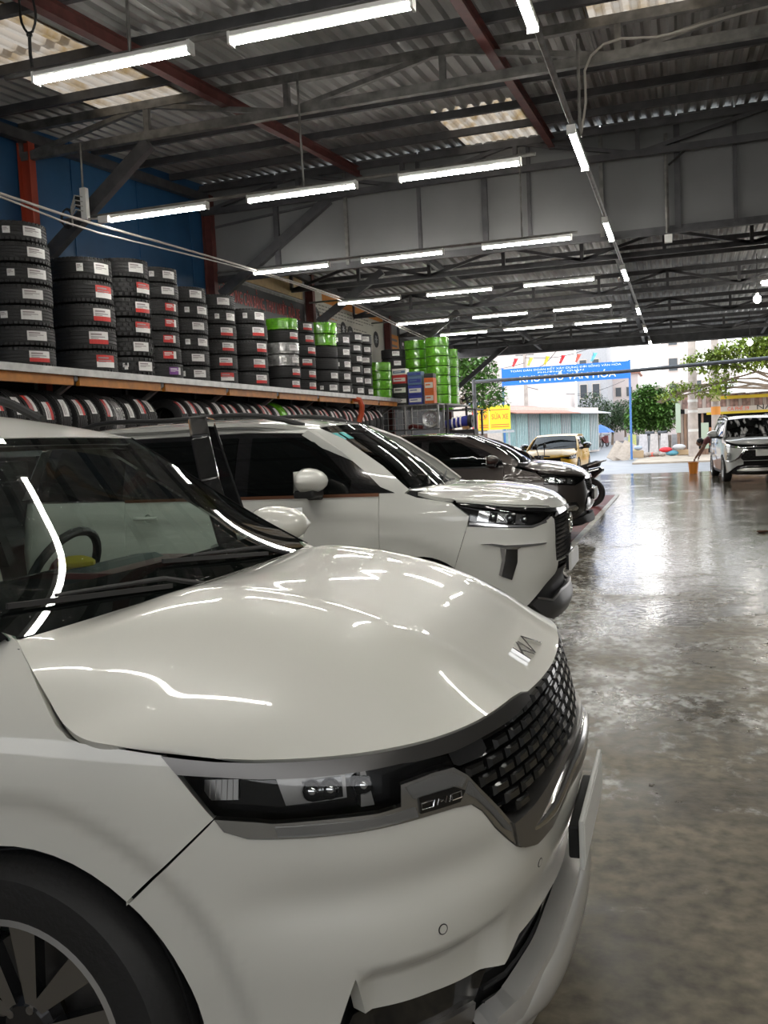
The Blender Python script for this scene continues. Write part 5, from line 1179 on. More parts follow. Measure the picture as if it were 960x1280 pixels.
# motor scooter between the brown hatchback and the yellow car ---------------
def scooter(loc, rz):
    t = thing('motor_scooter', 'black motor scooter parked behind the brown hatchback in front of the yellow car', 'scooter', loc, rz)
    for x in (.62, -.62):
        w = MB(); w.lathe([(.20, -.045), (.26, -.05), (.285, -.02), (.285, .02), (.26, .05), (.20, .045)], axis='Y', n=28, closed=True); o = w.build('wheel', M_TYRE, t, True, (x, 0, .285))
        r = MB(); r.lathe([(.20, -.03), (.17, -.03), (.17, .03), (.20, .03)], axis='Y', n=24, closed=True)
        for k in range(5): a = 2*PI*k/5; r.bar((0, 0, 0), (.18*math.cos(a), 0, .18*math.sin(a)), .02, .03, hint=(0, 1, 0))
        r.build('rim', M_RIMB, o)
    b = MB(); b.prism([(.30, .32), (.42, .80), (.36, .98), (.28, .80), (.18, .40), (-.25, .38), (-.35, .70), (-.85, .80), (-.90, .72), (-.55, .45), (-.40, .26), (.2, .24)], -.13, .13, M=Matrix(((1, 0, 0, 0), (0, 0, 1, 0), (0, 1, 0, 0), (0, 0, 0, 1)))); bevel(b.build('fairing', M_BLACKG, t), .05, 3)
    s = MB(); s.prism([(-.12, .74), (-.10, .80), (-.40, .82), (-.75, .92), (-.84, .90), (-.80, .80), (-.4, .73)], -.12, .12, M=Matrix(((1, 0, 0, 0), (0, 0, 1, 0), (0, 1, 0, 0), (0, 0, 0, 1)))); bevel(s.build('seat', M_BLACKP, t), .04, 3)
    MB().tube([(-.60, .14, .82), (-.92, .12, .92), (-.92, -.12, .92), (-.60, -.14, .82)], .014, 6).build('grab_rail', M_SATIN, t)
    f = MB(); f.tube([(.62, .07, .285), (.44, .06, .9)], .025, 8); f.tube([(.62, -.07, .285), (.44, -.06, .9)], .025, 8); f.build('fork', M_SATIN, t)
    fm = MB(); fm.prism([(.30 + .32*math.cos(a) + .32, .285 + .32*math.sin(a)) for a in [PI*k/8 + .1 for k in range(8)]], -.07, .07, M=Matrix(((1, 0, 0, 0), (0, 0, 1, 0), (0, 1, 0, 0), (0, 0, 0, 1)))); bevel(fm.build('front_mudguard', M_BLACKG, t), .02)
    h = MB(); h.tube([(.30, .36, 1.02), (.38, .16, 1.04), (.42, 0, 1.0), (.38, -.16, 1.04), (.30, -.36, 1.02)], .016, 8); h.box((.42, 0, 1.0), (.14, .22, .12)); h.build('handlebar', M_BLACKP, t)
    for sd in (1, -1):
        m = MB(); m.tube([(.36, sd*.20, 1.04), (.38, sd*.28, 1.20)], .008, 6); m.ball((.38, sd*.31, 1.25), .07, 12, 8, sq=(.4, 1, .75)); m.build('mirror', M_BLACKP, t, True)
    return t
scooter((-2.35, 18.6, 0), math.radians(172))
# ---------------------------------------------------------------- tyre shelf along the left wall
M_WRAPG = mat('green_film', (.13, .42, .02), .22, 0, coat=.7, var=.35, vscale=12)
M_WRAPS = mat('clear_film_on_rubber', (.30, .30, .30), .18, .25, coat=.8, var=.7, vscale=9)
M_STW = mat('sticker_white', (.72, .71, .70), .5)
M_STR = mat('sticker_red', (.55, .035, .03), .5)
M_STV = mat('sticker_violet', (.22, .07, .30), .5)
M_STP = mat('sticker_print', (.30, .26, .27), .5)
M_ORANGE = mat('orange_beam', (.50, .19, .02), .5, var=.2)
M_DECK = mat('galvanised_deck', (.40, .40, .39), .42, .6, var=.2)
def tyre_mesh(D, w, m, chunky=False, name='tyre', n=40):
    R = D/2; r0 = R*.62; o = MB()
    prof = [(r0, -w*.40), (r0 + .012, -w*.47), (R*.80, -w*.50), (R*.94, -w*.46), (R*.985, -w*.38)]
    for g in (-.24, -.08, .08, .24): prof += [(R, w*(g - .022)), (R - .009, w*(g - .016)), (R - .009, w*(g + .016)), (R, w*(g + .022))]
    prof += [(R*.985, w*.38), (R*.94, w*.46), (R*.80, w*.50), (r0 + .012, w*.47), (r0, w*.40)]
    o.lathe(prof, n=n)
    nb = 30 if chunky else 44
    for k in range(nb):
        a = 2*PI*k/nb; ca, sa = math.cos(a), math.sin(a)
        for zz, da in (((-.39, 0), (.39, .5)) if not chunky else ((-.36, 0), (-.12, .5), (.12, 0), (.36, .5))):
            a2 = a + da*2*PI/nb; M = Matrix.Rotation(a2 + (.25 if chunky else 0), 3, 'Z')
            o.box((math.cos(a2)*(R - (.008 if not chunky else .002)), math.sin(a2)*(R - (.008 if not chunky else .002)), zz*w), (.012, .032 if not chunky else .042, w*(.13 if not chunky else .15)), rot=M)
    return o.mesh(name, m, True, 35)
def sticker_mesh(R, a0, a1, z0, z1, mats, split=None, name='sticker', lines=True):
    """Paper label glued round the tread, from angle a0 to a1 (radians); printed lines are raised strips."""
    o = MB(); n = 6
    def patch(b0, b1, y0, y1, mi, dr):
        vs = []; fs = []
        for k in range(n + 1):
            a = b0 + (b1 - b0)*k/n; vs += [((R + dr)*math.cos(a), (R + dr)*math.sin(a), y0), ((R + dr)*math.cos(a), (R + dr)*math.sin(a), y1)]
        fs = [(2*k, 2*k + 2, 2*k + 3, 2*k + 1) for k in range(n)]; o.add(vs, fs, mi)
    patch(a0, a1, z0, z1, 0, .002)
    if split == 'bottom': patch(a0, a1, z0, z0 + (z1 - z0)*.36, 1, .0028)
    if split == 'top': patch(a0, a1, z0 + (z1 - z0)*.45, z1, 1, .0028)
    if split == 'all': patch(a0, a0 + (a1 - a0)*.75, z0, z1, 1, .0028)
    if lines:
        L = a1 - a0; hgt = z1 - z0
        for f0, f1, g0, g1 in ((.08, .62, .70, .84), (.08, .80, .52, .60), (.08, .45, .40, .46)):
            patch(a0 + L*f0, a0 + L*f1, z0 + hgt*g0, z0 + hgt*g1, 2, .0034)
    return o.mesh(name, mats)
TM = {}
def tyre_data(key):
    if key not in TM:
        D, w, kind = key
        TM[key] = tyre_mesh(D, w, {'b': M_TYRE, 'c': M_TYRE, 'g': M_WRAPG, 's': M_WRAPS}[kind], kind == 'c')
    return TM[key]
SM = {}
def sticker_data(D, w, st):
    k = (D, w, st)
    if k not in SM:
        R = D/2; h = w*.56
        SM[k] = {'w': lambda: sticker_mesh(R, -.42, .20, -h*.42, h*.42, [M_STW, M_STR, M_STP]),
                 'r': lambda: sticker_mesh(R, -.44, .22, -h*.48, h*.48, [M_STW, M_STR, M_STP], 'bottom'),
                 't': lambda: sticker_mesh(R, -.46, .24, -h*.48, h*.48, [M_STW, M_STR, M_STP], 'top'),
                 'R': lambda: sticker_mesh(R, -.42, .20, -h*.42, h*.42, [M_STW, M_STR, M_STW], 'all'),
                 'v': lambda: sticker_mesh(R, -.42, .20, -h*.42, h*.42, [M_STW, M_STV, M_STW], 'all'),
                 'm': lambda: sticker_mesh(R, -.12, .08, -h*.30, h*.30, [M_STW, M_STR, M_STP])}[st]()
    return SM[k]
STN = {'w': 'white sticker', 'r': 'red-footed white sticker', 't': 'red-headed white sticker', 'R': 'red sticker', 'v': 'violet sticker', 'm': 'small white label'}
SHZ = 2.43
deck = thing('tyre_shelf', 'long two-level steel tyre shelf along the left wall with orange beams', 'shelf', (0, 0, 0))
d = MB(); d.box((-6.6, 9.45, SHZ - .02), (1.08, 20.9, .04)); d.build('deck', M_DECK, deck)
d = MB(); d.bar((-6.045, -1.0, SHZ - .03), (-6.045, 19.9, SHZ - .03), .05, .075); d.build('front_edge', M_DECK, deck)
ys_ = [-.6, 2.2, 4.6, 6.55, 8.25, 9.95, 11.65, 13.35, 15.05, 16.75, 18.45, 19.8]
for i in range(len(ys_) - 1): MB().box((-6.10, (ys_[i] + ys_[i+1])/2, SHZ - .115), (.05, ys_[i+1] - ys_[i] - .10, .10)).build('beam', M_ORANGE, deck)
for y in ys_:
    MB().box((-6.62, y, 1.2), (.05, .06, 2.34)).build('post', M_STEEL, deck)
    b = MB(); b.bar((-6.62, y, 2.02), (-6.10, y, 2.33), .05, .05); b.box((-6.36, y, 2.345), (.56, .06, .055)); b.build('bracket', M_STEEL2, deck)
LOWZ = 1.60
for k, z in enumerate((LOWZ, .75)):
    d = MB(); d.box((-6.6, 9.45, z - .02), (1.0, 20.9, .04)); d.build('lower_deck', M_STEEL, deck)
    d = MB(); d.bar((-6.1, -1.0, z - .03), (-6.1, 19.9, z - .03), .04, .06); d.build('lower_edge', M_STEEL, deck)
def add_tyre(key, loc, label, group, st=None, ang=-.95, rot=None, ms=None):
    o = put('tyre', tyre_data(key), None, loc, ang + random.uniform(-.12, .12)); tag(o, label, 'tyre', group)
    if rot is not None: o.rotation_euler = rot
    if st:
        s = put('sticker', sticker_data(key[0] + (.022 if key[2] == 'c' else 0), key[1], st), o)
        if ms: s2 = put('sticker', sticker_data(key[0], key[1], 'm'), o); s2.rotation_euler = (0, 0, -ms); s2['label'] = 'small white size label'
    return o
# (x, y, D, w, kinds from the bottom, stickers from the bottom, stack name)
STACKS = [(-6.42, 7.83, .70, .205, 'bbbbbbb', 'rwwwwww', 'first'), (-6.42, 8.92, .70, .255, 'bbbbb', 'trrtw', 'second'), (-6.40, 9.68, .66, .232, 'cccccb', 'wwtrtw', 'third'),
          (-6.38, 10.35, .62, .200, 'bbbbbbb', 'vRRRRww', 'fourth'), (-6.39, 11.09, .64, .210, 'bbbbbb', 'wwwwww', 'fifth'), (-6.39, 11.94, .64, .212, 'bbbbbb', 'trrrww', 'sixth'),
          (-6.41, 12.97, .68, .240, 'bbbbb', 'rrrrw', 'seventh'), (-6.80, 13.62, .60, .205, 'bbbbgg', 'rtww  ', 'eighth'), (-6.38, 14.25, .60, .200, 'bbssbg', 'rrwwr ', 'ninth'),
          (-6.38, 14.97, .60, .203, 'bbbbbb', 'rrrrrr', 'tenth'), (-6.40, 16.05, .66, .220, 'bbbbgg', 'ww    ', 'eleventh'), (-6.38, 16.79, .60, .234, 'bbbbb', 'wwwww', 'twelfth'),
          (-6.38, 17.5, .60, .212, 'bbbbbb', 'wwwwww', 'thirteenth'), (-6.40, 18.15, .60, .216, 'bbbbbb', 'wwwwww', 'fourteenth'), (-6.32, 19.2, .62, .197, 'gggg', '    ', 'front green'), (-6.82, 18.95, .46, .222, 'bbbbbb', 'wwwwww', 'fifteenth')]
KN = {'b': 'black tyre', 'c': 'black off-road tyre', 'g': 'tyre in green film', 's': 'tyre in clear film'}
for x, y, D, w, kinds, stk, nm in STACKS:
    n = len(kinds); ang = math.atan2(-y, -x) - .0
    for k in range(n):
        pos = 'bottom' if k == 0 else ('top' if k == n - 1 else ORD[k] + ' from the bottom')
        st = stk[k] if stk[k] != ' ' else None
        lab = '%s%s, %s in the %s shelf stack%s' % (KN[kinds[k]], ', ' + STN[st] if st else '', pos.replace('from the', 'from'), nm, ' from left' if nm in ORD else '')
        ja, jb = random.uniform(-.012, .012), random.uniform(-.012, .012)
        add_tyre((D, w - .004, kinds[k]), (x + ja, y + jb, SHZ + w*(k + .5) + .001), lab, 'tyre stacks on the long shelf', st, math.atan2(-y, -x)*.62 + .12 if False else math.atan2(-y, 6.4)*.55 + random.uniform(.22, .5), None, .85 if (st == 'w' and k % 2 == 0) else None)
# tyres standing upright on the lower level
def ORDN(k): return ORD[k] if k < 50 else 'fifty-' + ORD[k - 50]
ys2 = []
for i in range(3, len(ys_) - 1):
    a, b2 = ys_[i] + .14, ys_[i+1] - .14; n = int((b2 - a)/.212)
    for j in range(n + 1):
        y = a + (b2 - a)*j/n
        if 10.05 < y < 10.55 or y > 19.0: continue
        ys2.append(y)
for k, y in enumerate(ys2):
    kind = 's' if abs(y - 9.15) < .11 else ('g' if abs(y - 13.7) < .11 else 'b')
    D = .60 if k % 3 else .63
    o = put('tyre', tyre_data((D, .196, kind)), None, (-6.44, y, LOWZ + D/2 + .002)); tag(o, '%s standing upright on the lower shelf, %s from the left' % (KN[kind], ORDN(k)), 'tyre', 'upright tyres on the lower shelf')
    o.rotation_euler = (PI/2, random.uniform(-.2, .2), random.uniform(-.05, .05))
    if kind == 'b':
        s = put('sticker', sticker_data(D, .196, 'rwrwt'[k % 5]), o); s.rotation_euler = (0, 0, .62)
MB().box((-6.30, 10.36, LOWZ + .142), (.30, .30, .28)).build('carton', M_STW); tag(bpy.data.objects['carton'], 'white carton between the upright tyres on the lower shelf', 'box')
# cage cabinet with battery boxes at the end of the shelf ---------------------
cg = thing('cage_cabinet', 'low wire cage cabinet standing across the end of the tyre shelf', 'cabinet', (-5.97, 20.25, 0))
for sx in (-.78, 0.0, .78):
    for sy in (-.25, .25): MB().box((sx, sy, 1.16), (.035, .035, 2.28)).build('post', M_DECK, cg)
for z in (2.28, 1.72, .9, .2): MB().box((0, 0, z), (1.6, .54, .03)).build('shelf_board', M_STEEL2 if z > 2 else M_STEEL, cg)
for k in range(14): MB().tube([(-.76 + .117*k, -.262, 1.74), (-.76 + .117*k, -.262, 2.27)], .005, 4).build('wire', M_DECK, cg)
for z in (1.85, 2.0, 2.14): MB().tube([(-.78, -.262, z), (.78, -.262, z)], .005, 4).build('wire', M_DECK, cg)
w = MB(); w.lathe([(.13, -.06), (.19, -.07), (.21, -.03), (.21, .03), (.19, .07), (.13, .06)], axis='Y', n=24, closed=True); o = w.build('alloy_wheel', M_RIM, None, True, (-5.42, 20.22, 1.735 + .212)); tag(o, 'small silver wheel inside the wire cage cabinet', 'wheel')
sp_ = MB()
for k in range(7): a = 2*PI*k/7; sp_.bar((0, -.02, 0), (.18*math.cos(a), -.03, .18*math.sin(a)), .025, .02, hint=(0, 1, 0))
sp_.build('spokes', M_RIM, o)
rb = MB(); rb.tube([(-5.95, 20.2, 1.77), (-5.85, 20.15, 1.82), (-5.72, 20.2, 1.78), (-5.6, 20.2, 1.76)], .05, 8); tag(rb.build('rag', M_MAROON, None, True), 'dark red rag inside the wire cage cabinet', 'rag')
BC = {'k': ((.03, .035, .035), 'dark green'), 'w': ((.70, .69, .66), 'white'), 'r': ((.48, .03, .03), 'red'), 'b': ((.02, .02, .022), 'black'), 'u': ((.03, .04, .28), 'blue'), 'l': ((.10, .17, .30), 'slate blue'), 'o': ((.62, .13, .02), 'orange'), 'm': ((.16, .02, .03), 'dark red')}
def battery_box(x, z, w, h, c, c2, label, y=20.12, d=.26):
    m = mat('carton_' + c, BC[c][0], .5); o = bevel(MB().box((0, 0, 0), (w, d, h)).build('battery_box', m, None, False, (x, y, z + h/2)), .006); tag(o, label, 'box', 'battery boxes on the cage cabinet')
    m2 = mat('carton_' + c2, BC[c2][0], .5); MB().box((0, -d/2 - .001, -h*.05), (w*.86, .003, h*.42)).build('printed_panel', m2, o); MB().box((-w*.1, -d/2 - .003, -h*.02), (w*.5, .002, h*.10)).build('print_line', m, o)
z0 = 2.295
for (x, w), col in (((-6.42, .30), [('m', .17, 'w'), ('k', .17, 'w'), ('k', .17, 'm'), ('k', .14, 'b')]), ((-6.07, .33), [('b', .22, 'w'), ('b', .27, 'w'), ('r', .20, 'w'), ('w', .14, 'l')]), ((-5.71, .33), [('u', .21, 'w'), ('u', .23, 'w'), ('l', .20, 'u'), ('l', .10, 'u')]), ((-5.38, .22), [('o', .28, 'w'), ('o', .30, 'w'), ('k', .10, 'b')])):
    z = z0
    for i, (c, h, c2) in enumerate(col):
        nm = {-6.42: 'leftmost', -6.07: 'second', -5.71: 'third', -5.38: 'rightmost'}[x]
        battery_box(x, z, w, h - .004, c, c2, '%s battery box, %s of the %s pile on the cage cabinet' % (BC[c][1], ['bottom', 'second', 'third', 'top'][i] if not (i == 2 and len(col) == 3) else 'top', nm)); z += h
# green film tyres on a stand behind the cage
sd = thing('tyre_stand', 'steel stand behind the cage cabinet carrying green-wrapped tyres', 'stand', (-6.05, 21.9, 0))
for sx in (-.8, .85):
    for sy in (-1.0, 1.0): MB().box((sx, sy, 1.14), (.05, .05, 2.26)).build('leg', M_STEEL, sd)
MB().box((.02, 0, 2.29), (1.75, 2.1, .04)).build('top', M_STEEL2, sd)
for x, y, kinds, nm in ((-6.58, 21.25, 'bbbbbb', 'black stack'), (-6.15, 21.75, 'ggggggg', 'left green stack'), (-5.53, 21.45, 'ggggggg', 'middle green stack'), (-5.5, 22.2, 'gggggg', 'right green stack')):
    for k, c in enumerate(kinds):
        add_tyre((.58, .224, c), (x, y, 2.312 + .228*(k + .5)), '%s, %s in the %s behind the battery boxes' % (KN[c], 'bottom' if k == 0 else ('top' if k == len(kinds) - 1 else ORD[k] + ' from bottom'), nm), 'tyres on the stand behind the cage', 'w' if c == 'b' else None, -.8)
st2 = thing('low_stand', 'low dark steel stand at the street end of the wall', 'stand', (-5.6, 23.9, 0))
for sx in (-.5, .5):
    for sy in (-.4, .4): MB().box((sx, sy, 1.1), (.05, .05, 2.2)).build('leg', M_STEEL, st2)
MB().box((0, 0, 2.215), (1.1, .9, .03)).build('top', M_STEEL2, st2); MB().box((0, 0, 1.5), (1.1, .9, .03)).build('middle_shelf', M_STEEL2, st2)
for i, (x, y) in enumerate(((-5.93, 23.75), (-5.80, 24.32))):
    if i: continue
    for k in range(4): add_tyre((.40, .155, 'g'), (x, y, 2.232 + .157*(k + .5)), 'small tyre in green film, %s of the pile beside the fan' % ('bottom' if k == 0 else ('top' if k == 3 else ORD[k] + ' from the bottom')), 'small green tyres beside the fan', None)
fn = thing('fan', 'black cage fan standing beside the small green tyres', 'fan', (-5.38, 23.75, 2.232))
MB().lathe([(0, 0), (.13, 0), (.13, .02), (0, .03)], n=16).build('base', M_BLACKP, fn); MB().tube([(0, 0, .02), (0, 0, .12)], .02, 8).build('stem', M_BLACKP, fn)
g = MB()
for y in (-.05, .05): g.tube([(.19*math.cos(2*PI*k/24), y, .27 + .19*math.sin(2*PI*k/24)) for k in range(25)], .006, 5, cap=False)
for k in range(16):
    a = 2*PI*k/16; g.tube([(0, -.07, .27), (.10*math.cos(a), -.075, .27 + .10*math.sin(a)), (.19*math.cos(a), -.05, .27 + .19*math.sin(a)), (.19*math.cos(a), .05, .27 + .19*math.sin(a))], .003, 4)
g.build('guard', M_BLACKP, fn)
bl = MB()
for k in range(4):
    a = 2*PI*k/4; bl.add([(0, -.01, .27), (.15*math.cos(a), -.03, .27 + .15*math.sin(a)), (.15*math.cos(a + .7), .02, .27 + .15*math.sin(a + .7))], [(0, 1, 2)])
bl.build('blade', M_BLACKP, fn); MB().lathe([(0, -.04), (.045, -.03), (.05, .10), (0, .11)], (0, 0, .27), 'Y', 14).build('motor', M_BLACKP, fn)
# blue roll lying on a cabinet top beside the cage
tc_ = thing('tool_cabinet', 'dark tool cabinet beside the cage, mostly behind the brown hatchback', 'cabinet', (-4.95, 21.2, 0))
MB().box((0, 0, .85), (.72, .42, 1.66)).build('body', M_BLACKP, tc_)
for k in range(4): MB().box((0, -.215, .35 + .36*k), (.66, .012, .32)).build('drawer', M_STEEL2, tc_)
r = thing('blue_roll', 'blue and black rolled bag lying on top of the tool cabinet', 'bag', (-5.0, 21.1, 1.83))
m = MB(); m.tube([(-.32, 0, -.03), (-.28, 0, -.02), (.22, 0, .05), (.28, 0, .06)], [.05, .11, .13, .10], 14); m.build('bag_body', mat('blue_fabric', (.02, .03, .30), .6), r, True)
for x in (-.12, -.02, .08): MB().lathe([(.132, -.018), (.136, 0), (.132, .018)], (x, 0, .02 + (x + .1)*.1), 'X', 16).build('white_stripe', M_STW, r)
MB().lathe([(.04, -.05), (.15, -.05), (.15, .05), (.04, .05)], (.30, 0, .04), 'X', 18, closed=True).build('end_roll', M_BLACKP, r, True)
MB().box((.2, -.02, -.11), (.16, .2, .07)).build('wood_wedge', mat('wood_tan', (.35, .20, .08), .6), r)
# orange air hose hanging from the shelf
tag(MB().tube([(-6.1, 16.9, 2.36), (-5.98, 16.95, 2.33), (-5.95, 17.0, 2.22), (-5.98, 17.02, 2.05), (-6.03, 17.0, 1.9)], .055, 8).build('air_hose', mat('orange_hose', (.45, .07, .02), .5), None, True), 'orange rubber hose hanging from the shelf edge above the white crossover', 'hose')
# ---------------------------------------------------------------- signs on the wall
sg = thing('wall_banner', 'black wall banner with red lettering behind the tyre stacks', 'banner', (WX + .03, 15.25, 3.92))
MB().box((0, 0, -.02), (.02, 3.7, .80)).build('sheet', mat('banner_black', (.012, .012, .014), .5), sg)
MB().box((.004, 0, .40), (.03, 3.76, .05)).build('frame', M_STEEL2, sg); MB().box((.004, 0, -.43), (.03, 3.76, .05)).build('frame', M_STEEL2, sg)
M_RLET = mat('red_letters', (.42, .06, .05), .5)
lettering('lettering', 'HỆ THỐNG CÂN BẰNG, THAY NHỚT, RỬA XE', .3, M_RLET, sg, plane_matrix((.014, -.05, .13), (0, 1, 0), (0, 0, 1)), .003, width=3.3)
lettering('lettering', 'ĐT: chăm sóc xe', .22, mat('grey_letters', (.40, .38, .36), .5), sg, plane_matrix((.014, -.1, -.22), (0, 1, 0), (0, 0, 1)), .003, width=2.2)
po = thing('tyre_poster', 'large cream poster about tyre safety with an orange top band', 'poster', (WX + .03, 19.85, 4.12))
MB().box((0, 0, -.05), (.015, 4.7, 1.3)).build('sheet', mat('poster_cream', (.52, .50, .44), .6, var=.06, vscale=2), po)
MB().box((.009, .3, .455), (.004, 4.1, .21)).build('orange_band', mat('poster_orange', (.60, .22, .03), .6), po)
M_PTXT = mat('poster_print', (.16, .15, .14), .6); M_POR = mat('poster_orange_print', (.55, .24, .08), .6)
for k in range(11):
    z = .27 - .072*k; L_ = [3.6, 3.9, 3.2, 1.4, 2.9, 3.3, 2.6, 3.1, 2.9, 2.0, 3.0][k]
    for j in range(int(L_/.19)): MB().box((.009, -2.1 + .19*j + (.4 if k > 3 else 0), z), (.003, .10 + .06*((j*7 + k*3) % 3)/2, .022)).build('print_word', M_POR if k in (3, 8) else M_PTXT, po)
for y, z, r_ in ((-2.12, .02, .17), (-.55, -.10, .17), (-.1, -.18, .20), (1.75, -.12, .20), (-.15, -.45, .13)):
    t = MB(); t.lathe([(r_*.55, 0), (r_*.6, .01), (r_*.95, .012), (r_, .002)], (.009, y, z), 'X', 28); t.lathe([(0, .002), (r_*.5, .006), (r_*.56, .004)], (.009, y, z), 'X', 20, 1)
    for k in range(6): a = 2*PI*k/6; t.bar((.018, y, z), (.018, y + r_*.5*math.cos(a), z + r_*.5*math.sin(a)), .02, .006, 2, (1, 0, 0))
    t.build('printed_tyre', [M_TYRE, M_STEEL, M_RIM], po)
for k, (y, w, z, h, m, lb) in enumerate(((23.1, .8, 3.95, .6, mat('poster_orange', (.6, .22, .03)), 'small orange and black poster beyond the third dark red column'), (24.3, 1.3, 3.85, .8, mat('poster_dark', (.05, .045, .04), .6), 'dark poster with tyre pictures near the street end of the wall'))):
    q = thing('small_poster', lb, 'poster', (WX + .03, y, z)); MB().box((0, 0, 0), (.015, w, h)).build('sheet', m, q)
    for j in range(3): MB().box((.010, 0, h*.28 - j*h*.26), (.004, w*.7, h*.10)).build('print_line', M_STW if k else M_PTXT, q)
    if k:
        for yy in (-.35, .1, .45): t = MB(); t.lathe([(.08, 0), (.09, .012), (.15, .012), (.16, 0)], (.01, yy, -.25), 'X', 20); t.build('printed_tyre', M_STEEL2, q)
# ---------------------------------------------------------------- cables
CX = -5.93
tag(MB().tube([tuple(v) for v in resample([(CX, 3.5, 3.93), (CX, 5.6, 3.96), (CX, 7.1, 3.97), (CX, 8.27, 3.98), (CX, 9.6, 4.03), (CX, 11.4, 4.09), (CX, 14, 4.16), (CX, 16.6, 4.18), (CX, 20, 4.05), (CX, 24.2, 3.9), (CX - .8, 28.4, 3.9)], 40)], .014, 6).build('cable', M_CABLE), 'pale twin cable sagging along the wall in front of the tyre stacks, upper strand', 'cable', 'cables along the left wall')
tag(MB().tube([tuple(v) for v in resample([(CX + .03, 3.5, 3.90), (CX + .03, 7.1, 3.93), (CX, 8.3, 3.90), (CX, 9.6, 3.96), (CX + .03, 11.6, 4.05), (CX, 16.6, 4.13), (CX, 20, 4.0), (CX, 24.2, 3.84), (CX - .8, 28.4, 3.86)], 40)], .010, 6).build('cable', M_CABLE), 'pale twin cable sagging along the wall in front of the tyre stacks, lower strand', 'cable', 'cables along the left wall')
jb = thing('junction_block', 'black and white breaker block with coiled cables hanging by the blue wall', 'junction box', (-6.18, 8.72, 4.10))
MB().box((.03, 0, .16), (.07, .06, .34)).build('white_block', M_WHITE, jb); MB().box((-.04, .02, .20), (.08, .07, .12)).build('breaker', M_BLACKP, jb)
for k in range(4): MB().tube([(.03, -.035, .08 + .05*k), (-.05, -.06, .10 + .05*k), (-.12, -.04, .04 + .03*k), (-.14, 0, -.06)], .008, 5).build('lead', M_CABLE, jb)
for k in range(3): MB().tube([(-.22 + .07*math.cos(2*PI*j/12) , .01*k, .04 + (.09 + .01*k)*math.sin(2*PI*j/12)) for j in range(13)], .008, 5, cap=False).build('coil', M_BLACKC, jb)
MB().tube([(.05, 0, 0), (.2, 0, -.02), (.34, .05, .0), (.45, .12, .02)], .010, 5).build('lead', M_CABLE, jb); MB().box((.26, 0, -.03), (.12, .05, .07)).build('socket', M_WHITE, jb)
lp = thing('hanging_loop', 'black cable loop hanging from the roof at the upper left corner', 'cable', (-4.35, 5.6, 4.3))
MB().tube([tuple(v) for v in resample([(-.02, 0, .72), (-.02, 0, .45), (0, 0, .26), (.05, 0, .20), (.10, 0, .27), (.09, 0, .45), (.04, 0, .60), (.01, 0, .72)], 24)], .009, 6).build('loop', M_BLACKC, lp); MB().tube([(.045, 0, .21), (.04, 0, .08), (.045, 0, -.02)], .012, 6).build('tail', M_BLACKC, lp); MB().ball((.045, 0, .20), .022, 8, 6).build('knot', M_BLACKC, lp)
tag(MB().tube([tuple(v) for v in resample([(-.80, 8.6, 4.2), (-.76, 8.7, 4.5), (-.74, 8.8, 4.9), (-.6, 8.86, 5.04), (-.1, 8.86, 5.02), (.4, 8.86, 5.08), (1.6, 8.86, 5.14), (3.0, 8.86, 5.1)], 30)], .012, 6).build('cable', M_CABLE), 'white cable looping from the lengthwise lights up along the roof truss', 'cable')
# ---------------------------------------------------------------- street outside
def solid(name, c, s, m, kind='structure'):
    o = MB().box(c, s).build(name, m); o['kind'] = kind; return o
M_ASPH = mat('asphalt', (.17, .17, .18), .45, var=.2, vscale=1.2)
M_PAVE = mat('dusty_pavement', (.36, .29, .22), .8, var=.25, vscale=1.5)
solid('road', (0, 80, -.09), (160, 97.2, .1), M_ASPH)
solid('sidewalk', (10, 43.6, -.02), (24, 7.0, .10), M_PAVE)
solid('ground', (14, 62, -.03), (31, 30, .08), M_PAVE)
solid('back_yard', (1, -20, -.09), (80, 26, .1), M_PAVE); solid('side_yard', (30, 12, -.09), (40, 38, .1), M_PAVE)
# blue street banner
M_BB = mat('banner_blue', (.008, .16, .68), .5, var=.08); M_BP = mat('pole_blue', (.06, .17, .42), .5); M_BLET = mat('banner_white', (.80, .85, .90), .5)
bn = thing('street_banner', 'blue banner with white words stretched between two blue poles over the side street', 'banner', (-5.28, 45, 0))
for x in (-3.06, 3.02): MB().tube([(x, .08, 0), (x, .08, 4.75)], .055, 10).build('pole', M_BP, bn, True)
MB().box((0, 0, 4.28), (6.12, .04, .82)).build('cloth', M_BB, bn)
PM = lambda z, x=0: plane_matrix((x, -.024, z), (1, 0, 0), (0, 0, 1))
lettering('lettering', 'TOÀN DÂN ĐOÀN KẾT XÂY DỰNG ĐỜI SỐNG VĂN HÓA', .13, M_BLET, bn, PM(4.55), .003, width=5.3)
lettering('lettering', 'PHƯỜNG - QUẬN', .10, M_BLET, bn, PM(4.41, -.2), .003, width=2.2)
lettering('lettering', 'KHU PHỐ VĂN HÓA', .42, M_BLET, bn, PM(4.12, .1), .004, width=4.6, bold=.004)
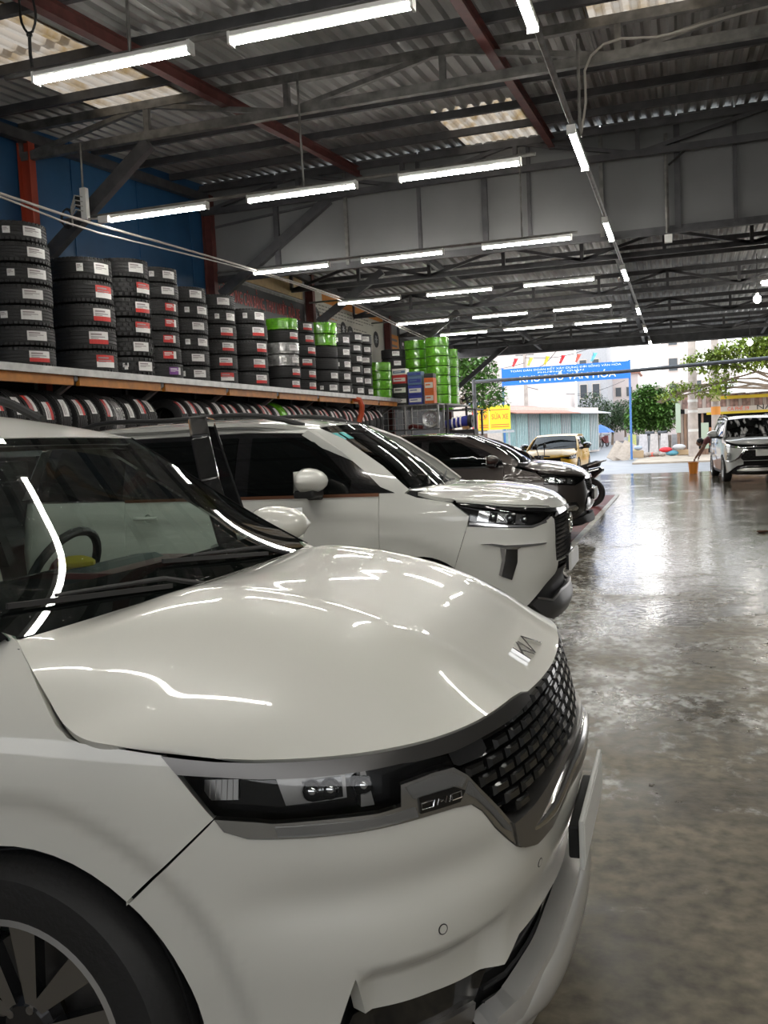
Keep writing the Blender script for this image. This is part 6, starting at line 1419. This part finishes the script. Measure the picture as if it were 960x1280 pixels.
for k, (x, c) in enumerate(((-2.5, (.65, .02, .03)), (-1.75, (.62, .70, .10)), (-.95, (.75, .55, .02)), (-.2, (.62, .01, .02)), (.55, (.75, .12, .08)), (1.3, (.15, .55, .70)))):
    f = thing('flag', '%s flag on top of the blue street banner' % ['red', 'lime', 'yellow', 'dark red', 'coral', 'turquoise'][k], 'flag', (-5.28 + x, 45.02, 4.66), 0, 'flags above the blue banner')
    MB().tube([(0, 0, 0), (.06, 0, .55)], .010, 5).build('staff', M_STEEL2, f)
    vs = []; n = 5
    for i in range(n): vs += [(.06 - .07*i*.5 + (.02 if i % 2 else 0), .02*(i % 2), .52 - .09*i), (.06 + .20 - .06*i, .03*((i + 1) % 2), .50 - .10*i)]
    MB().add(vs, [(2*i, 2*i + 1, 2*i + 3, 2*i + 2) for i in range(n - 1)]).build('cloth', mat('flag_%d' % k, c, .6), f)
# horizontal pipe across the exit
tag(MB().tube([(-7.0, 32.2, 3.42), (-2, 32.2, 3.44), (3, 32.2, 3.58), (9.4, 32.2, 3.75)], .065, 10).build('gate_pipe', M_STEEL, None, True), 'dark horizontal pipe across the exit in front of the blue banner', 'pipe')
for x, zt in ((-7.0, 3.5), (9.4, 3.85)): tag(MB().tube([(x, 32.2, 0), (x, 32.2, zt)], .07, 10).build('gate_post', M_STEEL), 'steel post holding the gate pipe at %s' % ('the wall side' if x < 0 else 'the far right, outside the picture'), 'post')
# utility poles
M_CONC = mat('pole_concrete', (.42, .36, .32), .8, var=.2, vscale=3)
for k, (x, y, r, hgt, lb) in enumerate(((.56, 46, .24, 9, 'thick concrete utility pole standing behind the orange bucket'), (1.62, 47, .22, 8.5, 'concrete utility pole with a painted orange mark left of the silver carrier'), (-11.2, 70, .18, 8.0, 'distant utility pole in front of the teal shops carrying many wires'))):
    t = thing('utility_pole', lb, 'pole', (x, y, 0)); MB().lathe([(r, 0), (r*.82, hgt*.55), (r*.7, hgt), (0, hgt)], n=14).build('shaft', M_CONC, t, True)
    if k == 1:
        MB().lathe([(r*.97, 1.95), (r*.98, 2.35)], n=14).build('painted_mark', mat('mark_orange', (.65, .25, .04), .6), t); b = MB(); b.box((0, -r, 2.95), (.42, .16, .7)); b.build('meter_box', mat('box_ochre', (.45, .38, .22), .6), t)
    if k == 0:
        for z in (1.2, 2.1, 2.6): MB().lathe([(r*.96, z), (r*.965, z + .12)], n=14).build('paper_notice', mat('notice', (.6, .58, .55), .7), t)
    MB().bar((-.7, 0, hgt - .6), (.7, 0, hgt - .6), .08, .1).build('crossarm', M_STEEL2, t)
for k, (p, q, sag) in enumerate((((-11.2, 70, 6.4), (-4.5, 47, 8), 1.2), ((-11.2, 70, 5.6), (-16, 40, 6.0), 1.0), ((-11.2, 70, 6.0), (-9, 120, 7.0), 1.5), ((-11.2, 70, 7.2), (.56, 46, 8.4), 1.3), ((-11.2, 70, 5.0), (-5, 90, 6), .9), ((-11.2, 70, 6.8), (-17, 44, 7), 1.3))):
    p = Vector(p); q = Vector(q); tag(MB().tube([p.lerp(q, i/10) - Vector((0, 0, sag*math.sin(PI*i/10))) for i in range(11)], .022, 5).build('power_wire', M_BLACKC), 'sagging power wire at the distant pole, strand %s' % ['to the thick pole top', 'to the near left', 'down the side street', 'across the crossing', 'to the street trees', 'to the far left'][k], 'wire', 'power wires over the side street')
# plants -------------------------------------------------------------
def leaf_mat(name, c): return mat(name, c, .55, var=.5, vscale=1.3)
def tree(name, label, loc, crown, n, m, trunk=.12, th=2.0, leaf=.16, branches=()):
    """crown: list of (centre, radii); leaves are single folded blades scattered through the crown."""
    t = thing(name, label, 'tree', loc); rs = random.Random(len(label) + n)
    MB().tube([(0, 0, 0), (.05, .02, th*.5), (0, 0, th)], [trunk, trunk*.85, trunk*.6], 8).build('trunk', mat('bark', (.20, .15, .11), .8, var=.3), t, True)
    b = MB()
    for (c, r) in crown: c = Vector(c); b.tube([(0, 0, th*.85), tuple(Vector((0, 0, th)).lerp(c, .5)), tuple(c)], [trunk*.55, trunk*.35, trunk*.15], 6)
    for q in branches: b.tube(q, .05, 6)
    b.build('branches', MATS['bark'], t, True)
    vs = []; fs = []
    tot = sum(r[0]*r[1]*r[2] for c, r in crown)
    for c, r in crown:
        for _ in range(int(n*r[0]*r[1]*r[2]/tot)):
            while True:
                u = Vector((rs.uniform(-1, 1), rs.uniform(-1, 1), rs.uniform(-1, 1)))
                if .25 < u.length < 1: break
            p = Vector(c) + Vector((u.x*r[0], u.y*r[1], u.z*r[2])); d = Vector((rs.gauss(0, 1), rs.gauss(0, 1), rs.gauss(-.2, .6))).normalized(); a, bb = frame_of(d); L = leaf*rs.uniform(.7, 1.3); k = len(vs)
            vs += [p, p + d*L*.5 + a*L*.26 + bb*L*.06, p + d*L, p + d*L*.5 - a*L*.26 + bb*L*.06]; fs += [(k, k + 1, k + 2, k + 3)]
    me = bpy.data.meshes.new('foliage'); me.from_pydata(vs, [], fs); me.materials.append(m); o = put('foliage', me, t); o['kind'] = 'stuff'
    return t
G1 = leaf_mat('leaf_yellow_green', (.17, .23, .025)); G2 = leaf_mat('leaf_green', (.08, .17, .03)); G3 = leaf_mat('leaf_dark', (.05, .09, .035))
tree('street_tree', 'spreading yellow-green tree over the exit above the silver carrier', (4.8, 44, 0), [((-2.0, 0, 4.5), (1.7, 1.2, .75)), ((-3.6, 0, 4.35), (1.2, 1.0, .5)), ((-.4, .2, 4.9), (1.8, 1.4, .9)), ((-3.4, 0, 3.0), (.9, .7, .28)), ((-4.6, .1, 3.3), (.9, .6, .22)), ((-5.2, 0, 2.85), (.8, .6, .25)), ((1.4, 0, 5), (1.6, 1.3, .9)), ((-3.0, 0, 3.5), (.7, .6, .45))], 11000, G1, .16, 3.4, .22, [[(0, 0, 3.3), (-1.5, 0, 3.75), (-3.4, 0, 3.3), (-5, 0, 2.95)]])
tree('street_tree', 'round bright green tree behind the leaning tarpaulins', (-1.7, 56, 0), [((0, 0, 2.7), (1.25, 1.0, 1.35)), ((.7, 0, 2.3), (.9, .9, 1.2)), ((-.7, 0, 2.0), (.8, .8, .9))], 9000, G2, .12, 1.6, .26)
tree('street_tree', 'green tree hanging over the wall end beside the red and yellow shop sign', (-9.2, 37.5, 0), [((.6, 0, 4.2), (1.5, 1.2, .9)), ((1.5, 0, 3.3), (.9, .8, .7)), ((-.4, 0, 4.6), (1.6, 1.2, .9)), ((1.2, 0, 2.75), (.5, .5, .4)), ((2.2, 0, 2.9), (.4, .4, .25))], 6500, G2, .14, 3.2, .22)
for k, (x, y, s) in enumerate(((-7.2, 82, 1.0), (-6.0, 86, .85), (-5.2, 92, .9))):
    tree('street_tree', 'dusty dark tree along the side street, %s from the left' % ORD[k], (x, y, 0), [((0, 0, 3.3*s), (1.5*s, 1.3, 1.5*s)), ((.3, 0, 2.2*s), (1.1*s, 1.0, .9*s))], 2600, G3, .12, 2.0*s, .24)
# houses on the left of the side street ------------------------------------
M_TEAL = mat('teal_shutter', (.22, .36, .36), .6, var=.15, vscale=2); M_TEAL2 = mat('pale_teal', (.42, .54, .53), .6, var=.12); M_RUST = mat('rust_roof', (.36, .16, .11), .7, var=.3); M_PINK = mat('pale_pink_render', (.66, .57, .54), .8, var=.06, vscale=.6); M_BEIGE = mat('beige_render', (.55, .48, .42), .8, var=.1); M_GLASSD = mat('dark_pane', (.05, .06, .07), .2); M_GREYB = mat('grey_render', (.42, .42, .43), .8, var=.1)
def building(name, label, loc, w, d, h, m, wins=(), rz=0.0, roof=None):
    t = thing(name, label, 'building', loc, rz); MB().box((0, d/2, h/2), (w, d, h)).build('wall', m, t)
    if roof: MB().box((0, d/2, h + .1), (w + .5, d + .5, .2)).build('roof', roof, t)
    for x, z, ww, hh in wins:
        f = MB(); f.box((x, -.03, z), (ww + .16, .08, hh + .16)); fo = f.build('window', M_BEIGE, t); MB().box((x, -.075, z), (ww, .02, hh)).build('pane', M_GLASSD, fo)
    return t
sh = thing('teal_shop_row', 'low row of teal shuttered shops on the left of the side street', 'building', (-9.3, 49.5, 0), math.radians(76))
L0 = 16.0
MB().box((L0/2, 2.0, 1.5), (L0, 4, 3.0)).build('wall', M_BEIGE, sh)
for k in range(9):
    x = .9 + 1.75*k; f = MB().box((x, -.03, 1.35), (1.6, .08, 2.5)).build('shutter', [M_TEAL, M_TEAL2, M_GREYB][k % 3], sh)
    for j in range(7): MB().box((x - .7 + .235*j, -.085, 1.35), (.03, .03, 2.4)).build('shutter_rib', [M_TEAL2, M_TEAL, M_TEAL][k % 3], f)
for k in range(8): MB().add([(2*k, -.9, 2.62), (2*k + 2.02, -.9, 2.62), (2*k + 2.02, 2.2, 3.2), (2*k, 2.2, 3.2), (2*k, -.9, 2.57), (2*k + 2.02, -.9, 2.57), (2*k + 2.02, 2.2, 3.15), (2*k, 2.2, 3.15)], [(0, 1, 2, 3), (4, 7, 6, 5), (0, 4, 5, 1), (1, 5, 6, 2), (2, 6, 7, 3), (3, 7, 4, 0)]).build('roof_sheet', M_RUST if k < 5 else M_GREYB, sh)
ss = thing('shop_sign', 'yellow and red shop sign board on the left beyond the brown hatchback', 'sign', (-8.6, 42.4, 2.3), math.radians(12))
MB().box((-.62, 0, 0), (.26, .10, 1.16)).build('red_board', mat('sign_red', (.65, .05, .03), .5), ss)
MB().box((-.22, 0, 0), (.52, .10, 1.16)).build('yellow_board', mat('sign_yellow', (.80, .55, .02), .5), ss); MB().box((.55, -.01, .0), (.98, .10, 1.14)).build('yellow_board', mat('sign_lemon', (.80, .66, .03), .5), ss)
M_SR = mat('sign_red_print', (.70, .10, .04), .5)
for x, w in ((-.22, .40), (.55, .84)):
    lettering('lettering', 'SỬA XE' if w > .5 else 'LỐP', .34, M_SR, ss, plane_matrix((x, -.066, .02), (1, 0, 0), (0, 0, 1)), .004, width=w*.92)
    for z in (-.34, -.44, .36): MB().box((x, -.064, z), (w, .006, .035)).build('print_line', M_SR, ss)
MB().box((.2, .02, -.68), (2.0, .12, .10)).build('awning_rail', M_GREYB, ss)
for x in (-.7, .95): MB().bar((x, .05, -2.3), (x, .05, -.6), .08, .08).build('post', M_GREYB, ss)
MB().box((-.55, 0, .68), (.7, .06, .16)).build('blue_top_sign', mat('sign_blue', (.25, .38, .55), .5), ss)
building('corner_shop', 'brown corner shop under the red and yellow sign', (-10.6, 43.4, 0), 3.4, 4, 1.75, mat('brown_shutter', (.20, .14, .12), .7), (), math.radians(12))
building('house_block', 'plain pale pink house wall rising behind the teal shops', (-16.5, 72, 0), 15, 12, 9.4, M_PINK, [(-4.5, 6, 1.2, 1.4), (-1.5, 6, 1.2, 1.4)])
building('house_block', 'beige house corner above the red and yellow sign', (-16.6, 56, 0), 6.5, 8, 4.8, M_BEIGE)
building('house_block', 'narrow grey house with tall windows left of the street trees', (-8.9, 100, 0), 3.2, 8, 10.5, M_GREYB, [(x, z, .7, 1.4) for x in (-.9, .4) for z in (3, 5.6, 8.2)])
building('house_block', 'pale house with balconies beyond the street trees', (-6.0, 108, 0), 3.0, 8, 7.6, M_PINK, [(x, z, .6, 1.0) for x in (-.7, .5) for z in (3.2, 5.6)], 0, M_RUST)
building('house_block', 'cream house closing the side street in the distance', (-3.6, 118, 0), 4.2, 8, 6.4, M_BEIGE, [(x, z, .7, .9) for x in (-1.2, .2, 1.5) for z in (2.6, 4.6)])
building('house_block', 'tall pink pillar house behind the round green tree', (-.6, 95, 0), 2.2, 8, 14, M_PINK, [(0, z, .8, 1.2) for z in (5, 7.5, 10, 12.5)])
building('house_block', 'pale apartment house behind the shack on the right', (2.6, 84, 0), 4.5, 8, 6.0, M_PINK, [(x, z, .7, 1.0) for x in (-1.2, .6) for z in (3, 4.8)])
um = thing('parasol', 'blue parasol at a stall along the side street', 'parasol', (-5.7, 70, 0)); MB().tube([(0, 0, 0), (0, 0, 1.9)], .03, 6).build('pole', M_STEEL2, um); MB().lathe([(1.0, 1.25), (.5, 1.6), (0, 1.85)], n=8).build('canopy', mat('parasol_blue', (.03, .12, .50), .6), um)
for k in range(5):
    p = thing('parked_scooter', 'dark parked scooter along the side street, %s from the left' % ORD[k], 'scooter', (-8.3 + .55*k, 72 + 1.6*k, 0), 1.2, 'distant parked scooters')
    for x in (-.5, .5): o = MB(); o.lathe([(.16, -.04), (.27, -.05), (.27, .05), (.16, .04)], axis='Y', n=14, closed=True); o.build('wheel', M_TYRE, p, False, (x, 0, .27))
    MB().prism([(.5, .35), (.45, .95), (.3, .95), (.2, .4), (-.3, .4), (-.7, .75), (-.6, .85), (-.1, .75), (.0, .3)], -.14, .14, M=Matrix(((1, 0, 0, 0), (0, 0, 1, 0), (0, 1, 0, 0), (0, 0, 0, 1)))).build('body', M_BLACKG if k % 2 else M_MAROON, p); MB().bar((.36, -.3, 1.0), (.36, .3, 1.0), .04, .04).build('handlebar', M_BLACKP, p)
# shack on the right ----------------------------------------------------
M_PLANK = mat('weathered_plank', (.30, .19, .13), .8, var=.35, vscale=3, stretch=(6, 6, .6)); M_PLANK2 = mat('grey_plank', (.34, .28, .24), .8, var=.3, vscale=3, stretch=(6, 6, .6)); M_RSH = mat('rusty_sheet', (.27, .17, .14), .7, .2, var=.45, vscale=4); M_TARPW = mat('pale_roof_tarp', (.60, .56, .52), .7, var=.15)
hk = thing('shack', 'wooden shack shop with rusty sheet front and yellow sign strip on the right', 'building', (0, 49.5, 0))
MB().box((3.2, 2.6, 1.5), (6.6, .1, 3.0)).build('back_wall', M_CAVITY, hk); MB().box((6.4, 1.2, 1.4), (.1, 2.8, 2.8)).build('side_wall', M_PLANK, hk); MB().box((3.2, 1.5, 3.05), (6.8, 3.2, .06)).build('roof_deck', M_RSH, hk)
for k in range(6): MB().box((-.12 + .17*k, 0, 1.05), (.15, .05 + .02*(k % 2), 2.1)).build('plank', [M_PLANK, M_PLANK2][k % 2], hk)
for k in range(34): MB().box((.0 + .19*k, -.30 + .02*(k % 2), 2.65), (.175, .03, .62 + .05*(k % 3))).build('roof_strip', M_RSH if k % 3 else M_PLANK2, hk)
MB().box((3.3, -.33, 2.22), (6.2, .05, .26)).build('sign_board', mat('sign_dirty_white', (.50, .45, .40), .7), hk); MB().box((2.9, -.36, 2.05), (3.3, .05, .12)).build('yellow_strip', mat('strip_yellow', (.55, .40, .02), .6), hk)
lettering('lettering', 'CÀ PHÊ 39', .26, M_SR, hk, plane_matrix((2.75, -.362, 2.22), (1, 0, 0), (0, 0, 1)), .004, width=1.0)
lettering('lettering', 'NAM', .34, M_BLACKP, hk, plane_matrix((4.15, -.362, 2.24), (1, 0, 0), (0, 0, 1)), .004, width=1.05)
for k in range(5):
    x = 2.0 + 1.05*k; MB().add([(x, -1.3, 2.98), (x + 1.04, -1.3, 3.02), (x + 1.04, 1.6, 3.75), (x, 1.6, 3.7), (x, -1.3, 2.94), (x + 1.04, -1.3, 2.98), (x + 1.04, 1.6, 3.70), (x, 1.6, 3.65)], [(0, 1, 2, 3), (4, 7, 6, 5), (0, 4, 5, 1), (1, 5, 6, 2), (2, 6, 7, 3), (3, 7, 4, 0)]).build('roof_sheet', M_TARPW, hk)
MB().box((3.4, -.7, 2.80), (3.0, .08, .16)).build('yellow_beam', MATS['strip_yellow'], hk)
for k in range(3): MB().add([(-1.2 + .3*k, -.6, 2.75 + .12*k), (-.2 + .3*k, -.3, 3.35 + .1*k), (.1 + .3*k, .6, 3.3 + .1*k), (-.9 + .3*k, .3, 2.7 + .12*k)], [(0, 1, 2, 3)]).build('loose_sheet', M_PLANK2, hk)
for x in (1.05, 2.0, 4.4): MB().box((x, -.2, 1.15), (.10, .10, 2.3)).build('post', M_PLANK, hk)
db = thing('notice_board', 'narrow pale green board standing against the shack', 'board', (-.12, 49.0, 0)); MB().box((0, 0, 1.9), (.24, .05, 1.5)).build('board', mat('pale_green', (.42, .50, .38), .7), db); MB().box((0, .03, 1.2), (.06, .04, 2.4)).build('post', M_PLANK, db)
db = thing('notice_board', 'pale green shop board between the two thick poles', 'board', (1.15, 48.8, 0)); MB().box((0, 0, .95), (.36, .05, 1.3)).build('board', MATS['pale_green'], db); MB().box((0, .03, .5), (.3, .04, 1.0)).build('post', M_PLANK, db)
sg2 = thing('round_sign', 'orange board with a red round mark inside the shack entrance', 'sign', (1.6, 49.0, 0)); MB().box((0, 0, .9), (.5, .04, .9)).build('board', mat('sign_orange', (.55, .22, .10), .6), sg2); MB().lathe([(0, -.01), (.17, -.01), (.17, .01)], (.05, -.025, .95), 'Y', 18).build('mark', mat('sign_red', (.65, .05, .03)), sg2); MB().box((0, .03, .3), (.4, .03, .6)).build('stand', M_PLANK, sg2)
tag(MB().box((3.7, 48.5, .35), (3.4, .7, .7)).build('counter', M_PLANK), 'long wooden counter in front of the shack behind the silver carrier', 'counter')
# fence, tarpaulins, boards and clutter under the round tree
fn2 = thing('scrap_fence', 'low fence of dark slabs behind the leaning tarpaulins', 'fence', (-1.6, 51.2, 0))
for k in range(9): MB().box((-1.2 + .31*k, 0, .5 + .02*(k % 3)), (.29, .06, 1.05)).build('slab', M_PLANK2 if k % 2 else M_GREYB, fn2)
TP = [(-2.5, .44, 'olive_tarp', (.34, .33, .10), 'olive green tarpaulin leaning on the fence, leftmost'), (-1.93, .44, 'grey_tarp', (.42, .38, .37), 'grey tarpaulin sheet leaning on the fence beside the olive one'), (-1.37, .42, 'beige_tarp', (.46, .40, .36), 'beige tarpaulin sheet leaning in the middle of the fence'), (-.85, .40, 'pale_tarp', (.52, .46, .43), 'pale tarpaulin sheet leaning at the right end of the fence')]
for x, w, nm, c, lb in TP:
    vs = []; n = 9
    for i in range(n):
        u = -w/2 + w*i/(n - 1)
        for j in range(5): v = j/4; vs.append((x + u*(1.15 - .25*v), 50.15 + .9*v + .05*math.sin(7*u + j), 1.12*v + .02))
    tag(MB().add(vs, [(5*i + j, 5*i + 5 + j, 5*i + 6 + j, 5*i + 1 + j) for i in range(n - 1) for j in range(4)]).build('tarpaulin', mat(nm, c, .7, var=.15), None, True), lb, 'tarpaulin', 'tarpaulins leaning on the fence')
for k, x in enumerate((-1.6, -.95)): tag(MB().tube([(x - .22, 51.35, 1.16), (x, 51.28, 1.14), (x + .22, 51.35, 1.16)], .13, 10).build('dark_bundle', M_STEEL, None, True), 'dark bundle on top of the tarpaulins, %s one' % ['left', 'right'][k], 'bundle', 'dark bundles on the tarpaulins')
for k, (x, y, a) in enumerate(((-3.2, 46.0, .55), (-2.78, 45.9, .5))): o = MB().box((0, 0, .55), (.62, .03, 1.15)).build('plywood_board', mat('plywood', (.44, .36, .29), .8, var=.15), None, False, (x, y - .3, .0)); o.rotation_euler = (-.65, .5, 0); tag(o, 'plywood board leaning by the blue pole, %s one' % ['left', 'right'][k], 'board', 'plywood boards by the blue pole')
tag(bevel(MB().box((-1.98, 45.6, .24), (.5, .4, .36)).build('cardboard_box', mat('cardboard', (.42, .30, .18), .8)), .03), 'cardboard box at the foot of the blue pole', 'box')
tag(MB().ball((-1.98, 45.6, .54), .19, 12, 8, sq=(1.1, 1, .6)).build('plastic_bag', mat('grey_plastic', (.33, .38, .46), .4), None, True), 'grey plastic bag on the cardboard box', 'bag')
for k, (x, y, s) in enumerate(((-1.65, 47.3, .20), (-1.15, 47.4, .20), (-1.75, 46.7, .16), (-.9, 47.2, .16))): tag(MB().ball((x, y, s*.62 + .03), s, 9, 6, sq=(1.2, .9, .62)).build('rubble_lump', M_PLANK2, None, False), 'lump of rubble on the pavement, %s from the blue pole' % ORD[k], 'rubble', 'rubble lumps on the pavement')
for k, (x, z, c, nm) in enumerate(((-.75, .30, (.65, .03, .04), 'red'), (-1.35, .06, (.62, .10, .06), 'orange red'), (-.45, .12, (.10, .30, .38), 'teal'), (-.10, .42, (.55, .55, .55), 'white'))):
    tag(MB().ball((x, 48.3, z + .03), .25, 10, 7, sq=(1.3, .8, .55)).build('cloth_bundle', mat('bundle_%d' % k, c, .6), None, True), '%s bundle in the heap beside the shack' % nm, 'bundle', 'coloured bundles beside the shack')
tag(bevel(MB().box((.35, 48.6, .16), (1.1, .5, .26)).build('step', mat('step_ochre', (.48, .34, .20), .8)), .02), 'low ochre step in front of the plank wall of the shack', 'step')
# orange bucket and the bending person ------------------------------------
bk = thing('bucket', 'orange plastic bucket on the wet floor left of the silver carrier', 'bucket', (.35, 30.2, 0))
M_OB = mat('orange_plastic', (.62, .20, .02), .35)
MB().lathe([(0, .01), (.125, .01), (.128, 0), (.16, .37), (.172, .37), (.172, .355), (.165, .35), (.155, .36), (.122, .03), (0, .03)], n=24).build('shell', M_OB, bk, True)
MB().tube([(.165*math.cos(a), .02 + .12*math.sin(a) - .02, .35 - .05*math.sin(a)) for a in [PI*k/12 for k in range(13)]], .006, 5).build('handle', M_DECK, bk)
def skin(name, pts, edges, radii, m, parent, levels=1):
    me = bpy.data.meshes.new(name); me.from_pydata(pts, edges, []); o = put(name, me, parent)
    o.modifiers.new('skin', 'SKIN').use_smooth_shade = True
    for i, r in enumerate(radii): me.skin_vertices[0].data[i].radius = (r, r)
    me.skin_vertices[0].data[0].use_root = True
    s = o.modifiers.new('sub', 'SUBSURF'); s.levels = levels; s.render_levels = levels; me.materials.append(m); return o
pe = thing('person', 'person in a dark red shirt bending behind the silver carrier, reaching into the bucket', 'person', (1.02, 30.15, 0))
M_SKIN = mat('skin', (.22, .11, .07), .55); M_SHIRT = mat('dark_red_shirt', (.13, .035, .035), .8); M_TROU = mat('dark_trousers', (.03, .03, .04), .8)
# pelvis behind the car, trunk bent forwards towards -x
P = [(.12, 0, .92), (-.02, 0, 1.02), (-.16, 0, 1.07), (-.30, 0, 1.06), (-.37, 0, 1.03),                      # pelvis, waist, chest, neck base, neck
     (-.27, .17, 1.04), (-.27, -.17, 1.02),                                                           # shoulders
     (-.40, -.20, .80), (-.55, -.14, .58), (-.62, -.08, .47),                                         # right arm to the bucket
     (-.36, .20, .78), (-.46, .14, .60), (-.50, .10, .52),                                            # left arm
     (.13, .10, .88), (.02, .11, .50), (.12, .11, .10), (.0, .11, .04), (.13, -.10, .88), (.04, -.12, .50), (.14, -.12, .10), (.02, -.12, .04)]
Ed = [(0, 1), (1, 2), (2, 3), (3, 4), (3, 5), (3, 6), (6, 7), (7, 8), (8, 9), (5, 10), (10, 11), (11, 12), (0, 13), (13, 14), (14, 15), (15, 16), (0, 17), (17, 18), (18, 19), (19, 20)]
Rd = [.15, .13, .15, .12, .055, .075, .075, .045, .036, .028, .045, .036, .028, .10, .062, .042, .035, .10, .062, .042, .035]
skin('body', P, Ed, Rd, M_SKIN, pe, 2)
skin('shirt', [P[0], P[1], P[2], P[3], P[5], P[6], tuple((Vector(P[6]) + (Vector(P[7]) - Vector(P[6]))*.6)), tuple((Vector(P[5]) + (Vector(P[10]) - Vector(P[5]))*.6))], [(0, 1), (1, 2), (2, 3), (3, 4), (3, 5), (5, 6), (4, 7)], [.155, .142, .162, .128, .088, .088, .062, .062], M_SHIRT, pe, 2)
skin('trousers', [P[0], P[13], P[14], P[15], P[17], P[18], P[19]], [(0, 1), (1, 2), (2, 3), (0, 4), (4, 5), (5, 6)], [.158, .108, .075, .058, .108, .075, .058], M_TROU, pe, 2)
hd = MB(); hd.ball((-.47, -.01, .97), .105, 16, 12, sq=(1.0, .78, 1.12)); hd.ball((-.565, -.01, .945), .018, 8, 6); hd.ball((-.45, -.092, .965), .022, 8, 6, sq=(.8, .4, 1.2)); hd.ball((-.45, .072, .965), .022, 8, 6, sq=(.8, .4, 1.2)); hd.build('head', M_SKIN, pe, True)
hr = MB(); hr.ball((-.452, -.01, 1.0), .112, 16, 12, sq=(1.02, .84, 1.0)); hr.build('hair', mat('black_hair', (.010, .009, .009), .6), pe, True)
fc = MB()
for y in (-.045, .025): fc.ball((-.566, y, .975), .011, 8, 6)
fc.tube([(-.555, -.035, .895), (-.562, -.01, .893), (-.555, .015, .895)], .006, 5); fc.build('face_details', MATS['black_hair'], pe, True)
for base, d in ((P[9], (-.05, .02, -.10)), (P[12], (-.03, -.01, -.10))):
    base = Vector(base); d = Vector(d); h = MB(); h.ball(base + d*.35, .042, 10, 8, sq=(.6, 1, 1.1))
    for k in range(4): s = base + d*.6 + Vector((0, -.030 + .020*k, 0)); L = [.060, .072, .068, .052][k]; h.tube([s, s + Vector((-.012, 0, -L*.5)), s + Vector((.004, 0, -L))], [.0095, .009, .007], 6)
    s = base + d*.2 + Vector((.02, .035, 0)); h.tube([s, s + Vector((-.01, .022, -.025)), s + Vector((-.018, .024, -.052))], [.011, .010, .008], 6); h.build('hand', M_SKIN, pe, True)
for q in (P[16], P[20]): f = MB(); f.ball((q[0] + .02, q[1], .035), .05, 10, 7, sq=(2.4, .9, .7)); f.build('sandal', M_BLACKP, pe, True)
# small things on the floor
tag(MB().ball((1.05, 13.6, .018), .06, 9, 6, sq=(1.4, .7, .3)).build('rag', mat('brown_rag', (.10, .05, .03), .8), None, True), 'small dark brown scrap on the wet floor at the right', 'scrap')
